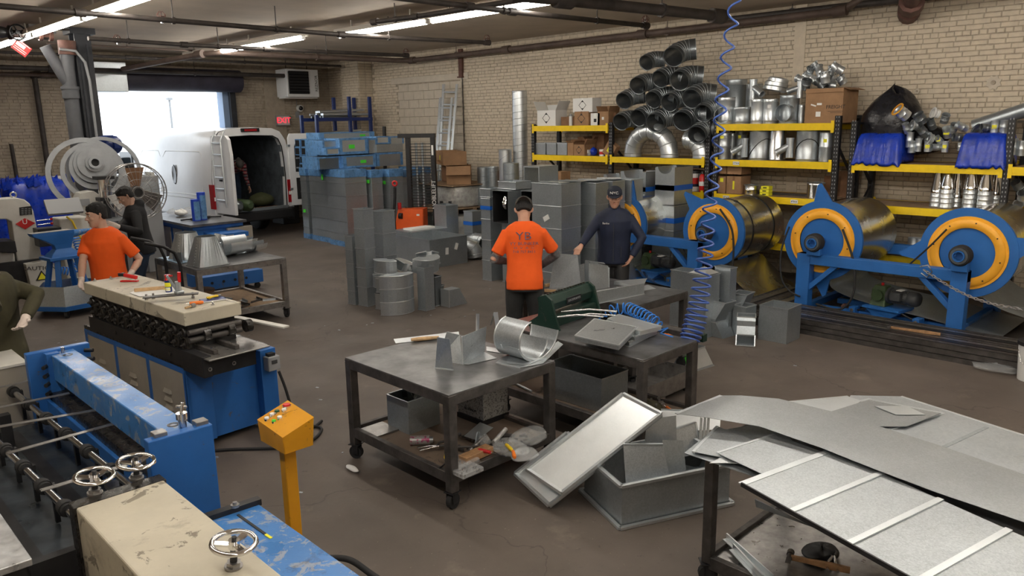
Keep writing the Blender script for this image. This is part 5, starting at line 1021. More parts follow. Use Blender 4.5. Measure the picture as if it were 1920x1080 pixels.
# ---- rear table
h4 = TH+.003
def D(px,py): return Z(px,py,h4)
plate([[D(1030,540),D(1090,538),V(1090,538,1083,478,h4),V(1035,540,1040,475,h4)]],'tall upright grey panel beside the man in orange','galv_flat')
plate([[D(1061,537),D(1096,532),V(1096,532,1096,494,h4),V(1061,537,1061,503,h4)]],'low upright panel left of the folded caps','galv_flat',hem=[(D(1061,537),V(1061,537,1061,503,h4))])
plate([[D(1096,536),D(1108,545),V(1108,545,1104,492,h4),V(1096,536,1097,488,h4)],[V(1096,536,1097,488,h4),V(1104,545,1104,490,h4),V(1130,540,1135,495,h4),V(1130,536,1132,492,h4)]],'folded flange behind the square standing cap','galv_mid')
plate([[D(1104,545),D(1142,539),V(1142,539,1142,502,h4),V(1139,539,1139,498,h4),V(1106,545,1108,491,h4),V(1104,545,1104,495,h4)]],'square cap with rounded corners standing on the rear table','galv_flat',hem=[(D(1142,539),V(1142,539,1142,502,h4))])
plate([[D(1151,534),D(1210,524),V(1210,524,1212,522,h4),V(1210,524,1214,522-.0,h4)],[D(1151,534),D(1212,524),V(1212,524,1214,522,h4),V(1152,534,1152,527,h4)],[D(1151,534),V(1151,534,1152,527,h4),V(1205,526,1213,522,h4),D(1205,540)]],'bright folded strip behind the jointed strip','galv_bright')
t = plate([[D(1118,570),D(1208,551),V(1208,551,1208,531,h4),V(1118,570,1118,547,h4)]],'long jointed grey strip standing on the front edge of the rear table','galv_mid',hem=[(D(1118,570),D(1208,551)),(D(1157,561),V(1157,561,1157,538,h4)),(D(1192,554),V(1192,554,1192,534,h4))])
G().poly([V(1118,570,1118,547,h4),V(1208,551,1208,531,h4),V(1200,545,1201,531,h4),V(1118,560,1120,545,h4)]).build('top_fold','galv_bright',t,world=True,solid=.002)
plate([[D(1205,545),D(1230,541),D(1215,534),D(1204,536)]],'small triangular plate at the strip end','galv_bright')
hammer(D(1046,549),math.radians(-60),'hammer with light wooden handle beside the forming tool',.22,m='wood_light'); hammer(D(1043,535),math.radians(-10),'second hammer handle lying at the foot of the tall panel',.15,m='wood_light')
t = thing('air_tool','silver pneumatic tool with blue hose stub on the rear table','tool',D(1068,548),.7); G().cyl((-.06,0,.03),(.05,0,.03),.024,n=12).build('body','galv_mid',t); G().cyl((.05,0,.03),(.09,0,.03),.016,n=10).build('nose','black_steel',t); G().tube([(-.06,0,.03),(-.12,-.01,.015),(-.15,-.06,.012),(-.12,-.1,.012)],.009,6).build('hose_stub','hose_blue',t)
# dark lower cabinet / crates under the tables
t = thing('steel_crate','long low steel crate on the floor under the tables','crate',(5.6,4.05,0),0); G().loft([rect(.9,.5,.06),rect(.9,.5,.22)],(True,False),False).build('shell','steel_worn',t,solid=.004)
for q in range(4): G().box((-.42,.38,-.42,.38)[q],(-.22,-.22,.18,.18)[q],0,(-.38,.42,-.38,.42)[q],(-.18,-.18,.22,.22)[q],.06).build('foot','black_steel',t)
# ---- big duct box on the floor with caps
BX = [Z(1165,992,0),Z(1365,945,0)];
bx = thing('duct_section','large open rectangular duct box standing on the floor before the near table','duct',(3.93,2.80,0),math.radians(0))
c0 = Vector(Z(1165,990,0)); c1 = Vector(Z(1366,945,0)); cL = Vector(Z(1083,928,0)); ex = (c1-c0); W_ = ex.length; ex.normalize(); ey = Vector((-ex.y,ex.x,0)); D_ = (cL-c0).dot(ey); D_ = max(.52,D_); HH = .30
MB_ = Matrix(((ex.x,ey.x,0,c0.x),(ex.y,ey.y,0,c0.y),(0,0,1,0),(0,0,0,1)))
bpy.data.objects.remove(bx);
bx = thing('duct_section','large open rectangular duct box standing on the floor before the near table','duct',M=MB_)
r0 = lambda z,e=0: [(-e,-e,z),(W_+e,-e,z),(W_+e,D_+e,z),(-e,D_+e,z)]
G().loft([r0(0),r0(HH)],(False,False),False).build('shell','galv_mid',bx,solid=.003)
for z,e in ((.012,.022),(HH-.012,.012)):
    q = r0(z,e)
    for k in range(4): G().bar(q[k],q[(k+1)%4],.026,.018).build('flange','galv_bright',bx)
def BP(u,v,z): return tuple(MB_ @ Vector((u,v,z)))
# pieces inside the duct box
def leaf(lb,pts,m='galv_flat',group='sheet pieces in the duct box',th=.002,edge=()):
    o0 = sum((Vector(p) for p in pts),Vector())/len(pts); t = thing('sheet_metal_part',lb,'sheet metal',tuple(o0),0,group); G().poly(pts).build('sheet',m,t,world=True,solid=th)
    for a_,b_ in edge: G().bar(pts[a_],pts[b_],.016,.010).build('folded_edge','galv_bright',t,world=True)
    return t
leaf('upright piece with handwriting leaning at the front of the duct box',[BP(.10,.10,.05),BP(.42,.04,.05),BP(.40,.18,.42),BP(.14,.24,.44)],'galv_flat',edge=((2,3),))
leaf('dark folded piece right of the handwritten one',[BP(.42,.10,.05),BP(.56,.10,.05),BP(.58,.22,.40),BP(.42,.22,.43)],'galv_mid')
leaf('bright piece standing behind the handwritten one',[BP(.30,.30,.05),BP(.58,.26,.05),BP(.60,.34,.53),BP(.40,.38,.52)],'galv')
leaf('pale piece leaning in the right half of the duct box',[BP(.60,.30,.05),BP(.86,.34,.05),BP(.84,.46,.40),BP(.62,.44,.38)],'galv_flat',edge=((2,3),(1,2)))
leaf('long bright sheet across the far rim of the duct box',[BP(.62,.55,.33),BP(1.02,.42,.33),BP(1.12,.55,.40),BP(.72,.72,.42)],'galv_bright',edge=((2,3),))
leaf('dark bent piece at the far corner of the duct box',[BP(.55,.40,.12),BP(.98,.30,.12),BP(.96,.20,.30),BP(.55,.22,.28)],'galv_dark')
for k in range(3): leaf('narrow bent strip in the duct box, '+['left','middle','right'][k]+' of three',[BP(.80+.03*k,.36,.2),BP(.83+.03*k,.36,.2),BP(.90+.03*k,.46,.42),BP(.88+.03*k,.46,.43)],'galv_mid')
# big caps leaning over the box: from photo corners
def cap(lb,corners,d,m='galv_bright',nrm_up=True):
    P = [Vector(p) for p in corners]; n_ = (P[1]-P[0]).cross(P[3]-P[0]).normalized()
    if (EYE-P[0]).dot(n_) < 0: n_ = -n_
    t = thing('duct_end_cap',lb,'sheet metal',tuple(sum(P,Vector())/4)); g = G(); g.poly([tuple(p) for p in P])
    for k in range(4): a_,b_ = P[k],P[(k+1)%4]; g.poly([tuple(a_),tuple(b_),tuple(b_-n_*d),tuple(a_-n_*d)])
    g.build('panel',m,t,world=True,solid=.002)
    for k in range(4): G().bar(tuple(P[k]+n_*.001),tuple(P[(k+1)%4]+n_*.001),.026,.020).build('folded_edge','galv_bright',t,world=True)
    return t
ls = Vector(EYE)
cA = [at(985,878,y=3.16),at(1055,925,y=2.94),at(1242,775,y=2.72),at(1180,712,y=3.06)]
# measured: lower edge near the floor, upper edge lifted on the box contents
lo1 = at(988,880,z=.22); lo2 = at(1054,924,z=.16); hi2 = at(1240,776,z=.60); hi1 = lo1+(hi2-lo2)
cap('long bright duct cap leaning diagonally over the duct box',[lo1,lo2,hi2,hi1],.035)
lo1b = at(966,888,z=.12); lo2b = at(1030,948,z=.03); e1 = at(1075,912,z=.10); e0 = lo1b+(e1-lo2b)
cap('second bright duct cap leaning beneath the long one',[lo1b,lo2b,lo2b+(hi2-lo2)*.55,lo1b+(hi2-lo2)*.55],.03)
# ---- stack of sheets on the right table
SH = .86
st = work_table('black steel table under the big stack of metal sheets',3.42,4.35,-.6,2.06,.80,.16,.05,shelf_m='steel_worn')
def Sx(px,py,z=SH): return Z(px,py,z)
sheets = [
 ('lowest ragged sheet at the left corner of the stack',[(1283,850),(1330,812),(1450,790),(1560,905),(1430,900)],.815,'galv_mid',()),
 ('bent sheet corner pointing left in the stack',[(1300,848),(1345,800),(1420,830),(1390,865)],.83,'galv_flat',((0,1),)),
 ('narrow sheet sticking out at the left of the stack',[(1330,868),(1395,868),(1500,905),(1480,860),(1400,835)],.838,'galv_bright',()),
 ('panelled sheet with bright joints second from the top',[(1345,850),(1452,815),(1560,855),(1440,895)],.848,'galv_flat',((0,1),)),
 ('far sheet at the back of the stack with bright edge',[(1595,742),(1690,744),(1935,822),(1935,905),(1560,800)],.84,'galv',((1,2),)),
 ('rear left sheet with pale folded edges',[(1462,756),(1590,744),(1615,752),(1560,790)],.85,'galv_bright',((0,1),)),
 ('back sheet crossed by a pale seam',[(1540,778),(1630,750),(1765,775),(1700,800),(1600,800)],.856,'strip',((1,2),)),
 ('small loose strip at the back of the stack',[(1640,762),(1700,762),(1735,778),(1680,778)],.862,'galv_bright',()),
]
for lb,pts,z,m,ed in sheets:
    P = [Sx(x,y,z) for x,y in pts]; lf = leaf(lb,P,m,'sheets stacked on the right table',.003,ed)
    if 'far sheet' in lb:
        for a_,b_ in (((1768,774),(1655,808)),((1850,801),(1770,838)),((1668,757),(1560,790)),((1632,748),(1545,768))): G().bar(Sx(*a_,z+.004),Sx(*b_,z+.004),.022,.004).build('seam','galv_bright' if a_[0] != 1850 else 'galv_mid',lf,world=True)
# the big jointed panel at the front
P0 = Vector(Sx(1390,908)); P1 = Vector(Sx(1558,845)); P2 = Vector(Sx(1925,975)); ex = (P2-P1).normalized(); wv = (P1-P0)
t = thing('jointed_sheet','large bright sheet of jointed panels at the front of the stack','sheet metal',tuple(P0)); nP = 6; dirx = Vector(Sx(1750,1110))-P0; dirx.normalize(); Ltot = (Vector(Sx(1488,958))-P0).length*6
for k in range(nP):
    a0 = P0+dirx*(Ltot*k/nP)+wv*.0; a1 = P0+dirx*(Ltot*(k+1)/nP); q = [a0+Vector((0,0,.002*(k%2))),a1+Vector((0,0,.002*(k%2))),a1+wv,a0+wv]
    G().poly([tuple(p) for p in q]).build('panel','galv_flat',t,world=True,solid=.002)
    if k: G().bar(tuple(a0+Vector((0,0,.004))),tuple(a0+wv+Vector((0,0,.004))),.028,.006).build('seam','galv_bright',t,world=True)
G().bar(tuple(P0),tuple(P0+wv),.035,.006).build('end_fold','galv_bright',t,world=True); G().bar(tuple(P0),tuple(P0+dirx*Ltot),.008,.02).build('edge','black_steel',t,world=True)
for k in range(5):
    z = SH-.012-.009*k; off = Vector((.03+.02*k,-.05+.02*(k%2),0)); leaf('sheet edge under the jointed sheet, '+['first','second','third','fourth','fifth'][k]+' below it',[tuple(P0+off+dirx*(.1+.07*k)+Vector((0,0,z-SH))),tuple(P0+off+dirx*1.9+Vector((0,0,z-SH))),tuple(P0+off+dirx*1.9+wv*.9+Vector((0,0,z-SH))),tuple(P0+off+dirx*(.1+.07*k)+wv*.9+Vector((0,0,z-SH)))],'galv_mid','sheets stacked on the right table',.004)
# curved long strip on top, its tip lifting
ctl = [(1268,776,1352,742,.90),(1330,784,1390,742,.905),(1425,800,1460,748,.895),(1540,840,1560,772,.882),(1640,880,1650,800,.876),(1760,925,1760,835,.874),(1935,985,1935,895,.874),(2080,1060,2080,960,.874)]
rings = []
for i in range(len(ctl)-1):
    for k in range(6):
        u = k/6; q = [ctl[i][j]*(1-u)+ctl[i+1][j]*u for j in range(5)]; rings.append([Sx(q[0],q[1],q[4]),tuple(Vector(Sx(q[0],q[1],q[4])).lerp(Vector(Sx(q[2],q[3],q[4])),.5)+Vector((0,0,.001))),Sx(q[2],q[3],q[4])])
t = thing('metal_strip','long curved galvanised strip lying on top of the sheet stack','sheet metal',rings[0][0]); G().loft(rings,(False,False),True,False).build('strip','strip',t,world=True,solid=.002,smooth=0)
G().bar(rings[0][0],rings[0][2],.02,.006).build('folded_edge','galv_bright',t,world=True)
# things under the sheets: shelf items
sh = .165
for k,(a_,b_,lb) in enumerate((((1362,1010),(1450,1090),'long bright channel strip on the shelf under the sheets'),((1375,1030),(1430,1090),'second channel strip beside the long bright one'))):
    A_ = Vector(Z(*a_,sh)); B_ = Vector(Z(*b_,sh)); t = thing('channel_strip',lb,'steel bar',tuple(A_)); G().bar(tuple(A_),tuple(B_),.05,.006).bar(tuple(A_+Vector((0,0,.02))),tuple(B_+Vector((0,0,.02))),.008,.03).build('strip','galv_bright',t,world=True)
hammer(Z(1480,1050,sh),1.9,'hammer with wooden handle on the shelf under the sheets',.3); clamp(Z(1560,1052,sh),.4,'metal clamp beside the hammer under the sheets')
crumple('rag','dark crumpled rag on the shelf under the sheets','rag',Z(1540,1045,sh-.03),(.12,.1,.06),'black',71,n=12,amp=.35)
leaf('dark hanging sheet offcut under the front of the stack',[Z(1415,935,.79),Z(1520,985,.78),Z(1530,990,.70),Z(1418,950,.70)],'galv_dark','sheets stacked on the right table')
# ------------------------------------------------------------ left foreground machine
t = thing('plate_levelling_machine','long blue levelling machine with roller shafts and cream cover at lower left','machine',(1.1,3.5,0)); LM = t
G().box(1.25,3.70,.88,1.40,5.70,1.05).build('top_beam','blue_worn',t,world=True,bev=.006)
G().box(1.15,3.64,.42,1.46,3.70,1.06).build('end_plate','blue',t,world=True,bev=.005); G().box(1.10,3.55,.36,1.50,3.74,.44).build('end_foot','blue',t,world=True,bev=.005)
G().box(1.12,5.68,.45,1.50,5.74,1.07).build('end_plate','blue',t,world=True,bev=.005); G().box(1.22,5.62,.70,1.30,5.69,1.06).build('bolt_block','blue',t,world=True,bev=.003)
for k in range(4): G().cyl((1.24,5.66,.80+.06*k),(1.19,5.60,.80+.06*k),.014,n=8).build('bolt','black_steel',t,world=True)
for k in range(2): G().cyl((1.46,5.66,.97+.06*k),(1.50,5.62,.97+.06*k),.014,n=8).build('bolt','black_steel',t,world=True)
G().cyl((1.32,5.62,1.05),(1.32,5.62,1.09),.012,n=8).build('bolt','polished',t,world=True)
for y in (5.55,3.80): G().lathe([(.018,0),(.03,0),(.03,.002),(.018,.002)],T_(1.33,y,1.05),16).build('socket_ring','grease',t,world=True)
G().box(1.22,3.70,.74,1.44,5.70,.80).build('lower_beam_top','grease',t,world=True); G().box(1.20,3.70,.40,1.46,5.70,.74).build('lower_beam','blue',t,world=True,bev=.005)
for k in range(3): G().box(1.12,3.95+.22*k,.42,1.20,4.09+.22*k,.62).build('clamp_block','blue',t,world=True,bev=.004); G().box(1.11,3.97+.22*k,.62,1.19,4.07+.22*k,.65).build('clamp_pad','steel_worn',t,world=True,bev=.003)
# oil cup on the beam
o = at(343,803,z=1.05); G().cyl(tuple(o),(o.x,o.y,o.z+.05),.02,n=10).cyl((o.x,o.y,o.z+.05),(o.x,o.y,o.z+.08),.028,n=10).cyl((o.x,o.y,o.z+.08),(o.x+.01,o.y,o.z+.13),.008,n=8).cyl((o.x-.02,o.y,o.z+.12),(o.x+.03,o.y+.01,o.z+.10),.007,n=6).build('oil_cup','polished',t,world=True)
for x in (1.22,1.42): G().box(x-.03,3.66,1.02,x+.03,3.72,1.08).build('shim_block','steel_worn',t,world=True,bev=.003)
for (dx_,dz_) in ((.06,.2),(.20,.2),(.06,.06),(.20,.1)): G().cyl((1.15+dx_,3.625,.42+dz_),(1.15+dx_,3.64,.42+dz_),.014,n=10).build('bolt','blue',t,world=True)
# bed
mat('bed_steel',(.045,.055,.065),.38,.45,var=.5,vs=5,rvar=.14)
G().box(.55,3.50,.58,1.18,5.66,.61).build('bed_plate','bed_steel',t,world=True); G().box(.50,3.50,.40,.55,5.66,.61).build('bed_side','blue',t,world=True)
G().box(.55,3.48,.40,.92,3.53,.74).build('bed_end','black_steel',t,world=True); G().box(.50,3.48,.10,1.2,3.56,.40).build('front_rail','blue',t,world=True); G().box(.50,3.5,.06,1.20,5.66,.40).build('frame','blue',t,world=True)
for x in (.66,.96): G().box(x-.035,3.53,.611,x+.035,5.6,.613).build('wear_strip','black_steel',t,world=True)
def shaftline(a,b_,n,off):
    a = Vector(a); b_ = Vector(b_); G().cyl(tuple(a),tuple(b_),.018,n=14).build('roller_shaft','polished',t,world=True)
    d = (b_-a).normalized()
    for k in range(n):
        p = a+(b_-a)*((k+off)/n); G().cyl(tuple(p-d*.04),tuple(p+d*.04),.030,n=14).cyl(tuple(p-d*.02),tuple(p+d*.02),.036,n=14).build('roller_collar','rubber',t,world=True)
        G().box(p.x+.03,p.y-.015,.62,p.x+.05,p.y+.015,p.z).build('collar_bracket','black_steel',t,world=True)
za = .82
shaftline(at(20,730,z=za),at(250,915,z=za),6,.2); shaftline(at(-60,775,z=za),at(143,972,z=za),6,.55)
G().box(.86,5.3,.62,.92,5.36,.82).build('bracket','black_steel',t,world=True)
for k,(x0,y0_,x1,y1_) in enumerate(((-60,740,100,703),(-60,776,130,737),(-60,810,185,768),(14,850,212,795),(76,920,238,872))):
    a_ = Vector(at(x0,y0_,z=.88)); b_ = Vector(at(x1,y1_,z=.88)); G().bar(tuple(a_),tuple(b_),.035,.004).build('guide_strip','steel_worn',t,world=True)
# cream cover and handwheels
cz = .95
G().box(.77,1.2,.62,1.13,3.44,cz).build('cover','cream',t,world=True,bev=.008); G().box(.76,3.42,.55,1.14,3.50,cz+.002).build('cover_end','grease',t,world=True,bev=.004); G().box(.80,1.2,.10,1.46,3.40,.62).build('housing','black_steel',t,world=True)
G().box(1.13,1.2,.69,1.50,3.38,.74).build('side_table','blue_worn',t,world=True,bev=.004); G().box(1.14,1.3,.12,1.44,3.3,.69).build('side_frame','blue',t,world=True)
a_ = at(384,972,z=.75); b_ = at(487,938,z=.75); G().bar(tuple(a_),tuple(b_),.045,.03).build('stop_bar','black_steel',t,world=True); m_ = at(441,950,z=.775); G().cyl(tuple(m_),(m_.x,m_.y,m_.z+.012),.02,n=12).cyl((m_.x,m_.y,m_.z+.012),(m_.x,m_.y,m_.z+.024),.011,n=6).build('bolt','steel_worn',t,world=True)
a_ = at(446,965,z=.742); b_ = at(504,1006,z=.742); G().bar(tuple(a_),tuple(b_),.012,.004).build('slot','black',t,world=True); b2 = at(498,1002,z=.743); G().bar(tuple(b2),tuple(b2+(b_-b2)*1.8),.012,.004).build('slot_mark','yellow_tag',t,world=True)
def handwheel(px,py,z0,hgt,R=.075):
    p = at(px,py,z=z0); M = T_(p.x,p.y,p.z)@RX(.10)@RY(.06)
    G(M).cyl((0,0,0),(0,0,.025),.026,n=6,smooth=False).cyl((0,0,0),(0,0,.01),.032,n=14).build('lock_nut','steel_worn',LM,world=True); G(M).cyl((0,0,.02),(0,0,hgt),.013,n=10).build('spindle','black_steel',LM,world=True)
    G(M@T_(0,0,hgt)).lathe(tor(R,.010,24,8),None,32).build('handwheel','chrome',LM,world=True)
    g = G(M@T_(0,0,hgt));
    for k in range(3): a = 2*PI*k/3+.5; g.bar((.0,0,-.008),(R*math.cos(a),R*math.sin(a),0),.024,.008)
    g.cyl((0,0,-.02),(0,0,.012),.02,n=12).build('wheel_spoke','chrome',LM,world=True); G(M@T_(0,0,hgt)).cyl((0,0,.01),(0,0,.024),.009,n=8).build('cap_nut','black_steel',LM,world=True)
handwheel(438,1064,.95,.10); handwheel(178,926,.95,.085); handwheel(256,898,.95,.085)
# polished roll at the lower edge
G().cyl((.62,3.40,.40),(.98,2.3,.40),.11,n=28).build('feed_roll','polished',t,world=True)
# silver topped table at the corner, cream cabinet
t = thing('metal_topped_bench','bench with bright worn metal top at the lower left corner','bench',(.2,3.4,0)); p = at(60,1047,z=.86); q = at(0,968,z=.86)
mat('zinc_top',(.55,.56,.57),.4,.7,var=.2,vs=14,rvar=.15,bump=.15,bs=20)
G().box(p.x-.8,p.y-.0,.83,p.x,p.y+1.6,.86).build('top','zinc_top',t,world=True,bev=.003,seg=1); G().box(p.x-.78,p.y+.02,0.05,p.x-.02,p.y+1.58,.83).build('body','black_steel',t,world=True)
t = thing('cream_cabinet','cream metal cabinet at the far left edge','cabinet',(.95,6.4,0)); p = at(48,678,z=.98)
G().box(p.x-1.1,p.y-.0,0,p.x,p.y+.75,.96).build('body','cream_panel',t,world=True); G().box(p.x-1.11,p.y-.01,.96,p.x+.01,p.y+.76,.98).build('top','off_white',t,world=True,bev=.003,seg=1)
q = at(2,652,z=.98); t = thing('red_impact_tool','red and black handheld tool with yellow cord on the cream cabinet','tool',tuple(q)); G().box(-.10,-.07,0,.06,.07,.05).build('body','red_gloss',t,bev=.015); G().box(-.1,-.075,.0,.05,.075,.015).build('base','black',t)
G().tube([(.02,.03,.05),(.04,.1,.12),(.0,.2,.25)],.012,8).build('grip','yellow_tool',t)
P_ = [tuple(at(-25,660,z=.95)),tuple(at(-8,690,z=.86)),tuple(at(10,712,z=.80)),tuple(at(22,716,z=.80))]; hh = helix(P_,[.05,.05,.05,.04],[.05,.05,.05,.05],14); t = thing('coil_air_hose','blue coiled hose hanging before the cream cabinet','hose',P_[0]); G().tube(hh,.008,6).build('coil','hose_blue',t,world=True)
# ------------------------------------------------------------ roll forming machine
c0 = at(349,684,z=.72); bx0 = c0.x; by0 = c0.y; bW = .72; bL = at(150,610,z=.72).y-c0.y
t = thing('roll_forming_machine','blue roll forming machine with rows of gears under a cream lid','machine',(bx0+bW/2,by0+bL/2,0)); RF = t
G().box(bx0+.02,by0+.03,.06,bx0+bW-.02,by0+bL,.68).build('cabinet','blue',t,world=True); G().box(bx0,by0,.68,bx0+bW,by0+bL,.72).build('deck','grease',t,world=True,bev=.003,seg=1)
G().box(bx0-.002,by0,.64,bx0+.02,by0+bL,.685).build('top_rail','blue',t,world=True); G().box(bx0-.002,by0,.06,bx0+.02,by0+bL,.11).build('bottom_rail','blue',t,world=True)
G().box(bx0-.004,by0,.06,bx0+.20,by0+.03,.69).build('corner_post','blue',t,world=True,bev=.004); G().box(bx0+bW-.12,by0-.06,.12,bx0+bW+.02,by0+.06,.70).build('corner_post','blue',t,world=True,bev=.004)
for k in range(4): y = by0+.02+(bL-.06)*k/3; G().box(bx0-.004,y-.02,.08,bx0+.02,y+.03,.68).build('stile','blue',t,world=True)
for k in range(3):
    ya = by0+.06+(bL-.06)*k/3; yb_ = by0-.0+(bL-.06)*(k+1)/3; pn = G().box(bx0-.0,ya,.11,bx0+.012,yb_,.64).build('side_panel','cream_panel',t,world=True)
    for j in range(3):
        g = G(); z = .28+.07*j; yc = (ya+yb_)/2; g.loft([[(bx0-.002,yc-.07,z),(bx0-.002,yc+.07,z),(bx0-.002,yc+.06,z+.035),(bx0-.002,yc-.06,z+.035)],[(bx0-.016,yc-.06,z+.002),(bx0-.016,yc+.06,z+.002),(bx0-.004,yc+.055,z+.03),(bx0-.004,yc-.055,z+.03)]],(True,True),False); g.build('louvre','cream_panel',pn,world=True,bev=.002,seg=1)
for x in (bx0+.08,bx0+bW-.08):
    for y in (by0+.08,by0+bL-.1): G().cyl((x,y,0),(x,y,.07),.03,n=10).build('foot','steel_worn',t,world=True)
cvn = at(344,587,z=1.15); cvr = at(443,565,z=1.15); cvl = at(147,530,z=1.15); cx0 = cvn.x; cx1 = cvr.x+.02; cy0 = cvn.y; cy1 = cvl.y
G().box(cx0,cy0,1.045,cx1,cy1,1.15).build('lid','cream',t,world=True,bev=.008)
G().box(cx0+.04,cy0+.05,.72,cx1-.04,cy1-.06,1.05).build('gear_case','black_steel',t,world=True); G().box(cx0+.0,cy0+.02,.72,cx0+.04,cy1-.02,.84).build('side_rail','black_steel',t,world=True)
nr = 12
for k in range(nr):
    y = cy0+.08+(cy1-cy0-.18)*k/(nr-1)
    for (z,r) in ((.97,.045),(.885,.062)):
        rr = G(frame((cx0+.045,y+(.03 if z > .9 else 0),z),(-1,0,0))).lathe([(.01,.0),(r,0),(r,.022),(r*.86,.026),(r*.8,.014),(.02,.016)],None,20,(False,True)).build('gear','grease',t,world=True)
        G(frame((cx0+.02,y+(.03 if z > .9 else 0),z),(-1,0,0))).lathe([(.017,0),(.017,.018),(.008,.018),(.008,.034)],None,6,(False,True)).build('axle_nut','mill_scale',rr,world=True)
for j,y in enumerate((cy0+.3,cy0+.75,cy0+1.3)): G().cyl((cx0-.006,y,.78),(cx0+.0,y,.78),.018,n=10).build('bolt','grease',t,world=True)
# infeed end
iz = .84
G().box(cx0-.02,cy0-.26,.70,cx0+.05,cy0+.06,iz+.02).build('infeed_side','black_steel',t,world=True,bev=.004); G().box(cx0,cy0-.24,.70,cx1-.05,cy0+.05,iz-.03).build('infeed_body','black_steel',t,world=True)
G().box(cx0-.01,cy0-.34,iz,cx1+.02,cy0+.08,iz+.012).build('infeed_plate','steel_worn',t,world=True,bev=.004)
for x in (cx0+.10,cx0+.27): G().box(x-.018,cy0-.24,iz+.012,x+.018,cy0+.10,iz+.045).build('guide_bar','mill_scale',t,world=True,bev=.003,seg=1); G().cyl((x,cy0-.18,iz+.045),(x,cy0-.18,iz+.055),.010,n=8).build('bolt','polished',t,world=True)
for z in (iz+.09,iz+.15): G().cyl((cx0+.02,cy0+.0,z),(cx1-.02,cy0+.0,z),.022,n=14).build('roller','mill_scale',t,world=True)
for x in (cx0+.13,cx0+.33,cx0+.48): G().cyl((x,cy0,iz+.11),(x+.05,cy0,iz+.11),.05,n=16).build('forming_roll','grease',t,world=True)
a_ = at(432,590,z=.93); b_ = at(540,616,z=.93); G().bar(tuple(a_),tuple(b_),.06,.012).build('support_arm','off_white',t,world=True); G().box(a_.x+.0,a_.y-.10,.72,a_.x+.04,a_.y-.05,.93).build('arm_bracket','blue',t,world=True)
for (dx,dz) in ((.03,.76),(.22,.76)): G().lathe([(.008,0),(.016,0),(.016,.004)],frame((cx0+dx,cy0-.262,dz),(0,-1,0)),12).build('bolt_ring','steel_worn',t,world=True)
q = Vector((bx0+bW-.05,by0-.12,.60)); G().box(q.x-.05,q.y-.02,q.z-.07,q.x+.06,q.y+.06,q.z+.05).build('control_box','plastic_grey',t,world=True,bev=.008); G().box(q.x-.02,q.y-.025,q.z-.01,q.x+.03,q.y-.02,q.z+.02).build('display','motor_grey',t,world=True); G().box(q.x-.03,q.y,q.z+.05,q.x+.03,q.y+.05,q.z+.075).build('switch','black',t,world=True)
cable('power_cable',[(q.x+.02,q.y,.53),(q.x+.05,q.y-.02,.40),(q.x+.10,q.y-.06,.15),(q.x+.2,q.y-.12,.02),(q.x+.35,q.y-.05,.015)],.012,'rubber','black cable dropping from the grey control box to the floor')
def swing(o,piv,ang):
    M = T_(*piv)@RZ(ang)@T_(-piv[0],-piv[1],0)@WM[o.name]; o.matrix_world = M; WM[o.name] = M
swing(RF,(cx0,cy0,0),.075)
# things on the lid
lz = 1.152
def L_(px,py,dz=0): return tuple(at(px,py,z=lz+dz))
t = thing('stapler','red stapler on the cream lid','stapler',L_(243,528),2.3); G().box(-.08,-.018,0,.08,.018,.012).build('base','red_gloss',t,bev=.003,seg=1); G(T_(-.07,0,.02)@RY(-.22)).box(0,-.016,0,.16,.016,.03).build('arm','red_gloss',t,bev=.006); G().box(.04,-.02,.05,.09,.02,.08).build('head','black',t,bev=.004)
t = thing('wooden_stick','round wooden mallet handle on the cream lid','tool',L_(281,546),1.15-PI/2+PI); a_ = Vector(L_(252,548)); b_ = Vector(L_(310,543)); bpy.data.objects.remove(t); t = thing('wooden_stick','square wooden stick lying on white paper on the lid','tool',tuple(a_)); G().bar(tuple(a_+Vector((0,0,.018))),tuple(b_+Vector((0,0,.018))),.028,.028).build('stick','wood_light',t,world=True,bev=.003,seg=1)
t = thing('paper_sheet','crumpled white paper under the wooden stick','paper',L_(270,552)); G().poly([L_(243,549,.002),L_(262,556,.004),L_(345,548,.006),L_(330,538,.004),L_(262,541,.004)]).build('sheet','paper',t,world=True,solid=.001)
t = thing('spray_can','blue and yellow lubricant spray can with red cap','can',L_(317,548)); G().cyl((0,0,0),(0,0,.105),.027,n=16).build('can','navy_plastic',t); G().lathe([(.0275,.05),(.0275,.085)],RZ(2.6),10,a0=0,a1=2.6).build('label_band','yellow_tag',t); G().lathe([(.0275,.015),(.0275,.045)],RZ(3.4),10,a0=0,a1=1.4).build('label_band','paper',t); G().lathe([(.027,.105),(.018,.12),(.02,.125),(.022,.15)],None,14,(False,True)).build('cap','red_gloss',t); G().cyl((.0,0,.14),(.03,-.03,.14),.008,n=6).build('nozzle','red',t)
lettering('lettering','WD-40',.02,'yellow_tag',t,basis((-.021,-.0185,.03),(.66,-.75,0),(-.75,-.66,0)))
pl = L_(318,556); t = thing('hand_jig','dark steel jig plate with clamp lever and red grip','tool',pl); a_ = Vector(L_(268,558,.045)); b_ = Vector(L_(372,550,.045)); G().bar(tuple(a_),tuple(b_),.06,.008).build('plate','mill_scale',t,world=True)
for (x,y) in ((275,562),(288,560),(362,558)): q = Vector(L_(x,y)); G().cyl(tuple(q),(q.x,q.y,q.z+.045),.009,n=8).cyl(tuple(q),(q.x,q.y,q.z+.012),.014,n=6).build('foot_bolt','steel_worn',t,world=True)
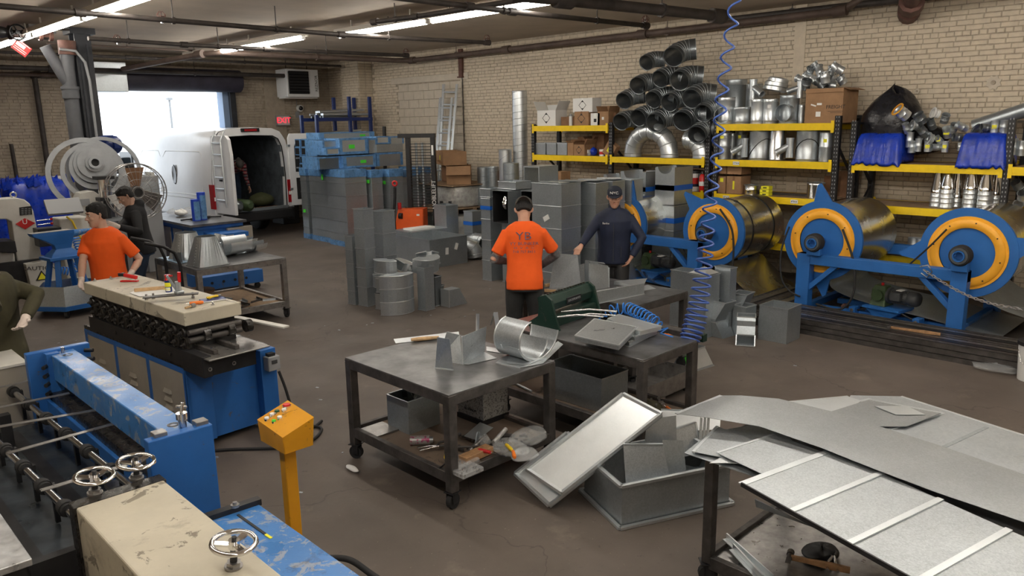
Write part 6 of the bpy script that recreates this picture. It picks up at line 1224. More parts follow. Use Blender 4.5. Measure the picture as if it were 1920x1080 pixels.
q = Vector(L_(336,550,.05)); G(T_(*q)).box(-.03,-.03,0,.03,.03,.02).box(-.025,-.008,.02,.02,.008,.10).build('clamp_base','galv_mid',t,world=True,bev=.003,seg=1); G().bar((q.x-.01,q.y+.01,q.z+.02),(q.x-.07,q.y+.03,q.z+.15),.022,.02).build('clamp_lever','galv_mid',t,world=True,bev=.002,seg=1); G().cyl((q.x+.01,q.y,q.z+.09),(q.x+.015,q.y,q.z+.17),.014,n=10).build('red_grip','red_gloss',t,world=True); G().cyl((q.x+.01,q.y,q.z+.02),(q.x+.01,q.y,q.z+.09),.01,n=8).build('rod','galv_bright',t,world=True)
t = thing('notebook','flat dark blue notebook on the lid','notebook',L_(399,563),-.15); G().box(-.09,-.055,0,.09,.055,.012).build('cover','navy_plastic',t,bev=.002,seg=1); G().box(-.088,-.056,.002,.088,.053,.010).build('pages','paper',t)
t = thing('tape_measure','yellow pliers shaped tool on the notebook','tool',tuple(Vector(L_(402,558,.013))),.3); G().tube([(-.06,-.012,.008),(-.02,0,.01),(.03,.012,.009)],.009,6).build('handle','yellow_tool',t); G().tube([(-.06,.016,.008),(-.02,.004,.01),(.03,-.008,.009)],.009,6).build('handle','yellow_tool',t); G().box(.02,-.01,.0,.06,.01,.014).build('jaw','steel_worn',t)
screwdriver(L_(382,570),2.7,'orange handled screwdriver beside the notebook','orange_tool',.04)
t = thing('brass_nozzle','small brass fitting with tube near the lid corner','fitting',L_(358,577),.5); G().cyl((-.06,0,.012),(.03,0,.012),.009,n=8).build('tube','wood_light',t); G().cyl((.0,-.0,.012),(.04,0,.012),.018,n=6,smooth=False).build('nut','steel_worn',t)
for k,(x,y) in enumerate(((178,527),(208,523),(399,572))): t = thing('hex_nut','steel nut on a stud, '+['at the far left of the lid','second at the far left of the lid','at the right of the lid'][k],'nut',L_(x,y)); G().cyl((0,0,0),(0,0,.012),.016,n=6,smooth=False).cyl((0,0,.012),(0,0,.025),.007,n=8).build('nut','polished',t)
# ------------------------------------------------------------ control stand
b0 = Vector((1.89,3.73,0)); t = thing('control_stand','yellow control pedestal with push buttons and red stop button','control stand',tuple(b0),math.radians(0))
G().box(-.035,-.03,0,.035,.03,.82).build('post','yellow',t,bev=.004,seg=1); G().box(-.1,-.1,0,.1,.1,.012).build('base_plate','yellow',t)
# box: wedge, long side toward camera right
W2,D2 = .085,.135
bb = [( -W2,-D2),(W2,-D2),(W2,D2),(-W2,D2)]
Mx = RZ(math.radians(0));
ring0 = [tuple(Mx@Vector((x,y,.80))) for x,y in ((-W2,-D2),(W2,-D2),(W2,D2),(-W2,D2))]; ring1 = [tuple(Mx@Vector((x,y,z))) for x,y,z in ((-W2-.01,-D2-.01,.90),(W2+.01,-D2-.01,.96),(W2+.01,D2,.985),(-W2-.01,D2,.925))]
bxo = G().loft([ring0,ring1],(True,True),False).build('button_box','yellow',t,bev=.004,seg=1)
for k,(u,v,m,r) in enumerate(((-.065,.08,'paper',.012),(-.03,.085,'paper',.012),(-.055,.02,'green_tag',.010),(.0,.085,'green_dark',.013),(-.02,.02,'paper',.012),(.03,.06,'paper',.012),(.06,.085,'red_gloss',.02))):
    if m not in MATS: mat(m,(.01,.09,.04),.3)
    z = .90+(u+W2+.01)/(2*W2+.02)*.06+(v+D2+.01)/(2*D2+.01)*.025; p_ = Mx@Vector((u,v,z)); G().cyl((p_.x,p_.y,p_.z-.005),(p_.x,p_.y,p_.z+.008),r*1.25,n=16).build('button_ring','chrome',t); G().cyl((p_.x,p_.y,p_.z+.006),(p_.x,p_.y,p_.z+(.03 if r > .02 else .016)),r,n=16).build('button',m,t)
p = Vector((1.98,3.55,.12)); G().box(.03,-.14,.06,.12,-.05,.14).build('plug_box','black_steel',t,bev=.005); cable('cable',[(b0.x+.1,b0.y-.1,.1),(b0.x+.2,b0.y-.22,.10),(b0.x+.26,b0.y-.36,.04),(b0.x+.28,b0.y-.6,.02)],.018,'rubber','',parent=t)
cable('power_cable',[at(400,845,z=.015),at(440,842,z=.015),at(520,840,z=.015),at(560,836,z=.015),at(590,822,z=.015),at(603,806,z=.015),at(596,800,z=.015),at(575,798,z=.02)],.012,'rubber','black cable on the floor behind the yellow control pedestal')
# ------------------------------------------------------------ square and tall ducts
def duct(lb,x,y,w_,d,hh,rz=0,z=0,m='galv_mid',joints=None,group=None,wrap=None,open_top=True,tags=(),jm='galv',cat='duct',wm='film_blue',name='rectangular_duct'):
    t = thing(name,lb,cat,(x,y,z),rz,group); g = G()
    g.loft([rect(w_,d,0),rect(w_,d,hh)],(True,not open_top),False).build('shell',m,t,solid=.003)
    n = joints if joints is not None else max(1,round(hh/.33))
    for k in range(0,n+1):
        zz = hh*k/n; zz = min(max(zz,.008),hh-.004); G().loft([rect(w_+.012,d+.012,zz-.006),rect(w_+.016,d+.016,zz),rect(w_+.012,d+.012,zz+.006)],(False,False),False).build('joint',jm,t)
    if wrap:
        for (za,zb) in wrap: G().loft([rect(w_+.018,d+.018,za),rect(w_+.020,d+.020,(za+zb)/2),rect(w_+.018,d+.018,zb)],(za < .02,zb > hh-.02),False).build('blue_wrap',wm,t)
    for (fx,tz,sx,sz_,tm) in tags: # sticker on the -x or -y face: fx in ('x',off) / ('y',off)
        if fx[0] == 'x': G().box(-w_/2-.024,fx[1]-sx/2,tz-sz_/2,-w_/2-.020,fx[1]+sx/2,tz+sz_/2).build('sticker',tm,t)
        else: G().box(fx[1]-sx/2,-d/2-.024,tz-sz_/2,fx[1]+sx/2,-d/2-.020,tz+sz_/2).build('sticker',tm,t)
    return t
# pair at left, aisle
duct('tall slim jointed duct, taller left one of the aisle pair',6.0,9.08,.19,.19,1.36,.15,joints=5,group='tall ducts standing in the aisle')
duct('short slim duct behind the taller left one',5.93,9.28,.15,.15,.98,.15,joints=5,m='galv_mid',group='tall ducts standing in the aisle')
duct('tall slim jointed duct, right one of the aisle pair',6.42,9.20,.24,.20,1.29,.1,joints=4,group='tall ducts standing in the aisle')
duct('short slim duct at the right behind the aisle pair',6.66,9.42,.12,.14,.86,.1,joints=4,m='galv',group='tall ducts standing in the aisle')
# curved fittings heap
def bend(lb,x,y,z,r0,r1,a0,a1,hh,rz=0,m='galv_mid',tilt=None,group='rectangular duct fittings heaped in the aisle',n=10):
    """rectangular duct elbow: swept between radii r0 and r1 over an angle"""
    M = T_(x,y,z)@RZ(rz)@(tilt or Matrix()); t = thing('duct_elbow_fitting',lb,'duct fitting',group=group,M=M); rings = []
    for i in range(n+1):
        a = a0+(a1-a0)*i/n; c,s = math.cos(a),math.sin(a); rings.append([(r0*c,r0*s,0),(r1*c,r1*s,0),(r1*c,r1*s,hh),(r0*c,r0*s,hh)])
    G().loft(rings,(False,False),False).build('shell',m,t,solid=.003)
    for rg in (rings[0],rings[-1]):
        for k in range(4): G().bar(rg[k],rg[(k+1)%4],.014,.010).build('collar','galv_bright',t)
    G().tube([q[2] for q in rings],.005,5).build('seam','galv_bright',t); G().tube([q[1] for q in rings],.005,5).build('seam','galv_bright',t)
    return t
fx,fy = 6.05,8.32
for k in range(3): bend('curved duct elbow, '+['bottom','middle','top'][k]+' of the front stack of three',fx-.02,fy+.22,.005+.175*k,.08,.30,-PI*.95,-PI*.35,.17,.25,'galv' if k != 1 else 'galv_mid')
duct('square duct piece standing at the front right of the heap',6.38,8.24,.17,.15,.60,.1,joints=1,m='galv_mid',group='rectangular duct fittings heaped in the aisle')
duct('dark square duct piece lying low at the left of the heap',6.02,8.72,.17,.16,.22,.2,joints=1,m='galv',group='rectangular duct fittings heaped in the aisle')
duct('square duct piece on top of the low left one',6.03,8.70,.17,.16,.20,.3,z=.235,joints=1,m='galv_mid',group='rectangular duct fittings heaped in the aisle')
bend('curved elbow with open mouth at the upper left of the heap',6.20,8.76,.50,.06,.24,PI*.75,PI*1.4,.17,.0,'galv_mid'); bend('curved elbow under the upper left one',6.20,8.80,.46-.17,.06,.24,PI*.75,PI*1.4,.16,.1,'galv')
bend('curved elbow at the upper right of the heap',6.52,8.52,.52,.07,.25,PI*1.1,PI*1.9,.18,.1,'galv_mid',RX(.15)); bend('tilted open elbow at the top right of the heap',6.68,8.48,.60,.05,.20,PI*.2,PI*.85,.16,-.4,'galv',RX(-.5))
bend('elbow lying tilted across the middle of the heap',6.22,8.50,.50,.05,.19,-PI*.1,PI*.5,.12,.6,'galv_bright',RX(.5))
duct('dark slim duct piece at the right of the heap',6.62,8.36,.12,.16,.42,.1,joints=1,m='galv_dark',group='rectangular duct fittings heaped in the aisle')
duct('small dark duct piece behind the right end',6.78,8.50,.14,.14,.24,.3,joints=1,m='galv_dark',group='rectangular duct fittings heaped in the aisle')
t = thing('offset_fitting','sloped duct fitting at the right end of the heap','duct fitting',(6.78,8.18,0),.05,'rectangular duct fittings heaped in the aisle'); pr = [(-.12,0),(.22,0),(.10,.20),(.08,.24),(-.12,.24)]
G().prism(pr,-.08,.08,RX(PI/2)).build('shell','galv_mid',t); G().box(-.13,-.085,0,-.115,.085,.245).build('collar','galv_bright',t)
# big open box
ob = [at(807,503,z=0),at(868,491,z=0),at(757,487,z=0)]
open_box('large open grey metal box on the floor before the stacker',8.74,11.12,0,.84,1.12,.50,-.03,'galv_mid');
for (dy,dz_,r_) in ((.30-.62,.30,.1),(.02,.34,.5)): pass
t = None
for k,(u,zz,an) in enumerate(((.05,.27,.05),(.27,.33,.35))): G(T_(8.32+.42+u-.12,10.55,zz)@RY(an)).box(-.035,-.004,-.06,.035,-.001,.06).build('sticker','paper',bpy.data.objects['metal_box.001'] if 'metal_box.001' in bpy.data.objects else None,world=True)
t = thing('cardboard_sheet','white sheet lying on the far rim of the big open box','sheet',(9.1,11.9,.5)); G().box(-.25,-.12,.0,.3,.16,.03).build('sheet','paper',t); G().box(-.4,-.3,-.5,.5,.3,-.0).build('plate_under','galv_mid',t)
# elbows on the floor behind
M = Matrix(((.82,.3,.0,9.18),(-.57,.45,0,11.05),(0,0,1,.16),(0,0,0,1)))
def floor_elbow(lb,p,dirn,bend_,r,R,ang,m,g_='elbows on the floor by the tall ducts',gores=4):
    d = Vector(dirn).normalized(); b_ = Vector(bend_); b_ = (b_-d*b_.dot(d)).normalized(); y_ = b_.cross(d); return make_elbow(lb,r,R,ang,m,'galv_mid',Matrix(((d.x,y_.x,b_.x,p[0]),(d.y,y_.y,b_.y,p[1]),(d.z,y_.z,b_.z,p[2]),(0,0,0,1))),g_,gores)
floor_elbow('bright gored elbow arching on the floor before the slim duct',(9.15,11.0,.07),(0,0,1),(.75,-.65,0),.15,.22,PI*.95,'galv_bright',gores=5)
floor_elbow('second bright elbow half hidden behind it',(9.75,11.2,.1),(0,0,1),(.3,-1,0),.13,.2,PI*.6,'galv')
duct('grey duct fitting with black side panel behind the elbows',9.75,11.85,.28,.42,.62,-.1,z=.30,joints=1,m='galv_mid',cat='duct fitting'); t = thing('spiral_collar','stack of flat round collars under the grey duct fitting','duct fitting',(9.75,11.85,0)); G().lathe([(.25,0),(.27,.02),(.25,.06),(.27,.12),(.25,.18),(.25,.28)],None,28,(True,True)).build('body','galv',t)
duct('small grey duct with blue tape behind the slim duct',9.95,11.3,.22,.25,.82,.0,joints=2,m='galv',wrap=((.55,.62),),wm='tape_blue')
# tall group in the middle
TG = 'tall duct columns behind the man in orange'
duct('slim tall duct with blue tape at the left of the column group',8.42,9.08,.30,.20,1.32,.05,joints=4,m='galv_mid',group=TG,wrap=((1.14,1.20),),wm='tape_blue')
duct('short pale cap duct on the slim tall duct',8.42,9.08,.30,.22,.14,.05,z=1.33,joints=1,m='galv_mid',group=TG)
duct('wide duct column right of the slim one',8.55,8.56,.36,.50,.95,.03,joints=3,m='galv_mid',group=TG)
t = thing('lined_duct_box','open duct box with black lining and foil scraps on the wide column','duct',(8.45,8.70,.96),0.03,TG); g = G(Matrix(((0,0,1,0),(1,0,0,0),(0,1,0,0),(0,0,0,1))))
q = lambda x,e: [(x,-.17+e,e),(x,.17-e,e),(x,.17-e,.50-e),(x,-.17+e,.50-e)]
G().loft([q(-.22,0),q(.28,0)],(False,True),False).build('shell','galv_mid',t,solid=.004); G().loft([q(-.222,.012),q(.27,.012)],(False,True),False).build('lining','black',t); crumple('foil_scrap','','',(-.05,.03,.18),(.08,.08,.22),'chrome',81,n=12,amp=.4,parent=t)
duct('pale short duct on the lined box',8.55,8.70,.34,.38,.12,.03,z=1.47,joints=1,m='galv',group=TG)
t = thing('lined_duct_box','second lined duct box half hidden behind the cap of the man in orange','duct',(8.62,8.26,.96),0.03,TG); G().loft([q(-.2,0),q(.28,0)],(False,True),False).build('shell','galv_mid',t,solid=.004); G().loft([q(-.202,.012),q(.27,.012)],(False,True),False).build('lining','black',t)
t = thing('square_duct','open square duct frame at the back of the column group','duct',(9.1,8.63,1.30),.03,TG); G().loft([q(-.25,.0),q(.2,.0)],(False,False),False).build('shell','galv',t,solid=.03)
duct('wide duct column beneath the second lined box',8.65,8.10,.36,.32,.95,.03,joints=3,m='galv_mid',group=TG)
c1 = duct('broad duct column with white label facing the camera',8.42,7.70,.44,.56,1.62,.04,joints=5,m='galv_mid',group=TG,tags=(('x',.0,.0,.0,'paper'),) if False else ())
G(T_(-.226,.0,1.12)@RX(-.5)).box(-.004,-.055,-.035,.002,.055,.035).build('label_sticker','paper',c1)
duct('duct column second from the front right',8.95,7.48,.30,.40,1.60,.03,joints=5,m='galv_mid',group=TG); duct('duct column third from the right',9.35,7.53,.30,.50,1.60,.0,joints=5,m='galv_mid',group=TG); duct('duct column rightmost of the group',9.72,7.48,.30,.52,1.6,.0,joints=5,m='galv',group=TG)
for k in range(4): t = thing('flat_sheet','flat pale sheet offcut on top of the duct columns, '+['first','second','third','fourth'][k]+' from the left','sheet metal',(8.35+.35*k,7.68-.05*k,1.625),.2*k,'offcuts on the duct columns'); G().box(-.12,-.2,0,.12,.16,.004).box(-.12,-.2,0,-.115,.16,.02).build('sheet','galv_bright',t)
# small duct boxes in a row, arch cut ends
for k in range(4):
    duct('small square duct box, '+['leftmost','second','third','rightmost'][k]+' of the row behind the columns',10.35,9.75-.36*k,.26,.24,.32,0,z=1.15,joints=1,m='galv_dark' if k == 0 else 'galv_mid',group='square duct boxes in a row');
t = thing('steel_shelf_crate','dark crate carrying the row of small duct boxes','crate',(10.35,9.2,0)); G().box(-.2,-.75,0,.2,.75,1.14).build('body','black_steel',t)
carton(1036,1052,322,1.15,'cardboard','brown box at the right end of the row of small duct boxes',X=10.5,dep=.25)
def archbox(lb,x,y,w_,d,hh,z,tape=True):
    t = thing('arch_cut_duct',lb,'duct fitting',(x,y,z),0,'duct boxes with a round cut out'); g = G(); n = 14; r = d*.36
    for sx in (-w_/2,w_/2):
        pts = [(sx,-d/2,0),(sx,d/2,0),(sx,d/2,hh)]+[(sx,r*math.cos(PI*k/n),hh-r*math.sin(PI*k/n)*.8) for k in range(n+1)]+[(sx,-d/2,hh)]; g.poly(pts)
    g.poly([(-w_/2,-d/2,0),(w_/2,-d/2,0),(w_/2,-d/2,hh),(-w_/2,-d/2,hh)]); g.poly([(-w_/2,d/2,0),(w_/2,d/2,0),(w_/2,d/2,hh),(-w_/2,d/2,hh)]); g.build('shell','galv',t,solid=.003)
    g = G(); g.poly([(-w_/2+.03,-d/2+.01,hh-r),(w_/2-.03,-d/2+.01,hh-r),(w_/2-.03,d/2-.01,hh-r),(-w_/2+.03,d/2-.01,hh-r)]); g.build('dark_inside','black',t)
    if tape: G().loft([rect(w_+.006,d+.006,hh*.38),rect(w_+.006,d+.006,hh*.52)],(False,False),False).build('blue_tape','tape_blue',t)
archbox('left small grey duct end with round cut out',10.5,8.15,.35,.42,.42,1.18,False); archbox('middle duct end with round cut out and blue tape',10.4,7.62,.5,.5,.50,1.18); archbox('right tall duct end with round cut out and blue tape',10.5,7.08,.5,.36,.58,1.18)
duct('grey duct column under the taped duct ends, left',10.4,7.68,.5,.60,1.17,0,joints=3,m='galv_mid',open_top=False); duct('grey duct column under the taped duct ends, right',10.45,7.06,.5,.40,1.17,0,joints=3,m='galv_mid',open_top=False,wrap=((.9,.98),),wm='tape_blue'); duct('grey duct block behind the small arch duct',10.5,8.2,.4,.44,1.17,0,joints=3,m='galv_dark',open_top=False)
# spiral ducts
def spiral(lb,px,X,py_top,rpx,z=0,m='galv',pitch=.13,lean=0,group='spiral ducts standing by the wall'):
    p = at(px,py_top,x=X); hh = p.z-z; r = rpx; t = thing('spiral_duct',lb,'duct',(X,p.y,z),0,group); G(RX(lean)).lathe([(r,0),(r,hh)],None,28).build('tube',m,t,solid=.004)
    g = G(RX(lean)); n = int(hh/pitch*16); g.tube([(r*1.005*math.cos(2*PI*k/16),r*1.005*math.sin(2*PI*k/16),min(hh,pitch*k/16)) for k in range(n)],.006,4); g.build('spiral_seam','galv_mid',t)
    G(RX(lean)).lathe([(r*.98,hh-.01),(r*1.03,hh),(r*.98,hh+.01)],None,28).build('rim','galv_bright',t)
spiral('tallest spiral duct left of the pallet rack',974,11.3,171,.15,m='galv_bright'); spiral('bright smooth round duct left of the tallest one',947,11.0,281,.13,m='galv_bright',pitch=.5); spiral('wide dark spiral duct before the tallest one',958,10.6,306,.155,m='galv_mid'); spiral('low spiral duct at the left of the group',906,11.2,314,.13,m='galv_mid',pitch=.1); spiral('low spiral duct second from the left',924,11.35,313,.12,m='galv_mid',pitch=.1)
# pallets with wrapped coils and cartons
pz0 = Vector((10.9,12.9,0))
t = thing('pallet_stack','two wrapped rolls of metal on wooden pallets, one above the other','pallet',(10.95,12.9,0),-.05)
def pallet(z):
    for k in range(5): G().box(-.55,-.6+.25*k,z+.10,.55,-.42+.25*k,z+.12).build('slat','pallet',t)
    for k in range(3): G().box(-.55+.49*k,-.6,z,-.45+.49*k,.58,z+.10).build('bearer','pallet',t)
pallet(0); pallet(.62)
for z in (.13,.75): G().lathe([(.25,0),(.54,0),(.56,.04),(.55,.2),(.56,.42),(.5,.45),(.25,.45)],T_(0,0,z),26).build('wrapped_roll','wrap',t,bev=.01)
G().box(-.6,-.64,1.2,.6,.64,1.22).build('top_board','pallet',t)
t = thing('pallet_stack','smaller wrapped roll at the right of the pallets','pallet',(11.2,11.75,0));
for k in range(4): G().box(-.4,-.4+.22*k,.08,.4,-.26+.22*k,.10).build('slat','pallet',t)
for k in range(3): G().box(-.4+.36*k,-.4,0,-.32+.36*k,.4,.08).build('bearer','pallet',t)
G().lathe([(.2,0),(.42,0),(.43,.3),(.42,.6),(.2,.6)],T_(0,0,.10),24).build('wrapped_roll','wrap',t)
def crate_box(lb,x,y,z,w_,d,hh,rz,m='cardboard',flaps=(),group='cartons on the wrapped rolls',sticker=None):
    t = thing('cardboard_box',lb,'box',(x,y,z),rz,group); G().loft([rect(w_,d,0),rect(w_,d,hh),rect(w_-.012,d-.012,hh),rect(w_-.012,d-.012,.012)],(True,True),False).build('body',m,t)
    for (side,ang) in flaps:
        if side == 'x-': G(T_(-w_/2,0,hh)@RY(-PI/2-ang)).box(0,-d/2,0,.0+.22,d/2,.006).build('flap','cardboard',t)
        if side == 'y-': G(T_(0,-d/2,hh)@RX(-(PI-ang))).box(-w_/2,0,0,w_/2,.22,.006).build('flap','cardboard',t)
    if sticker: G().box(-w_/2-.003,sticker[0]-.03,sticker[1]-.05,-w_/2-.0005,sticker[0]+.03,sticker[1]+.05).build('sticker','yellow_tag',t)
    return t
G_sticker = crate_box('long open brown carton lying on top of the pallet load',10.85,13.0,1.62,.5,1.05,.28,-.6+.1,'cardboard',sticker=(-.2,.15)); crate_box('open brown carton with hanging flaps on the wrapped roll',10.8,12.65,1.225,.5,.62,.38,-.75,'cardboard',(('x-',1.0),('y-',.9))); crate_box('brown carton at the back of the wrapped roll',11.15,13.2,1.225,.4,.5,.38,-.2,'cardboard_dark')
t = thing('fabric_roll','striped cloth roll lying at the left of the cartons','roll',(10.55,13.55,1.32),-.5); G().cyl((0,-.3,0),(0,.3,0),.11,n=18).build('roll','sleeve_grey',t);
for y in (-.12,.1): G().cyl((0,y,0),(0,y+.05,0),.112,n=18,caps=False).build('band','motor_green',t)
t = thing('cardboard_sheet','upright brown carton side leaning by the spiral duct','cardboard',(11.4,12.1,0)); G(RY(.05)).box(-.01,-.15,0,.01,.15,1.5).build('sheet','cardboard',t)
# electric stacker
sx_,sy_ = 9.75,12.75
t = thing('electric_stacker','orange and black electric stacker with tall black mast','forklift',(sx_,sy_,0),-math.radians(52)); ST = t
# local frame: +x to the right in the picture, -y toward the camera
G().box(-.05,.05,.05,.42,.13,.25).build('base','black_steel',t)
G().loft([[(-.42,-.32,.28),(.18,-.32,.28),(.18,.10,.28),(-.42,.10,.28)],[(-.42,-.30,.45),(.18,-.30,.45),(.18,.10,.45),(-.42,.10,.45)],[(-.36,-.26,.78),(.18,-.28,.80),(.18,.10,.80),(-.36,.10,.78)]],(True,True),False).build('battery_cover','truck_orange',t,bev=.03,seg=3)
G().box(-.50,-.42,.20,.16,.08,.28).build('step','truck_orange',t,bev=.02); G().box(-.36,-.36,.02,.10,-.02,.24).build('drive_cover','black',t,bev=.01); G().box(.04,-.287,.42,.10,-.282,.70).build('warning_label','paper',t); G().cyl((-.32,-.27,.66),(-.25,-.29,.66),.06,n=16).build('knob','black',t)
G().tube([(-.40,-.36,.25),(-.40,-.38,.7),(-.37,-.36,1.05),(-.36,-.36,1.25)],.03,8).build('tiller_arm','black_steel',t); G().lathe(tor(.045,.018,12,6),T_(-.36,-.36,1.32)@RX(PI/2),14).build('tiller_handle','red',t); G().cyl((-.30,-.3,.80),(-.3,-.3,.93),.04,n=10).build('emergency_knob','red',t)
G_off = T_(-.34,.17,0)
for x in (.10,.62): G(G_off).box(x,-.06,.05,x+.09,.06,2.28).build('mast_upright','black_steel',t,bev=.005,seg=1)
G(G_off).box(-.05,-.08,2.20,.72,.06,2.28).build('mast_top','black_steel',t,bev=.005); G(G_off).box(.05,-.1,.25,.20,-.06,.8).build('mast_foot','black_steel',t)
for x in (.31,.44): G(G_off).cyl((x,.0,.3),(x,.0,2.1),.025,n=10).build('lift_cylinder','galv_mid',t)
for k in range(26): G(G_off).box(.19,-.035,.62+.058*k,.62,-.03,.635+.058*k).build('mesh_wire','black',t)
for k in range(3): G(G_off).box(.30+.1*k,-.034,.6,.305+.1*k,-.03,2.1).build('mesh_wire','black',t)
lettering('lettering','NOBLELIFT',.12,'paper',t,G_off@basis((.665,-.064,1.05),(0,0,1),(0,-1,0))); G(G_off).box(.64,-.064,1.85,.68,-.061,2.05).build('label','paper',t)
for x in (.15,.55): G(G_off).box(x,.1,.03,x+.14,.45,.09).build('fork','black_steel',t)
for x in (.74,.92): G(G_off).box(x,.1,.0,x+.06,.16,.9).build('load_guard','black_steel',t)
# ------------------------------------------------------------ blue wrapped duct stack
WG = 'wrapped tall ducts in the big blue taped stack'
def wd(i,lb,x,y,w_,d,hh=1.55,tg=()): return duct(lb,x,y,w_,d,hh,-.02,joints=6,m='galv_mid',group=WG,wrap=((hh-.15,hh+.004),(0,.11)),open_top=False,tags=tg,name='wrapped_duct')
wd(0,'wrapped slim duct at the far left corner of the stack',9.12,15.98,.22,.24); wd(1,'wrapped slim duct second from the far left with low green sticker',8.98,15.62,.34,.26,1.55,(('x',.0,.62,.10,.07,'green_tag'),) if False else ((('x',.0),.62,.10,.07,'green_tag'),))
wd(2,'broad wrapped duct, left one of the two front panels',9.05,14.95,.5,.82,1.56,((('x',-.2),1.40,.07,.12,'green_tag'),)); wd(3,'broad wrapped duct at the front corner of the stack',8.95,14.10,.5,.72,1.58)
wd(4,'wrapped slim duct right of the front corner with green sticker',9.38,13.74,.26,.26,1.55,((('x',-.02),1.32,.10,.07,'green_tag'),)); wd(5,'wrapped duct with green sticker on its shaded side',9.78,13.64,.34,.30,1.55,((('x',.02),1.28,.10,.07,'green_tag'),)); wd(6,'plain wrapped duct third from the right',10.18,13.75,.36,.36,1.52); wd(7,'wide wrapped duct behind the stacker',10.62,13.95,.40,.6,1.55)
WB = 'wrapped duct boxes on top of the stack'
def wb_(lb,px0,px1,pt,pb,Y,dep,m='galv',tape=True,tag_=None):
    a_ = at(px0,pb,y=Y); b_ = at(px1,pb,y=Y); zt = at((px0+px1)/2,pt,y=Y).z; zb = max(a_.z,1.59); w_ = b_.x-a_.x
    t = thing('wrapped_duct_box',lb,'duct',((a_.x+b_.x)/2,Y+dep/2,zb),0,WB); hh = zt-zb
    G().box(-w_/2,-dep/2,0,w_/2,dep/2,hh).build('shell',m,t)
    if tape:
        for (u0,u1) in ((-w_/2-.004,-w_/2+w_*.09),(w_/2-w_*.09,w_/2+.004)): G().box(u0,-dep/2-.004,-.0,u1,dep/2+.004,hh+.004).build('blue_wrap','film_blue',t)
        if seed_[0] % 2: G().box(-w_/2,-dep/2-.005,-.002,w_/2,-dep/2,hh*.16).build('blue_wrap','film_blue',t)
        G().box(-w_/2,-dep/2-.006,hh*.88,w_/2,-dep/2,hh+.004).build('blue_wrap','film_blue',t); seed_[0] += 1
    if tag_: G().box(-.07+tag_*w_,-dep/2-.008,hh*.35,.07+tag_*w_,-dep/2-.005,hh*.6).build('sticker','green_tag',t)
    return t
seed_ = [0]
wb_('wrapped box with blue taped end under the top plate, left of the middle',596,640,294,320,14.3,.6,'galv_dark'); wb_('wrapped box with green sticker in the lower row',645,706,291,321,14.2,.6,'galv_mid',tag_=.1); wb_('grey box without tape in the lower row at right',708,756,286,320,14.2,.7,'galv_mid');
wb_('pale box with green sticker in the middle row',638,690,259,290,14.25,.6,'galv_bright',tag_=-.08); wb_('grey box right of the pale one in the middle row',691,706,259,288,14.3,.6,'galv_mid'); wb_('box with shaded top at right in the middle row',707,756,270,286,14.25,.7,'galv_mid',False); wb_('small taped box at the top right of the stack',706,730,256,270,14.3,.5,'galv_bright'); wb_('second small taped box at the top right of the stack',731,757,256,270,14.3,.5,'galv')
wb_('small bright box left of the pale one',612,637,278,291,14.25,.6,'galv_bright'); wb_('long flat box across the top of the stack',598,702,248,262,14.85,.5,'galv_mid',tag_=.28); wb_('box under the long flat top box',606,637,263,278,14.4,.6,'galv_mid')
for k,(px,pt) in enumerate(((568,260),(580,260),(568,275),(580,275),(577,291),(588,291),(577,305),(588,305))):
    a_ = at(px,pt,x=9.2); hq = .19 if True else 0; y_ = a_.y
    t = thing('wrapped_duct_box','dark blue wrapped square duct end, '+['top left','top right','second row left','second row right','third row left','third row right','bottom row left','bottom row right'][k]+' of the left bundle','duct',(9.35,y_,a_.z-.19),0,WB); G().box(-.3,-.11,0,.3,.11,.185).build('shell','film_blue',t,bev=.008); G().box(-.303,-.085,.025,-.301,.085,.16).build('dark_end','black',t)
duct('bundle support duct under the left wrapped bundle',9.55,16.4,.3,.3,1.62,0,joints=5,m='galv_mid',group=WG,open_top=False,wrap=((1.4,1.62),),name='wrapped_duct')
wb_('dark wrapped square box with crumpled film in the left of the lower row',597,600,262,320,15.2,.5,'film_blue',False)
# blue rack with rods behind the stack
t = thing('blue_rack','tall blue storage rack with steel rods behind the wrapped stack','rack',(11.0,17.2,0)); rx0 = at(585,240,y=17.0).x; rx1 = at(690,240,y=17.0).x
for x in (rx0+.02,rx0+.95,rx1-.05):
    for y in (16.8,17.5): G().box(x-.035,y-.035,0,x+.035,y+.035,2.72 if x == rx0+.02 else 3.15).build('post','navy_plastic',t,world=True)
for z in (2.1,2.62):
    for y in (16.8,17.5): G().box(rx0,y-.03,z-.05,rx1,y+.03,z+.03).build('beam','navy_plastic',t,world=True)
R_ = random.Random(17)
for z in (2.13,2.65):
    for k in range(11):
        y = 16.85+.06*k; zz = z+.02+.06*(k%3); x0_ = rx0+.15+R_.uniform(0,.2); L = R_.uniform(.9,1.4); G_= None
        t2 = thing('steel_rod',('bright' if k % 3 else 'dark')+' metal rod in the '+('upper' if z > 2.5 else 'lower')+' tier of the blue rack, '+['front','second','third','fourth','fifth','sixth','seventh','eighth','ninth','tenth','rearmost'][k]+' of eleven','rod',(x0_,y,zz),0,'rods in the blue rack'); G(RY(R_.uniform(-.06,.06))).cyl((0,0,0),(L,R_.uniform(-.1,.1),0),.03,n=8).build('rod','galv_bright' if k % 3 else 'galv_dark',t2)
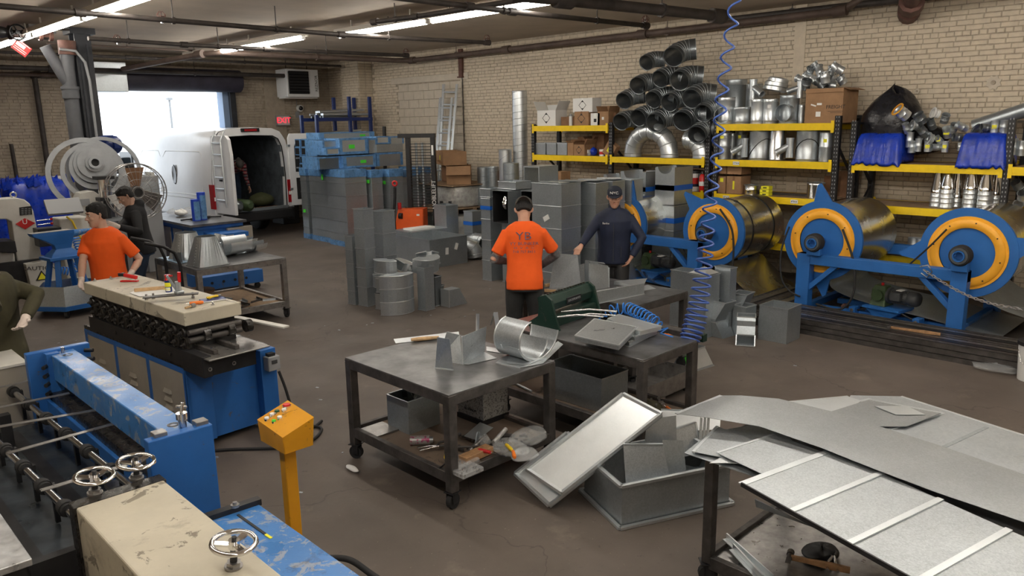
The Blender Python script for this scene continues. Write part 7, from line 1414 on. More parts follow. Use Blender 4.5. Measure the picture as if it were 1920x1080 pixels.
# ladder
t = thing('extension_ladder','aluminium extension ladder leaning against the brick wall','ladder',(11.7,11.9,0)); yb_ = at(838,320,x=11.6).y
for (pa,pb,qa,qb,pt,zb,dx) in ((818,838,826,848,183,.0,0),(825,846,832,857,158,.35,.06)):
    zt_ = at(840,pt,x=11.8).z; rl = []
    for (p_,q_) in ((pa,qa),(pb,qb)):
        lo = at(p_,300,x=11.45+dx); hi = at(q_,pt,x=11.78+dx); d = hi-lo; st_ = lo+d*((zb-lo.z)/d.z); rl.append((st_,hi)); G().bar(tuple(st_),tuple(hi),.035,.07,up=(0,1,0)).build('rail','galv_bright',t,world=True,bev=.003,seg=1)
    for k in range(13):
        z = zb+.3+.28*k
        if z < zt_-.1: u = (z-zb)/(zt_-zb); G().cyl(tuple(rl[0][0].lerp(rl[0][1],u)),tuple(rl[1][0].lerp(rl[1][1],u)),.02,n=8).build('rung','galv_bright',t,world=True)
t = thing('black_pipe','short black pipe leaning upright against the far wall','pipe',(11.5,at(716,250,x=11.5).y,0)); G(RX(.0)).cyl((0,0,0),(.08,0,2.42),.045,n=10).build('pipe','black_steel',t)
# ------------------------------------------------------------ ducts and fittings on the floor at right
duct('tall slim square duct, left of the two by the hanging hose',8.0,5.16,.22,.34,.70,.0,joints=1,m='galv_mid',group='floor ducts by the hanging hose')
duct('tall square duct with pyramid cap before the hanging hose',7.78,4.80,.26,.26,.74,-.05,joints=1,m='galv_mid',group='floor ducts by the hanging hose'); t = thing('pyramid_cap','bright pyramid shaped sheet on top of the tall duct','duct fitting',(7.78,4.80,.745),-.05); G().loft([rect(.25,.25,0),rect(.02,.02,.07)],(False,True),False).build('cap','galv_bright',t)
duct('narrow tall duct at the right behind the capped one',8.02,4.66,.12,.22,.80,-.1,joints=1,m='galv_mid',group='floor ducts by the hanging hose')
FG = 'duct fittings on the floor by the right stand'
def fit(lb,x,y,rz,rings,m='galv_mid',cols=(0,-1)):
    t = thing('duct_fitting',lb,'duct fitting',(x,y,0),rz,FG); G().loft(rings,(False,False),False).build('shell',m,t,solid=.003)
    for c_ in cols:
        rg = rings[c_]
        for k in range(4): G().bar(rg[k],rg[(k+1)%4],.012,.010).build('collar','galv_bright',t)
    return t
fit('grey offset fitting bulging to the left in the heap',7.90,4.62,-.1,[rect(.22,.22,.0,.0,0),rect(.24,.24,.18,-.02,.10),rect(.26,.26,.22,-.02,.10),rect(.2,.2,.42,.0,-.02)],cols=(1,-1))
fit('tall stepped fitting at the back of the heap',8.22,4.62,.1,[rect(.22,.2,0),rect(.22,.2,.30,.03,0),rect(.22,.2,.46,.05,-.06)],cols=(-1,)); fit('upright fitting before the stepped one',8.10,4.44,-.1,[rect(.2,.18,0),rect(.2,.18,.36)],'galv_mid',cols=(-1,))
fit('bright curved fitting with open mouth at the front',7.86,4.28,.5,[[(-.22,-.1,.01),(-.22,.1,.01),(-.16,.1,.12),(-.16,-.1,.12)],[(-.05,-.1,.01),(-.05,.1,.01),(-.08,.1,.2),(-.08,-.1,.2)],[(.12,-.1,.02),(.12,.1,.02),(-.08,.1,.26),(-.08,-.1,.26)],[(.12,-.1,.30),(.12,.1,.30),(-.06,.1,.30),(-.06,-.1,.30)]],'galv_mid',cols=(0,-1))
fit('small sloped bright fitting behind the open box',8.42,4.28,.2,[rect(.26,.2,0),rect(.26,.2,.18),rect(.18,.18,.32,.05,0)],'galv_bright',cols=(-1,))
open_box('open square grey metal box at the right of the heap',8.22,4.06,0,.34,.34,.40,.02,'galv_mid',group=FG)
t = thing('duct_fitting','bright tapered square fitting with green sticker on the floor','duct fitting',(6.70,4.22,0),-.12); G().loft([rect(.28,.28,0),rect(.28,.28,.02),rect(.16,.16,.19),rect(.16,.16,.21)],(False,False),False).build('shell','galv_bright',t,solid=.003)
G().loft([rect(.30,.30,.0),rect(.30,.30,.012)],(False,False),False).build('flange','galv_bright',t); G(T_(-.115,.0,.085)@RY(.33)).box(-.006,-.035,-.04,-.002,.035,.04).build('sticker','green_tag',t)
t = thing('floor_plate','dark flat steel plate on the floor behind the rear table','plate',(7.7,6.3,0)); G().box(-.35,-.5,.0,.35,.5,.02).box(-.35,-.5,.03,.33,.4,.05).build('plate','black_steel',t)
# ------------------------------------------------------------ work table with curled sheets, at left
T2 = work_table('low black steel work table with cone shaped duct transitions',3.72,4.90,9.28,10.62,.8,.22,.06,m='steel_worn')
def T2Z(px,py,dz=0): return at(px,py,z=.803+dz)
def square_round(lb,x,y,z,w_,r,hh,rz,m='galv_mid',n=32):
    t = thing('square_to_round',lb,'duct fitting',(x,y,z),rz,'square to round duct transitions'); bot = []; top = []
    for k in range(n):
        a = 2*PI*(k+.5)/n; c,s = math.cos(a),math.sin(a); q = max(abs(c),abs(s)); bot.append((w_/2*c/q,w_/2*s/q,0)); top.append((r*c,r*s,hh))
    G().loft([bot,top],(False,False),False).build('shell',m,t,solid=.003); G().loft([[(x*1.02,y*1.02,0) for x,y,z in bot],[(x*1.02,y*1.02,.012) for x,y,z in bot]],(False,False),False).build('base_rim','galv',t,solid=.004)
    g = G()
    for k in range(10): u = (k+.5)/10; g.cb((-w_/2*(1-u)-r*u*.92-.004,-w_/2*(1-u)*.1-r*.3*u,hh*u),(.01,.008,.008))
    g.build('rivet','galv_bright',t)['kind'] = 'stuff'
p = T2Z(381,494); square_round('square to round transition nearest the table corner',3.98,9.55,.803,.40,.125,.36,.1,'galv_mid'); square_round('second square to round transition behind the near one',4.02,10.25,.803,.38,.13,.34,.3,'galv')
def curl(lb,px,py,r,L,rz,a0,a1,m='galv_bright',lift=0,tilt=0):
    p = T2Z(px,py); t = thing('curled_sheet',lb,'sheet metal',group='curled sheets on the left work table',M=T_(p.x,p.y,.803+r+lift)@RZ(rz)@RY(tilt)); rings = []
    for i in range(17): a = a0+(a1-a0)*i/16; rings.append([(-L/2,r*math.cos(a),r*math.sin(a)),(L/2,r*.9*math.cos(a),r*.9*math.sin(a))])
    G().loft(rings,(False,False),True,False).build('sheet',m,t,solid=.002); return t
curl('curled sheet lying right of the near transition',430,478,.16,.40,.25,PI*.75,PI*2.2,'galv'); curl('curled sheet nested in the right one',445,478,.13,.34,.2,PI*.9,PI*2.1,'galv_bright',.02); curl('curled sheet farther right on the table',470,472,.12,.30,.3,PI*.9,PI*2.2,'galv'); curl('small curled sheet at the far right of the heap',482,470,.10,.24,.4,PI*1.0,PI*2.2,'galv_bright')
for k,(pts,m,lb) in enumerate((([(398,470,0),(402,437,.0),(448,446,0),(444,468,0)],'galv_bright','creased bright sheet sticking up in the heap'),([(395,462,0),(408,452,0),(445,468,0),(436,492,0)],'galv_bright','fan creased sheet above the near curled sheet'))):
    base = T2Z(420,485); Yp = base.y; P = [tuple(at(x,y,y=Yp+.12*i)) for i,(x,y,_) in enumerate(pts)]; o0 = P[0]; t = thing('creased_sheet',lb,'sheet metal',o0,0,'curled sheets on the left work table'); n = 7; g = G()
    for i in range(n):
        u0,u1 = i/n,(i+1)/n; a_ = Vector(P[0]).lerp(Vector(P[3]),u0); b_ = Vector(P[1]).lerp(Vector(P[2]),u0); c_ = Vector(P[1]).lerp(Vector(P[2]),u1); d_ = Vector(P[0]).lerp(Vector(P[3]),u1); off = Vector((0,-.03,.0))*(i%2); off2 = Vector((0,-.03,0))*((i+1)%2); g.poly([tuple(a_+off),tuple(b_+off),tuple(c_+off2),tuple(d_+off2)])
    g.build('sheet',m,t,world=True,solid=.002)
t = thing('flat_sheet','upright dark flat sheet at the table left','sheet metal',(3.80,9.98,.803)); G(RX(-.12)).box(-.02,-.14,0,-.016,.16,.13).build('sheet','galv_mid',t); t = thing('flat_sheet','pale blue film covered sheet on the table left','sheet metal',(3.86,10.25,.805)); mat('film_pale',(.35,.5,.65),.3,.3); G().box(-.12,-.35,0,.14,.3,.004).build('sheet','film_pale',t)
open_box('small dark grey box on the lower shelf of the left work table',4.10,9.65,.19,.25,.25,.13,.2,'galv_mid')
for k in range(7):
    R_ = random.Random(k+90); t = thing('metal_scrap','angle offcut on the left table lower shelf, '+['first','second','third','fourth','fifth','sixth','seventh'][k]+' from the left','scrap',(4.25+.09*k,9.55+R_.uniform(-.12,.3),.195),R_.uniform(0,3),'offcuts on the left lower shelf'); G().box(-.10,-.02,0,.10,.02,.004).box(-.10,-.02,0,.10,-.016,.03).build('offcut','mill_scale' if k % 3 else 'galv',t)
t = thing('cable_drum','brown wooden cable reel on the lower shelf','reel',(4.05,10.15,.19)); G().lathe([(.02,0),(.22,0),(.22,.03),(.10,.03),(.10,.16),(.22,.16),(.22,.19),(.02,.19)],None,24).build('reel','cardboard_dark',t); G().cyl((0,0,.03),(0,0,.15),.16,n=20,caps=False).build('winding','wood_light',t)
# cart with bent handles
t = thing('hand_cart','black cart with two bent tube handles left of the work table','cart',(3.35,9.85,0)); G().box(-.35,-.4,.22,.33,.75,.26).build('deck','mill_scale',t)
for (px,py,x2,y2) in ((252,442,288,520),(281,427,311,512)):
    a_ = at(px,py,z=1.12) ;
for y,dx in ((-.28,0),(.32,.05)): G().tube([(.30+dx,y,.26),(.29+dx,y,.85),(.24+dx,y,1.0),(.12+dx,y,1.09),(-.10+dx,y,1.16)],.02,10).build('handle','black_steel',t)
for (x,y) in ((-.28,-.32),(.26,-.32),(-.28,.68),(.26,.68)): caster(t,x,y,.22,.07)
# blue bench behind
bn = at(360,420,z=.88); br_ = at(447,413,z=.88)
t = thing('blue_workbench','blue workbench with grey doors and steel top before the van','workbench',(5.75,13.9,0)); x0,x1,y0_,y1_ = 5.32,6.22,13.25,15.6
G().box(x0+.05,y0_+.05,0,x1-.05,y1_-.05,.80).build('body','blue',t,world=True); G().box(x0-.05,y0_-.05,.82,x1+.05,y1_+.05,.86).build('top','table_top',t,world=True); G().box(x0,y0_,.76,x1,y1_,.82).build('top_rail','blue',t,world=True)
for k in range(3): ya = y0_+.12+.5*k; G().box(x0+.035,ya,.12,x0+.05,ya+.36,.72).build('door','cream_panel' if k != 1 else 'plastic_grey',t,world=True)
G().box(x0+.2,y0_-.4,.62,x1-.1,y0_+.05,.70).build('pull_out','blue',t,world=True); G().box(x1-.30,y0_-.02,.52,x1+.16,y0_+.06,.74).build('side_panel','cream_panel',t,world=True)
for k,(px,py,pt,lb) in enumerate(((369,412,374,'shorter blue film wrapped tube standing on the blue bench'),(381,410,361,'taller blue film wrapped tube standing on the blue bench'))):
    p = at(px,py+2,z=.862); hh = at(px,pt,x=p.x).z-.862; t = thing('wrapped_tube',lb,'tube',(p.x,p.y,.862)); G().cyl((0,0,0),(0,0,hh),.072,n=18).build('tube','blue_bright',t); G().lathe([(.074,.02),(.08,hh*.4),(.076,hh*.9)],None,10,a0=4,a1=5.6).build('loose_film','film_blue',t)
for k,(px,py) in enumerate(((326,403),(340,405),(356,402))): crumple('parts_bag',['clear bag of parts at the left end of the blue bench','clear bag of parts, second on the blue bench','clear bag of parts left of the wrapped tubes'][k],'bag',tuple(at(px,py,z=.862)),(.12,.14,.12),'plastic_clear' if k != 1 else 'paper',100+k,n=12,amp=.3)
for k in range(4): t = thing('hand_tool','small dark tool on the blue bench, '+['leftmost','second from left','third from left','rightmost'][k],'tool',tuple(at(350+18*k,414-2*k,z=.862)),k*.9,'dark tools on the blue bench'); G().tube([(-.1,0,.02),(0,.02,.02),(.1,0,.02)],.015,6).build('handle','black_steel',t); G().box(.08,-.03,0,.14,.03,.04).build('head','mill_scale',t)
t = thing('blue_crate','low blue steel box on casters under the left work table','crate',(5.15,11.6,0)); G().box(-.55,-.28,.10,.42,.28,.30).build('body','blue',t,bev=.005)
for k in range(4): G().cyl((-.4+.18*k,-.284,.20),(-.4+.18*k,-.28,.20),.022,n=10).build('hole','black',t)
for (x,y) in ((-.45,-.2),(.35,-.2),(-.45,.2),(.35,.2)): caster(t,x,y,.10,.045)
# ------------------------------------------------------------ anvil on its stand
t = thing('anvil_stand','blue tripod stand with sheet metal skirt on casters','stand',(2.95,11.85,0),.15);
hexa = lambda r,z,k=1.0: [(r*math.cos(PI/3*i)*k,r*math.sin(PI/3*i),z) for i in range(6)]
G().loft([hexa(.44,.10),hexa(.44,.16)],(True,True),False).build('base_frame','blue_clean',t); G().loft([hexa(.42,.16),hexa(.36,.42)],(False,False),False).build('skirt','galv_mid',t,solid=.003)
for i in range(6): caster(t,.38*math.cos(PI/3*i),.38*math.sin(PI/3*i),.10,.05,i) if i % 2 == 0 or i == 5 else None
for i in range(4): a = PI/4+PI/2*i; G().bar((.30*math.cos(a),.30*math.sin(a),.16),(.17*math.cos(a),.15*math.sin(a),.78),.06,.06).build('leg','blue_clean',t,bev=.005)
G().box(-.24,-.17,.76,.24,.17,.80).build('top_plate','blue_clean',t,bev=.005)
t = thing('anvil','blue painted anvil on the wheeled stand','anvil',(2.95,11.85,.80),.15)
G().loft([[(x,-d,z),(x2,-d,z),(x2,d,z),(x,d,z)] for x,x2,d,z in ((-.20,.20,.12,0),(-.17,.17,.10,.04),(-.10,.10,.06,.10),(-.12,.12,.06,.16),(-.24,.14,.07,.24),(-.36,.16,.075,.30),(-.38,.16,.075,.34))],(True,True),False).build('body','blue_clean',t,bev=.008); G().cyl((.14,0,.28),(.48,0,.31),.06,.012,n=14).build('horn','blue_worn',t); G().box(-.38,-.07,.34,.13,.07,.345).build('face','steel_worn',t)
# ------------------------------------------------------------ band saw
Yb_ = 13.6
def PX(px,py,y=Yb_): v = at(px,py,y=y); return (v.x,v.z)
t = thing('band_saw','cream vertical band saw with red diamond badge at the left edge','saw',(at(45,450,y=Yb_).x,Yb_,0)); MX = Matrix(((1,0,0,0),(0,0,1,0),(0,1,0,0),(0,0,0,1)))  # (u,v,d)->(x,d,z)
out = [(-60,378),(0,373),(30,371),(46,374),(56,382),(63,396),(70,430),(79,487),(34,493),(29,468),(24,430),(22,416),(12,411),(-60,413)]
G(MX).prism([PX(x,y) for x,y in out],Yb_,Yb_+.30).build('arch_frame','off_white',t,world=True,bev=.015,seg=2);
G(MX).prism([PX(x,y) for x,y in ((-60,470),(26,474),(30,500),(-60,505))],Yb_-.02,Yb_+.30).build('lower_arm','off_white',t,world=True,bev=.01); G(MX).prism([PX(x,y) for x,y in ((-60,452),(22,450),(26,470),(-60,470))],Yb_-.2,Yb_+.3).build('saw_table','black_steel',t,world=True)
G(MX).prism([PX(x,y) for x,y in ((40,492),(90,483),(102,530),(51,538))],Yb_-.25,Yb_+.32).build('motor_housing','off_white',t,world=True,bev=.01)
c = at(50,500,y=Yb_); G().box(c.x-.45,Yb_-.1,0,c.x+.30,Yb_+.45,.55).build('base','black_steel',t,world=True)
q = PX(48,365); G(T_(at(25,365,y=Yb_+.1).x,Yb_+.1,at(25,366,y=Yb_).z)@RX(PI/2)).lathe(tor(.04,.012,12,6),None,14).build('lifting_eye','polished',t,world=True)
dq = [PX(46,409),PX(66,418),PX(47,430),PX(29,420)]; G(MX).prism(dq,Yb_-.012,Yb_).build('badge','red',t,world=True); cc_ = at(47,419,y=Yb_-.015)
dq2 = [((a-cc_.x)*.86+cc_.x,(b_-cc_.z)*.86+cc_.z) for a,b_ in dq]; lettering('lettering','U',.10,'paper',None,basis((cc_.x,Yb_-.016,cc_.z+.02),(1,0,0),(0,-1,0))).parent = None
lo = bpy.data.objects['lettering'] if False else None
for o in [o for o in C.objects if o.name.startswith('lettering') and o.parent is None]: o.parent = t; o.matrix_parent_inverse = T_(*t.location).inverted()
G(MX).prism([PX(36,389),PX(59,386),PX(60,402),PX(37,404)],Yb_-.01,Yb_).build('data_plate','black',t,world=True)
g = G()
for r_ in range(4):
    for c__ in range(3): a_ = at(40+6.5*c__,391+3.2*r_,y=Yb_-.012); g.box(a_.x,Yb_-.013,a_.z-.008,a_.x+.03,Yb_-.011,a_.z)
g.build('plate_text','plastic_grey',t,world=True)['kind'] = 'stuff'
cc_ = at(76,503,y=Yb_-.26); lo = lettering('lettering','CAUTION',.085,'black',t,T_(-t.location.x,-t.location.y,0)@basis((cc_.x-.02,Yb_-.256,cc_.z),(1,0,-.1),(0,-1,0)),sx=1.25)
cc_ = at(79,518,y=Yb_-.26); G(MX).prism([(cc_.x-.09,cc_.z-.06),(cc_.x+.09,cc_.z-.06),(cc_.x,cc_.z+.09)],Yb_-.258,Yb_-.25).build('warning_triangle','black',t,world=True); G(MX).prism([(cc_.x-.06,cc_.z-.045),(cc_.x+.06,cc_.z-.045),(cc_.x,cc_.z+.06)],Yb_-.262,Yb_-.256).build('warning_triangle','yellow_tag',t,world=True)
# ------------------------------------------------------------ press with reel, hydraulic unit
Yp = 13.9
t = thing('press_machine','cream pneumatic press with steel cylinder behind the left worker','press',(at(170,420,y=Yp).x,Yp,0));
G(MX).prism([PX(x,y,Yp) for x,y in ((147,378),(152,362),(176,358),(190,368),(205,395),(190,420),(178,470),(158,470),(150,420))],Yp,Yp+.35).build('frame','off_white',t,world=True,bev=.01); c = at(175,440,y=Yp); G().box(c.x-.3,Yp-.1,0,c.x+.45,Yp+.5,.75).build('base','black_steel',t,world=True)
c = at(196,350,y=Yp-.1); G().cyl((c.x,Yp-.1,c.z-.18),(c.x,Yp-.1,c.z+.12),.10,n=18).build('cylinder','chrome',t,world=True); G().box(c.x-.13,Yp-.23,c.z+.12,c.x+.13,Yp+.03,c.z+.17).box(c.x-.13,Yp-.23,c.z-.22,c.x+.13,Yp+.03,c.z-.17).build('cylinder_cap','black_steel',t,world=True); G().cyl((c.x,Yp-.1,c.z-.22),(c.x,Yp-.1,c.z-.52),.05,n=12).build('piston_rod','black_steel',t,world=True); G().box(c.x-.17,Yp-.25,c.z-.56,c.x+.22,Yp+.05,c.z-.52).build('platen','galv_mid',t,world=True)
for s in (-1,1): G().cyl((c.x+s*.09,Yp-.2,c.z-.5),(c.x+s*.09,Yp-.2,c.z-.2),.015,n=8).build('guide_rod','polished',t,world=True)
a_ = at(157,379,y=Yp-.01); G().box(a_.x-.09,Yp-.012,a_.z-.06,a_.x+.09,Yp,a_.z+.05).build('data_plate','plastic_grey',t,world=True)
Yr = 14.3; c = at(172,308,y=Yr); t = thing('strip_reel','grey steel strip reel with stacked ring discs on a stand','reel',(c.x,Yr,0)); F0 = frame((0,0,c.z),(-.12,-1,.12))
mat('reel_grey',(.36,.38,.40),.45,.4,var=.1)
for k,(r0,r1,z0_,off,m) in enumerate(((.52,.60,.02,(-.10,-.16),'reel_grey'),(.40,.47,.06,(-.02,-.12),'reel_grey'),(.52,.58,-.10,(.20,-.12),'reel_grey'),(.28,.36,.10,(.0,-.06),'reel_grey'),(.12,.30,.14,(0,-.02),'reel_grey'),(.08,.25,.19,(0,0),'reel_grey'),(.07,.14,.25,(0,0),'reel_grey'),(.06,.10,.31,(0,0),'reel_grey'))):
    G(frame((off[0],0,c.z+off[1]),(-.12,-1,.12))@T_(0,0,z0_)).lathe([(r0,0),(r1,0),(r1,.03),(r0,.03),(r0,0)],None,40).build('ring_disc',m,t)
G(F0).cyl((0,0,-.2),(0,0,.26),.055,n=14).build('arbor','black',t); G().box(-.12,-.05,.0,.12,.2,c.z).build('stand','column_paint',t)
G().box(-.4,-.3,0,.4,.5,.06).build('base','column_dark',t)
Yf = 12.3; c = at(257,360,y=Yf); t = thing('drum_fan','large round wire cage drum fan behind the man in the black hoodie','fan',(c.x,Yf,0)); F0 = frame((0,0,c.z),(-.1,-1,0)); R0 = .42
for (r,zz,q) in ((R0,0,.009),(R0,-.16,.008),(R0*.72,.05,.004),(R0*.45,.07,.004),(R0*.2,.08,.006)): G(F0@T_(0,0,zz)).lathe(tor(r,q,40,6),None,36).build('guard_ring','steel_worn',t)
g = G(F0)
for k in range(30): a = 2*PI*k/30; g.tube([(.06*math.cos(a),.06*math.sin(a),.085),(R0*.6*math.cos(a),R0*.6*math.sin(a),.065),(R0*math.cos(a),R0*math.sin(a),0),(R0*math.cos(a),R0*math.sin(a),-.16)],.0028,4)
g.build('guard_wire','steel_worn',t)['kind'] = 'stuff'
for k in range(3): a = 2*PI*k/3; G(F0@RZ(a)).loft([[(.05,-.06,-.10),(.05,.06,-.06)],[(R0*.85,-.16,-.12),(R0*.85,.12,-.04)]],(False,False),True,False).build('blade','cardboard_dark' if k == 0 else 'steel_worn',t,solid=.004)
G(F0).cyl((0,0,-.16),(0,0,.0),.09,n=16).build('motor','black_steel',t); G().cyl((0,.12,.0),(0,.12,c.z-.1),.03,n=10).build('post','black_steel',t); G().cyl((0,.12,0),(0,.12,.03),.28,n=24).build('base','black_steel',t)
t = thing('hydraulic_unit','clutter of valves and gauges on a cream machine body','machine',(at(125,440,y=13.4).x,13.4,0)); bx = at(125,440,y=13.4)
G().box(-.10,-.1,0,.30,.3,at(125,408,y=13.4).z).build('body','off_white',t,bev=.02); zz = at(100,440,y=13.4).z; G().box(-.42,-.15,zz-.15,-.10,.12,zz+.12).build('valve_block','black_steel',t); G().box(-.25,-.2,zz-.10,-.08,-.1,zz+.06).build('gauge_box','plastic_grey',t)
for k in range(6): G().cyl((-.38+.05*k,-.18,zz+.02+.03*(k%2)),(-.38+.05*k,-.14,zz+.02+.03*(k%2)),.02,n=8).build('knob','polished',t)
for k in range(2): z_ = at(80,412+k*8,y=13.4).z; G().cyl((-.40,-.1,z_),(-.22,-.12,z_+.01),.008,n=6).build('lever','polished',t); G().ball((-.21,-.12,z_+.01),.022,10).build('lever_knob','red_gloss',t)
cable('yellow_hose',[(-.0,-.12,zz+.25),(.05,-.16,zz+.15),(.12,-.16,zz-.05),(.2,-.14,zz-.2)],.015,'yellow_tool','',parent=None,cat='hose') if False else None
G().tube([(.0,-.12,zz+.27),(.06,-.16,zz+.2),(.12,-.16,zz+.0),(.2,-.14,zz-.2)],.015,8).build('yellow_hose','yellow_tool',t)
a_ = at(120,392,y=13.2); G(T_(a_.x-bx.x,-.2,a_.z)@RX(.9)).box(-.24,-.1,0,.24,.16,.05).build('control_panel','plastic_grey',t)
P_ = [(3.35,12.7,.95),(3.4,12.6,.6),(3.2,12.5,.45),(3.05,12.5,.5)]; hh = helix(P_,[.05,.06,.06,.05],[.04,.045,.045,.04],12); t = thing('coil_air_hose','blue coiled hose hanging behind the anvil stand','hose',P_[0]); G().tube(hh,.009,6).build('coil','hose_blue',t,world=True)
# tarp covered heaps
def heap(lb,px0,px1,pt,Y,dep,seed,extra=0):
    a_ = at(px0,430,y=Y); b_ = at(px1,430,y=Y); zt = at(px0,pt,y=Y).z; w_ = b_.x-a_.x; R_ = random.Random(seed); t = thing('blue_tarp_heap',lb,'tarp',((a_.x+b_.x)/2,Y+dep/2,0)); N_ = 40; rings = []
    for (zf,sc) in ((0,1.05),(.15,1.03),(.4,1.0),(.65,.99),(.85,.97),(.95,.92),(1.0,.8),(1.03,.6),(1.0,.3)):
        rg = []
        for k in range(N_):
            a = 2*PI*k/N_; c_,s_ = math.cos(a),math.sin(a); q = max(abs(c_),abs(s_))**.85; j = R_.uniform(.97,1.03); fold = 1+.02*math.sin(k*2.6)
            rg.append((w_/2*c_/q*sc*j*fold,dep/2*s_/q*sc*j*fold,zt*zf*(1+(R_.uniform(-.03,.05) if zf > .8 else 0))))
        rings.append(rg)
    G().loft(rings,(True,True),True).build('sheet','tarp_blue',t,sub=1)
    g = G()
    for k in range(26): x = R_.uniform(-w_/2,w_/2); y = R_.uniform(-dep/2,-dep/4); s_ = R_.uniform(.05,.16); g.add([(x,y,zt*.94),(x+s_,y+.06,zt*.96),(x+s_*.5+R_.uniform(-.05,.05),y+.03,zt+R_.uniform(.02,.16)),(x-s_*.2,y+.1,zt)],[(0,1,2),(0,2,3),(1,3,2)],False)
    g.build('fold_peaks','tarp_blue',t)
heap('blue plastic covered heap against the back wall left of the column',22,148,344,16.6,1.4,5); heap('second blue plastic covered heap at the far left edge',-60,19,352,16.4,1.4,6)
t = thing('grey_bin','grey bin standing behind the blue covered heap','bin',(at(100,340,y=18.2).x,18.2,0)); G().box(-.25,-.2,0,.25,.2,at(100,331,y=18.2).z-.05).build('body','plastic_grey',t,bev=.01); G().box(-.28,-.23,at(100,331,y=18.2).z-.05,.28,.23,at(100,331,y=18.2).z).build('lid','paper',t,bev=.01)
t = thing('grey_cabinet','grey machine cabinet between the fan and the van','cabinet',(at(246,330,y=14.2).x,14.4,0)); zz = at(250,329,y=14.2).z; G().box(-.30,-.2,0,.25,.25,zz).build('body','plastic_grey',t,bev=.01); G(T_(.32,-.1,.0)).box(0,-.15,.4,.05,.15,zz+.04).build('door','off_white',t)
t = thing('grey_cabinet','second grey cabinet right of the fan','cabinet',(at(285,350,y=14.0).x,14.3,0)); zz = at(285,330,y=14.0).z; G().box(-.16,-.2,0,.16,.25,zz).build('body','plastic_grey',t,bev=.01); g = G()
g.box(-.14,-.21,zz-.5,.14,-.2,zz-.1).build('mesh_panel','galv_mid',t)
t = thing('office_chair','black high backed seat seen in front of the bright doorway','chair',(at(237,310,y=17).x,17,0)); zz = at(237,309,y=17).z; G().box(-.14,0,zz-.45,.16,.08,zz).build('backrest','black',t,bev=.03); G().box(-.2,-.4,zz-.52,.24,.1,zz-.45).build('seat','black',t,bev=.02); G().cyl((0,-.15,.05),(0,-.15,zz-.5),.03,n=8).build('post','black',t); G().cyl((0,-.15,0),(0,-.15,.05),.25,n=10).build('base','black',t)
# ------------------------------------------------------------ van
VM = T_(8.20,16.75,0)@RZ(math.radians(3.5)); t = thing('white_van','white cargo van backed in through the loading door, rear doors open','van',M=VM); VN = t
hp_ = [(.93,.42),(.97,.60),(.985,.95),(.985,1.35),(.95,1.75),(.90,2.05),(.84,2.25),(.74,2.37),(.55,2.43),(0,2.46)]
def vring(y,s=1.0,top=1.0,fl=.42):
    pts = [(x*s,y,max(fl,fl+(z-.42)*top)) for x,z in hp_]; return pts + [(-x*s,y,z_) for x,_,z_ in pts[-2::-1]]
rings = [vring(.0),vring(.05),vring(1.0),vring(2.5),vring(3.9),vring(4.4,.99,.98),vring(4.75,.97,.90),vring(5.15,.95,.62),vring(5.45,.93,.50),vring(5.85,.88,.40),vring(6.0,.80,.28)]
G().loft(rings,(False,True),True).build('body','white_gloss',t,sub=0)
# cargo space and rear frame
inn = [(.80,.62),(.82,1.3),(.80,1.8),(.74,2.15),(.62,2.27),(0,2.29)]; ir = lambda y,s=1.0: [(x*s,y,z) for x,z in inn]+[(-x*s,y,z) for x,z in inn[-2::-1]]
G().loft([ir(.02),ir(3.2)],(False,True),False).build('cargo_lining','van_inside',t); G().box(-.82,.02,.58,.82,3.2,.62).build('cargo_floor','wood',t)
outer = [(.985,0,.55),(.985,0,1.0),(.985,0,1.4),(.95,0,1.8),(.88,0,2.15),(.74,0,2.36),(.55,0,2.43),(0,0,2.46)]; inner = [(.80,.0,.62),(.81,.0,1.0),(.82,.0,1.35),(.80,.0,1.75),(.77,0,2.02),(.69,0,2.2),(.55,0,2.27),(0,0,2.29)]
mir = lambda L: L + [(-x,y,z) for x,y,z in L[-2::-1]]
g = G(); g.loft([mir([(x,-.02,z) for x,y,z in outer]),mir([(x,-.03,z) for x,y,z in inner])],(False,False),True,False); g.loft([mir([(x,-.03,z) for x,y,z in inner]),mir([(x,.12,z) for x,y,z in inner])],(False,False),True,False); g.build('rear_frame','white_gloss',t)
g = G(); g.loft([mir([(x*1.0,-.035,z) for x,y,z in inner]),mir([(x*.965,-.035,z-.012) for x,y,z in inner])],(False,False),True,False).build('door_seal','black',t)
G().box(-.86,-.16,.38,.86,.05,.60).build('bumper','black',t,bev=.03); G().box(-.84,-.04,.56,.84,.04,.66).build('sill','galv_mid',t); G().box(-.95,-.10,.34,-.80,.1,.62).build('bumper_end','plastic_grey',t,bev=.03); G().box(.80,-.10,.34,.95,.1,.62).build('bumper_end','black',t,bev=.03)
G().box(-.22,-.06,2.36,.22,.0,2.44).build('brake_light_housing','black',t,bev=.01); G().box(-.15,-.07,2.375,.15,-.05,2.42).build('brake_light','tail_red',t)
for s in (-1,1): G().loft([[(s*.84,-.04,z),(s*.99,-.04,z),(s*1.0,.14,z),(s*.84,.02,z)] for z in (.72,1.25)],(True,True),False).build('tail_light','tail_red',t,bev=.01); G().box(min(s*.86,s*.985),-.05,.90,max(s*.86,s*.985),-.035,.98).build('lamp_strip','paper',t)
for (x,y) in ((-.78,1.25),(.78,1.25),(-.78,4.9),(.78,4.9)): G(T_(x,y,.36)@RY(PI/2)).lathe([(.2,-.12),(.33,-.12),(.36,-.08),(.36,.08),(.33,.12),(.2,.12)],None,28,(True,True)).build('wheel','rubber',t)
for s in (-1,): G(T_(s*.986,1.75,1.42)@RY(-PI/2)@Matrix.Diagonal((1.9,.85,1,1))).lathe([(.02,.004),(.10,.010),(.115,.012),(.12,0)],None,22,(True,False)).build('porthole','glass_dark',t)
g = G()
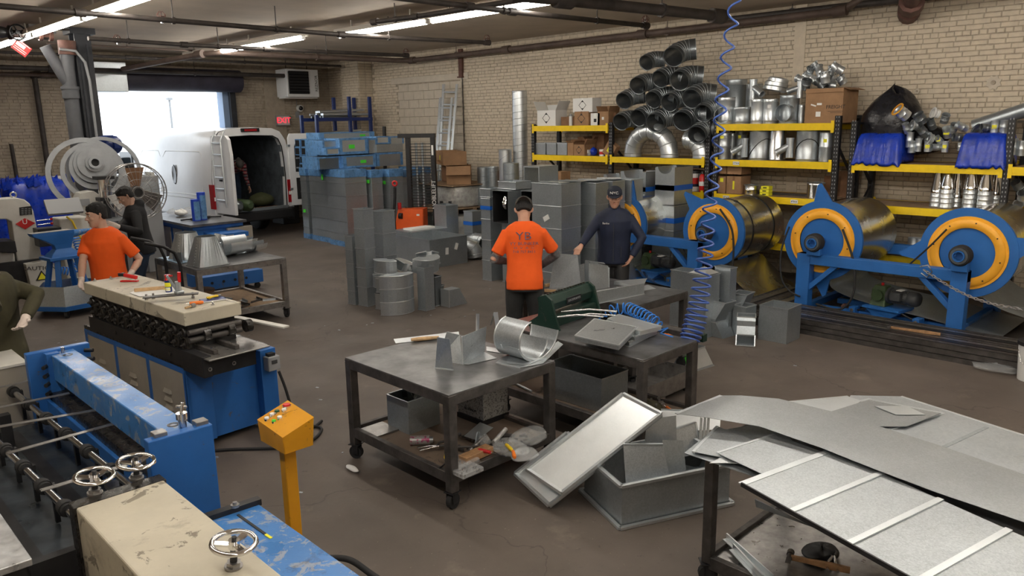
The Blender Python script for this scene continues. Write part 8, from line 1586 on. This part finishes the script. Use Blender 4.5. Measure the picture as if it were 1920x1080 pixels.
for (y0_,y1_,z0,z1) in ((.45,2.35,1.0,1.95),(2.5,3.6,1.0,1.95)):
    q = [(y0_,z0),(y1_,z0),(y1_,z1-.12),(y1_-.12,z1),(y0_+.12,z1),(y0_,z1-.12),(y0_,z0)]
    g.tube([(-(.985-.0 if z < 1.4 else .985-(z-1.4)*.14)-.004,y,z) for y,z in q],.012,6)
g.tube([(-.99,.4,.92),(-.99,3.6,.92)],.012,6).build('panel_crease','white_paint',t); G().box(-.995,.1,.42,-.975,4.3,.50).build('side_trim','black',t)
G().loft([[(-.80,4.45,1.5),(.80,4.45,1.5),(.72,4.35,2.1),(-.72,4.35,2.1)],[(-.80,5.02,1.42),(.80,5.02,1.42),(.74,4.55,2.12),(-.74,4.55,2.12)]],(True,True),False).build('windshield','glass_dark',t); G().box(-1.0,4.0,1.35,-.955,4.7,1.9).build('side_window','glass_dark',t)
G().box(-1.22,4.55,1.35,-1.02,4.70,1.75).build('mirror','black',t,bev=.03); G().box(-.86,5.0,1.14,.86,5.9,1.2).build('hood','white_gloss',t,bev=.05)
# rear doors
def vdoor(nm,hinge,ang,s,lad=False):
    M = T_(hinge*.92,-.03,0)@RZ(ang); prof = [(0,.64),(.86,.64),(.86,1.9),(.80,2.22),(.70,2.30),(.05,2.30),(0,2.2)]; MXl = M@Matrix(((s,0,0,0),(0,0,1,0),(0,1,0,0),(0,0,0,1)))
    d = G(MXl).prism(prof,-.035,.035).build(nm,'white_gloss',t,bev=.01)
    pr2 = [(.14,.78),(.74,.78),(.74,1.28),(.14,1.28)]; pr3 = [(.14,1.42),(.76,1.42),(.74,2.05),(.66,2.16),(.20,2.16),(.14,2.0)]
    for q in (pr2,pr3): G(MXl).prism(q,*((.03,.045) if lad else (-.045,-.03))).build('door_panel','black',t,bev=.01)
    for z in (1.50,1.72): G(MXl).box(.16,z,.04 if lad else -.052,.74,z+.03,.052 if lad else -.04).build('door_bar','galv_bright',t)
    if lad:
        g = G(MXl)
        for x in (.20,.62): g.tube([(x,.80,-.10),(x,2.20,-.10),(x,2.36,-.02),(x,2.40,.0)],.018,8)
        g.build('ladder_rail','galv_bright',t)
        for k in range(6): G(MXl).cyl((.20,.95+.24*k,-.10),(.62,.95+.24*k,-.10),.014,n=8).build('ladder_rung','galv_bright',t)
    G(MXl).box(.30,1.34,-.055,.42,1.38,-.03).build('door_handle','black',t)
vdoor('rear_door',-1,math.radians(-92),1,True); vdoor('rear_door',1,math.radians(18)+PI,-1) if False else vdoor('rear_door',1,math.radians(-18),1)
for z in (1.0,2.0): G().box(.90,-.08,z,1.0,.02,z+.05).build('hinge','galv_mid',t)
for k,(x,y,rz_) in enumerate(((-.55,.45,.0),(-.32,.42,.0))): o = T_(*(VM@Vector((x,y,.76)))); t2 = thing('gas_cylinder',('left','right')[k]+' of two round bottles lying in the van','cylinder',M=o@RZ(math.radians(3.5))@RX(PI/2)); G().lathe([(.02,-.01),(.09,0),(.13,.03),(.13,.7),(.06,.78)],None,20,(True,True)).build('shell','motor_green' if k else 'galv_dark',t2)
vp = VM@Vector((.42,.45,.625)); crumple('duffel_bag','dark grey sack lying in the van','bag',tuple(vp),(.33,.25,.32),'cap_olive',121,n=14,amp=.12)
for k in range(6): vp = VM@Vector((-.12+.14*k,.16+.02*(k%2),.622)); t2 = thing('wood_piece','splintered wood piece on the van floor edge, '+['first','second','third','fourth','fifth','sixth'][k]+' from the left','wood',tuple(vp),k*.7,'wood pieces on the van floor'); G().box(-.09,-.02,0,.09,.02,.03).build('piece','wood_light' if k < 2 else 'cardboard_dark',t2)
t = thing('red_car','part of a red vehicle parked beyond the van door','car',(9.9,18.6,0)); G().box(-.22,-.3,.0,.25,.3,1.25).build('cabinet','motor_grey',t,bev=.02)
t['label'] = 'dark grey cabinet standing between the van and the wrapped ducts'; t['category'] = 'cabinet'; t.name = 'grey_cabinet'
# ------------------------------------------------------------ people
def ik(s,h_,l1,l2,pole):
    d = h_-s; L = min(d.length,(l1+l2)*.995); u = d.normalized(); a = (l1*l1-l2*l2+L*L)/(2*L); hh = math.sqrt(max(l1*l1-a*a,1e-6)); p = Vector(pole); p = (p-u*p.dot(u)).normalized(); return s+u*a+p*hh,s+u*L
def ell(c,fw,sd,a,b_,n=16):   # ring of half sizes a along sd,b along fw
    return [tuple(Vector(c)+sd*(a*math.cos(2*PI*i/n))+fw*(b_*math.sin(2*PI*i/n))) for i in range(n)]
def hand(g,w_,d,palm_n,thumb_side,curl=.5,s=1.0):
    """palm and five separate fingers from the wrist w_, pointing along d, palm normal palm_n, thumb on thumb_side"""
    d = d.normalized(); pn = (palm_n-d*palm_n.dot(d)).normalized(); sd = d.cross(pn)*(1 if thumb_side > 0 else -1)
    rings = [ell(w_+d*u,pn,sd,a*s,b_*s,10) for u,a,b_ in ((-.01,.027,.022),(.02,.036,.020),(.055,.042,.017),(.085,.040,.014))]
    g.loft(rings,(True,True))
    for k,(off,L) in enumerate(((.031,.072),(.011,.080),(-.010,.074),(-.030,.058))):
        a_ = w_+d*.080*s+sd*off*s; d1 = (d+pn*curl*.5+sd*off*1.2).normalized(); b_ = a_+d1*L*.45*s; d2 = (d+pn*curl*1.3+sd*off).normalized(); c = b_+d2*L*.32*s; d3 = (d+pn*curl*2.2).normalized(); e = c+d3*L*.25*s
        g.tube([tuple(a_-d1*.02),tuple(a_),tuple(b_),tuple(c),tuple(e)],.009*s,8,True,[.0095*s,.0098*s,.0088*s,.008*s,.0062*s])
    a_ = w_+d*.022*s+sd*.030*s; d1 = (d*.75+sd*.65+pn*.25).normalized(); b_ = a_+d1*.038*s; d2 = (d+sd*.15+pn*.45).normalized(); c = b_+d2*.030*s; g.tube([tuple(a_-d1*.015),tuple(a_),tuple(b_),tuple(c)],.011*s,8,True,[.013*s,.0125*s,.0108*s,.008*s])
    return sd
def person(label,loc,face,hands,H_=1.74,top='shirt_orange',pants='pants_grey',sleeves='short',head_dir=None,head_pitch=0.0,lean=0.0,cap=None,glasses=False,hairm='hair',gloves=None,skin='skin',poles=None,legs=((0,0),(0,0)),hood=False,forearm=None,text=None,side_lean=0.0,curl=(.6,.6),shoes='black',elbows=None,bulk=1.0,collar=False,palmn=None,feet_z=0.0):
    """loc world xy; face world direction; hands: world points (left, right) of the person"""
    k = H_/1.74; F = Vector((face[0],face[1],0)).normalized(); Sd = Vector((F.y,-F.x,0)); U = Vector((0,0,1)); O = Vector((loc[0],loc[1],feet_z))
    t = thing('person',label,'person',tuple(O)); cap_ = k
    Lf = lambda x,y,z: O+Sd*(x*k)+F*(y*k)+U*(z*k)
    up_ = (U*math.cos(lean)+F*math.sin(lean)+Sd*math.sin(side_lean)).normalized(); fw = (F-up_*F.dot(up_)).normalized()
    pel = Lf(0,0,.93);
    def sp(d,x=0,y=0): return pel+up_*(d*k)+Sd*(x*k)+fw*(y*k)
    secs = [(-.10,.150,.105,0,-.01),(0,.168,.118,0,-.01),(.10,.152,.108,0,0),(.20,.150,.104,0,.005),(.32,.170,.115,0,.01),(.42,.186,.120,0,.005),(.475,.180,.102,0,-.005),(.52,.140,.085,0,-.012),(.555,.080,.066,0,-.012)]
    B = G()
    def tors(g,inf,lo=0,hi=99): g.loft([ell(sp(d,x,y),fw,Sd,(a*bulk+inf)*k,(b_*bulk+inf)*k,20) for d,a,b_,x,y in secs[lo:hi]],(True,True))
    tors(B,-.008)
    neck0 = sp(.55,0,-.01); hd = Vector(head_dir).normalized() if head_dir else F.copy(); hd.z = 0; hd.normalize(); hs = Vector((hd.y,-hd.x,0)); cp,sp_ = math.cos(head_pitch),math.sin(head_pitch)
    hf = hd*cp-U*sp_; hu = U*cp+hd*sp_
    npos = neck0+up_*.035*k+fw*(.015+.03*lean)*k; hc = npos+up_*(.030*k)+hu*(.085*k)+hf*(.018*k)
    B.tube([tuple(neck0-up_*.03),tuple(npos),tuple(hc-hu*.06*k-hf*.02*k)],.055*k,16,True,[.062*k,.056*k,.054*k])
    hp = lambda x,y,z: hc+hs*(x*k)+hf*(y*k)+hu*(z*k)
    hr = [(-.125,.018,.020,.055),(-.118,.032,.034,.050),(-.100,.045,.052,.035),(-.075,.056,.070,.020),(-.045,.064,.084,.008),(-.01,.070,.092,0),(.03,.074,.095,-.004),(.065,.070,.089,-.008),(.092,.056,.072,-.010),(.110,.034,.044,-.010),(.117,.012,.016,-.010)]
    B.loft([ell(hp(0,y,z),hf,hs,a*k,b_*k,20) for z,a,b_,y in hr],(True,True))
    B.tube([tuple(hp(0,.080,.020)),tuple(hp(0,.098,-.010)),tuple(hp(0,.112,-.032)),tuple(hp(0,.092,-.042))],.01*k,8,True,[.007*k,.009*k,.014*k,.010*k])   # nose
    B.tube([tuple(hp(-.045,.076,.026)),tuple(hp(0,.090,.028)),tuple(hp(.045,.076,.026))],.010*k,8)
    for s in (-1,1): B.ball(tuple(hp(s*.012,.098,-.037)),.009*k,8); B.ball(tuple(hp(s*.040,.066,-.030)),.020*k,8)
    B.tube([tuple(hp(-.022,.080,-.065)),tuple(hp(0,.091,-.064)),tuple(hp(.022,.080,-.065))],.0075*k,8); B.ball(tuple(hp(0,.072,-.098)),.020*k,10)
    for s in (-1,1):
        a_ = hp(s*.072,-.006,-.010); B.tube([tuple(a_-hu*.026*k),tuple(a_+hs*s*.014*k-hu*.010*k-hf*.004*k),tuple(a_+hs*s*.018*k+hu*.016*k-hf*.010*k),tuple(a_+hu*.030*k-hf*.004*k)],.008*k,8)
    # arms
    sh = [sp(.445,-.165*bulk,-.005),sp(.445,.165*bulk,-.005)]; arms = []
    for i in (0,1):
        s = -1 if i == 0 else 1; pole = (poles[i] if poles else tuple(Sd*s*.5-F*.8-U*.2)); e,w_ = ik(sh[i],Vector(hands[i]),.285*k,.26*k,pole); arms.append((sh[i],e,w_))
        B.tube([tuple(sh[i]),tuple(sh[i].lerp(e,.35)),tuple(e),tuple(e.lerp(w_,.3)),tuple(w_)],.05,14,True,[.052*k,.046*k,.037*k,.039*k,.026*k])
    HG = B if not gloves else G()
    for i in (0,1):
        s = -1 if i == 0 else 1; sh_,e,w_ = arms[i]; d = (w_-e).normalized(); pn = Vector(palmn[i]) if palmn and palmn[i] else (Sd*(-s)*.8+F*.2)
        hand(HG,w_+d*.01,d,pn,(1 if i == 0 else -1)*(1),curl[i],k*1.02);
        if gloves: B.ball(tuple(w_+d*.03),.02,8); HG.tube([tuple(w_-d*.03),tuple(w_+d*.02)],.03,12,True,[.031*k,.028*k])
    # legs
    legp = []
    for i in (0,1):
        s = -1 if i == 0 else 1; dx,dy = legs[i]; hip = Lf(s*.090,0,.90); ank = Lf(s*.105+dx,dy-.02,.08); kn,_ = ik(hip,ank,.43*k,.42*k,tuple(F)); legp.append((hip,kn,ank)); B.tube([tuple(hip),tuple(hip.lerp(kn,.5)),tuple(kn),tuple(kn.lerp(ank,.35)),tuple(ank)],.07,14,True,[.082*k,.070*k,.052*k,.052*k,.036*k])
    B.build('body',skin,t,world=True,remesh=.0075,smooth=2)
    if gloves: HG.build('gloves',gloves,t,world=True,remesh=.006,smooth=1)
    # trousers
    P = G(); P.loft([ell(sp(d,x,y),fw,Sd,(a*bulk+.012)*k,(b_*bulk+.014)*k,20) for d,a,b_,x,y in [(-.12,.145,.11,0,-.01),(-.05,.160,.116,0,-.01),(.02,.165,.118,0,-.01),(.07,.155,.112,0,-.005)]],(True,True))
    for hip,kn,ank in legp:
        fd = ank-Vector((0,0,.03)); P.tube([tuple(hip+U*.02),tuple(hip.lerp(kn,.45)),tuple(kn),tuple(kn.lerp(ank,.5)),tuple(ank.lerp(kn,.08)),tuple(fd)],.08,16,True,[.100*k,.092*k,.074*k,.070*k,.066*k,.064*k])
    P.build('trousers',pants,t,world=True,remesh=.011,smooth=2)
    for i,(hip,kn,ank) in enumerate(legp):
        g = G(); c = Vector((ank.x,ank.y,O.z)); g.loft([[tuple(c+F*(y*k)+Sd*(x*k)+U*(z*k)) for x,y in ((-.038,-.08),(.038,-.08),(.048,.02),(.046,.12),(.028,.18),(-.028,.18),(-.046,.12),(-.048,.02))] for z in (0,.03)],(True,True)); g.loft([[tuple(c+F*((y*sc+o_)*k)+Sd*(x*sc*k)+U*(z*k)) for x,y in ((-.038,-.08),(.038,-.08),(.048,.02),(.046,.12),(.028,.18),(-.028,.18),(-.046,.12),(-.048,.02))] for z,sc,o_ in ((.03,1,0),(.07,.85,-.01),(.10,.55,-.03))],(True,True)); g.build('shoe',shoes,t,world=True)
    # top
    Tg = G(); inf = .016 if top == 'shirt_orange' else .026
    hem = -.10 if top == 'shirt_orange' else -.09
    tsec = [(hem,.166,.126,0,-.008),(-.02,.170,.126,0,-.008),(.10,.158,.118,0,0),(.20,.158,.114,0,.005),(.32,.174,.120,0,.01),(.42,.188,.122,0,.005),(.475,.178,.104,0,-.005),(.52,.140,.088,0,-.012),(.560,.070,.064,0,-.012)]
    Tg.loft([ell(sp(d,x,y),fw,Sd,(a*bulk+inf)*k,(b_*bulk+inf)*k,22) for d,a,b_,x,y in tsec],(True,True))
    for i,(s_,e,w_) in enumerate(arms):
        if sleeves == 'short': m_ = s_.lerp(e,.78); Tg.tube([tuple(s_-(e-s_)*.05),tuple(s_.lerp(e,.3)),tuple(m_)],.07,16,True,[.062*k,.062*k,.066*k])
        else: Tg.tube([tuple(s_-(e-s_)*.05),tuple(s_.lerp(e,.35)),tuple(e),tuple(e.lerp(w_,.4)),tuple(w_-(w_-e).normalized()*.01)],.07,16,True,[.066*k,.064*k,.058*k,.050*k,.040*k])
    if hood: Tg.loft([ell(sp(.50,0,-.05),fw,Sd,.12*k,.08*k,16),ell(sp(.56,0,-.075),fw,Sd,.115*k,.070*k,16),ell(sp(.62,0,-.08),fw,Sd,.085*k,.045*k,16)],(True,True))
    if collar: Tg.tube([tuple(sp(.54,0,-.01)),tuple(sp(.605,0,-.002))],.07,16,True,[.076*k,.066*k])
    Tg.build({'shirt_orange':'t_shirt','plaid':'shirt','hoodie_black':'hoodie'}.get(top,'jacket'),top,t,world=True,remesh=.010,smooth=6)
    if forearm:
        for i,(s_,e,w_) in enumerate(arms): G().tube([tuple(s_.lerp(e,.82)),tuple(e),tuple(e.lerp(w_,.35)),tuple(w_)],.05,14,True,[.047*k,.044*k,.043*k,.032*k]).build('arm_sleeve',forearm,t,world=True,remesh=.009,smooth=2)
    # hair, cap
    hg = G(); sc = 1.0
    hrr = [(-.055,.060,.030,-.062),(-.03,.071,.052,-.042),(0,.0775,.072,-.028),(.03,.080,.088,-.014),(.06,.078,.096,-.008),(.088,.066,.082,-.010),(.112,.044,.056,-.012),(.124,.018,.024,-.012)]
    hg.loft([ell(hp(0,y,z),hf,hs,(a+.003)*k,(b_+.003)*k,20) for z,a,b_,y in hrr],(True,True))
    if not cap:
        R_ = random.Random(len(label))
        for q in range(26): a = R_.uniform(0,2*PI); z = R_.uniform(.05,.11); rr = .07*math.sqrt(max(0,1-((z-.03)/.1)**2))+.01; p_ = hp(rr*math.cos(a),rr*1.15*math.sin(a)-.01,z); hg.ball(tuple(p_),.018*k,6)
    hg.build('hair',hairm,t,world=True,remesh=.008,smooth=1)
    if cap:
        cg = G(); cf = hf if cap != 'cap_grey' else -hf; cg.loft([ell(hp(0,y,z),hf,hs,(a+.010)*k,(b_+.010)*k,22) for z,a,b_,y in ((.030,.078,.098,-.006),(.05,.078,.099,-.006),(.08,.074,.092,-.008),(.105,.056,.070,-.010),(.122,.03,.038,-.010),(.128,.01,.012,-.010))],(False,True)); cg.build('cap_crown',cap,t,world=True,solid=.004)
        n = 10; r0 = [hp(.080*math.cos(PI*i/n),(.100*math.sin(PI*i/n))*(1 if cf is hf else -1)-.006,.034) for i in range(n+1)]; r1 = [hp(.070*math.cos(PI*i/n),(.100+.068*math.sin(PI*i/n))*(math.sin(PI*i/n)**.5)*(1 if cf is hf else -1)-.006,.018) for i in range(n+1)]
        G().loft([[tuple(a_),tuple(b_)] for a_,b_ in zip(r0,r1)],(False,False),True,False).build('cap_visor',cap,t,world=True,solid=.004)
    # eyes, brows, mouth
    for s in (-1,1):
        e = hp(s*.031,.0735,.004); eo = G().ball(tuple(e),.0105*k,10).build('eye','paper',t,world=True); G().ball(tuple(hp(s*.031,.0818,.003)),.0055*k,8).build('pupil','black',eo,world=True)
        G().tube([tuple(hp(s*.016,.094,.024)),tuple(hp(s*.032,.092,.029)),tuple(hp(s*.049,.081,.024))],.0035*k,6).build('eyebrow','hair',t,world=True)
    mat('lips',(.36,.13,.10),.5) if 'lips' not in MATS else None
    G().tube([tuple(hp(-.020,.0865,-.065)),tuple(hp(0,.0975,-.0635)),tuple(hp(.020,.0865,-.065))],.0035*k,6).build('mouth','lips',t,world=True)
    if glasses:
        g = G()
        for s in (-1,1): g.tube([tuple(hp(s*.033+.024*math.cos(a)*1.0,.104-.01*abs(math.cos(a)*s+.0),.003+.017*math.sin(a))) for a in [2*PI*q/14 for q in range(15)]],.0016*k,5); g.tube([tuple(hp(s*.057,.098,.006)),tuple(hp(s*.078,.01,.006))],.0018*k,5)
        g.tube([tuple(hp(-.010,.108,.006)),tuple(hp(.010,.108,.006))],.0018*k,5).build('glasses','black_steel',t,world=True)
    return t,dict(sp=sp,fw=fw,Sd=Sd,up=up_,hp=hp,hf=hf,hs=hs,hu=hu,k=k,O=O,F=F,arms=arms)
def on_chest(info,t,txts,back=True,m='logo_grey',off=.0):
    """print lettering on the cloth: shrink the flat letters onto the torso ellipse"""
    sp,fw,Sd,up_,k = info['sp'],info['fw'],info['Sd'],info['up'],info['k']; s = -1 if back else 1
    for (tx,size,d,x0,sx) in txts:
        cu = bpy.data.curves.new('lettering','FONT'); cu.body = tx; cu.size = size; cu.align_x = 'CENTER'; cu.align_y = 'CENTER'; cu.resolution_u = 2
        tmp = bpy.data.objects.new('l',cu); me = bpy.data.meshes.new_from_object(tmp); bpy.data.objects.remove(tmp)
        for v in me.vertices:
            x = v.co.x*sx+x0; z = d+v.co.y; a_,b_,yo = .19,.135,.0; yy = b_*math.sqrt(max(.05,1-(x/ (a_+.03))**2))+yo; p = sp(z,x*(-s) if not back else x,s*(yy+off)); v.co = p-info['O']
        if not back: pass
        me.materials.clear(); me.materials.append(MATS[m]); o = bpy.data.objects.new('lettering',me); C.objects.link(o); o.parent = t; so = o.modifiers.new('t','SOLIDIFY'); so.thickness = .002
def AD(px,py,dist):
    d = _f + _r*((px-960)/FPX) - _u*((py-540)/FPX); return EYE+d*(dist/math.hypot(d.x,d.y))
# man in orange seen from behind
vd = Vector((.71,.70,0));
t,I = person('man in orange T-shirt and backwards grey cap seen from behind',(5.40,5.37),(.71,.70),(AD(952,490,7.85),AD(1012,500,7.9)),1.79,'shirt_orange','pants_grey','short',head_pitch=.85,lean=.13,cap='cap_grey',forearm='sleeve_grey',poles=((-.5*.70-.3,.5*.71-.4,-.2),(.5,-.8,-.2)),legs=((-.03,0),(.03,0)),bulk=.98)
on_chest(I,t,[('YB',.105,.415,-.005,1.25),('YY BUNKER',.042,.345,.0,1.25),('H  V  A  C',.030,.305,.0,1.5),('718 757 8411',.036,.268,.0,1.1)],True,'logo_grey',.012)
# man in navy
t,I = person('man in navy jacket and NYC cap pointing across the table',(7.22,5.68),(-.82,-.57),(AD(1184,482,9.0),AD(1086,466,8.75)),1.73,'jacket_navy','black','long',head_dir=(-.80,-.60,0),head_pitch=.12,cap='cap_navy',glasses=True,poles=((.3,-.7,-.6),(-.4,.5,-.7)),gloves=None,skin='skin',collar=True,bulk=1.04,curl=(.7,.35),palmn=(None,(0,0,-1)))
hp,hf = I['hp'],I['hf']; o = lettering('lettering','NYC.',.042,'paper',t,T_(*(-I['O']))@basis(hp(0,.098,.066),-I['hs'],hf),align='CENTER',sx=1.1)
on_chest(I,t,[('Sanhe',.032,.40,-.09,1.1)],False,'paper',.03)
ar = I['arms'];
for (s_,e,w_) in ar:
    d = (w_-e).normalized();
# zip and pocket line
g = G(); g.tube([tuple(I['sp'](d,0,.158)) for d in (-.05,.1,.25,.40)],.003,5); g.tube([tuple(I['sp'](d,-.09,.145)) for d in (.0,.13)],.003,5); g.build('zipper','motor_grey',t,world=True)
# left worker in orange
t,I = person('man in orange T-shirt leaning on the roll forming machine, looking left',(2.58,8.72),(-.72,-.60),(AD(246,512,8.75),AD(152,530,8.78)),1.745,'shirt_orange','denim','short',head_dir=(-.98,.02,0),head_pitch=.12,poles=((.9,.4,-.3),(-.4,.9,-.2)),skin='skin_pale',gloves='glove',lean=.05,curl=(.8,.9),bulk=1.06)
on_chest(I,t,[('YB',.05,.37,-.06,1.2)],False,'logo_grey',.012)
# man in black hoodie
t,I = person('man in black hoodie bending his head over the press',(3.66,10.85),(-.93,.30),(AD(222,425,11.0),AD(216,432,11.1)),1.76,'hoodie_black','denim','long',head_dir=(-.98,.15,0),head_pitch=.55,lean=.10,poles=((-.3,-.6,-.6),(.2,.6,-.7)),skin='skin_pale',gloves='glove',hood=True,curl=(.8,.8))
# person at the left edge
t,I = person('person in olive jacket cut by the left picture edge',(1.13,6.45),(-.9,.5),(AD(-60,600,6.3),AD(48,596,6.3)),1.76,'olive','denim','long',head_dir=(-.9,.4,0),poles=((-.3,-.6,-.4),(.6,-.5,-.1)),skin='skin_pale',gloves='glove',curl=(.7,.7))
# man in the van
vp = VM@Vector((.0,.95,.62));
t,I = person('man in red plaid shirt bending down inside the van',(vp.x,vp.y),(-.15,-.98),(tuple(VM@Vector((.22,.50,.74))),tuple(VM@Vector((-.20,.50,.74)))),1.66,'plaid','denim','long',head_pitch=1.2,lean=1.3,poles=((-.8,0,.2),(.8,0,.2)),cap='cap_grey',skin='skin',feet_z=vp.z,bulk=1.08)
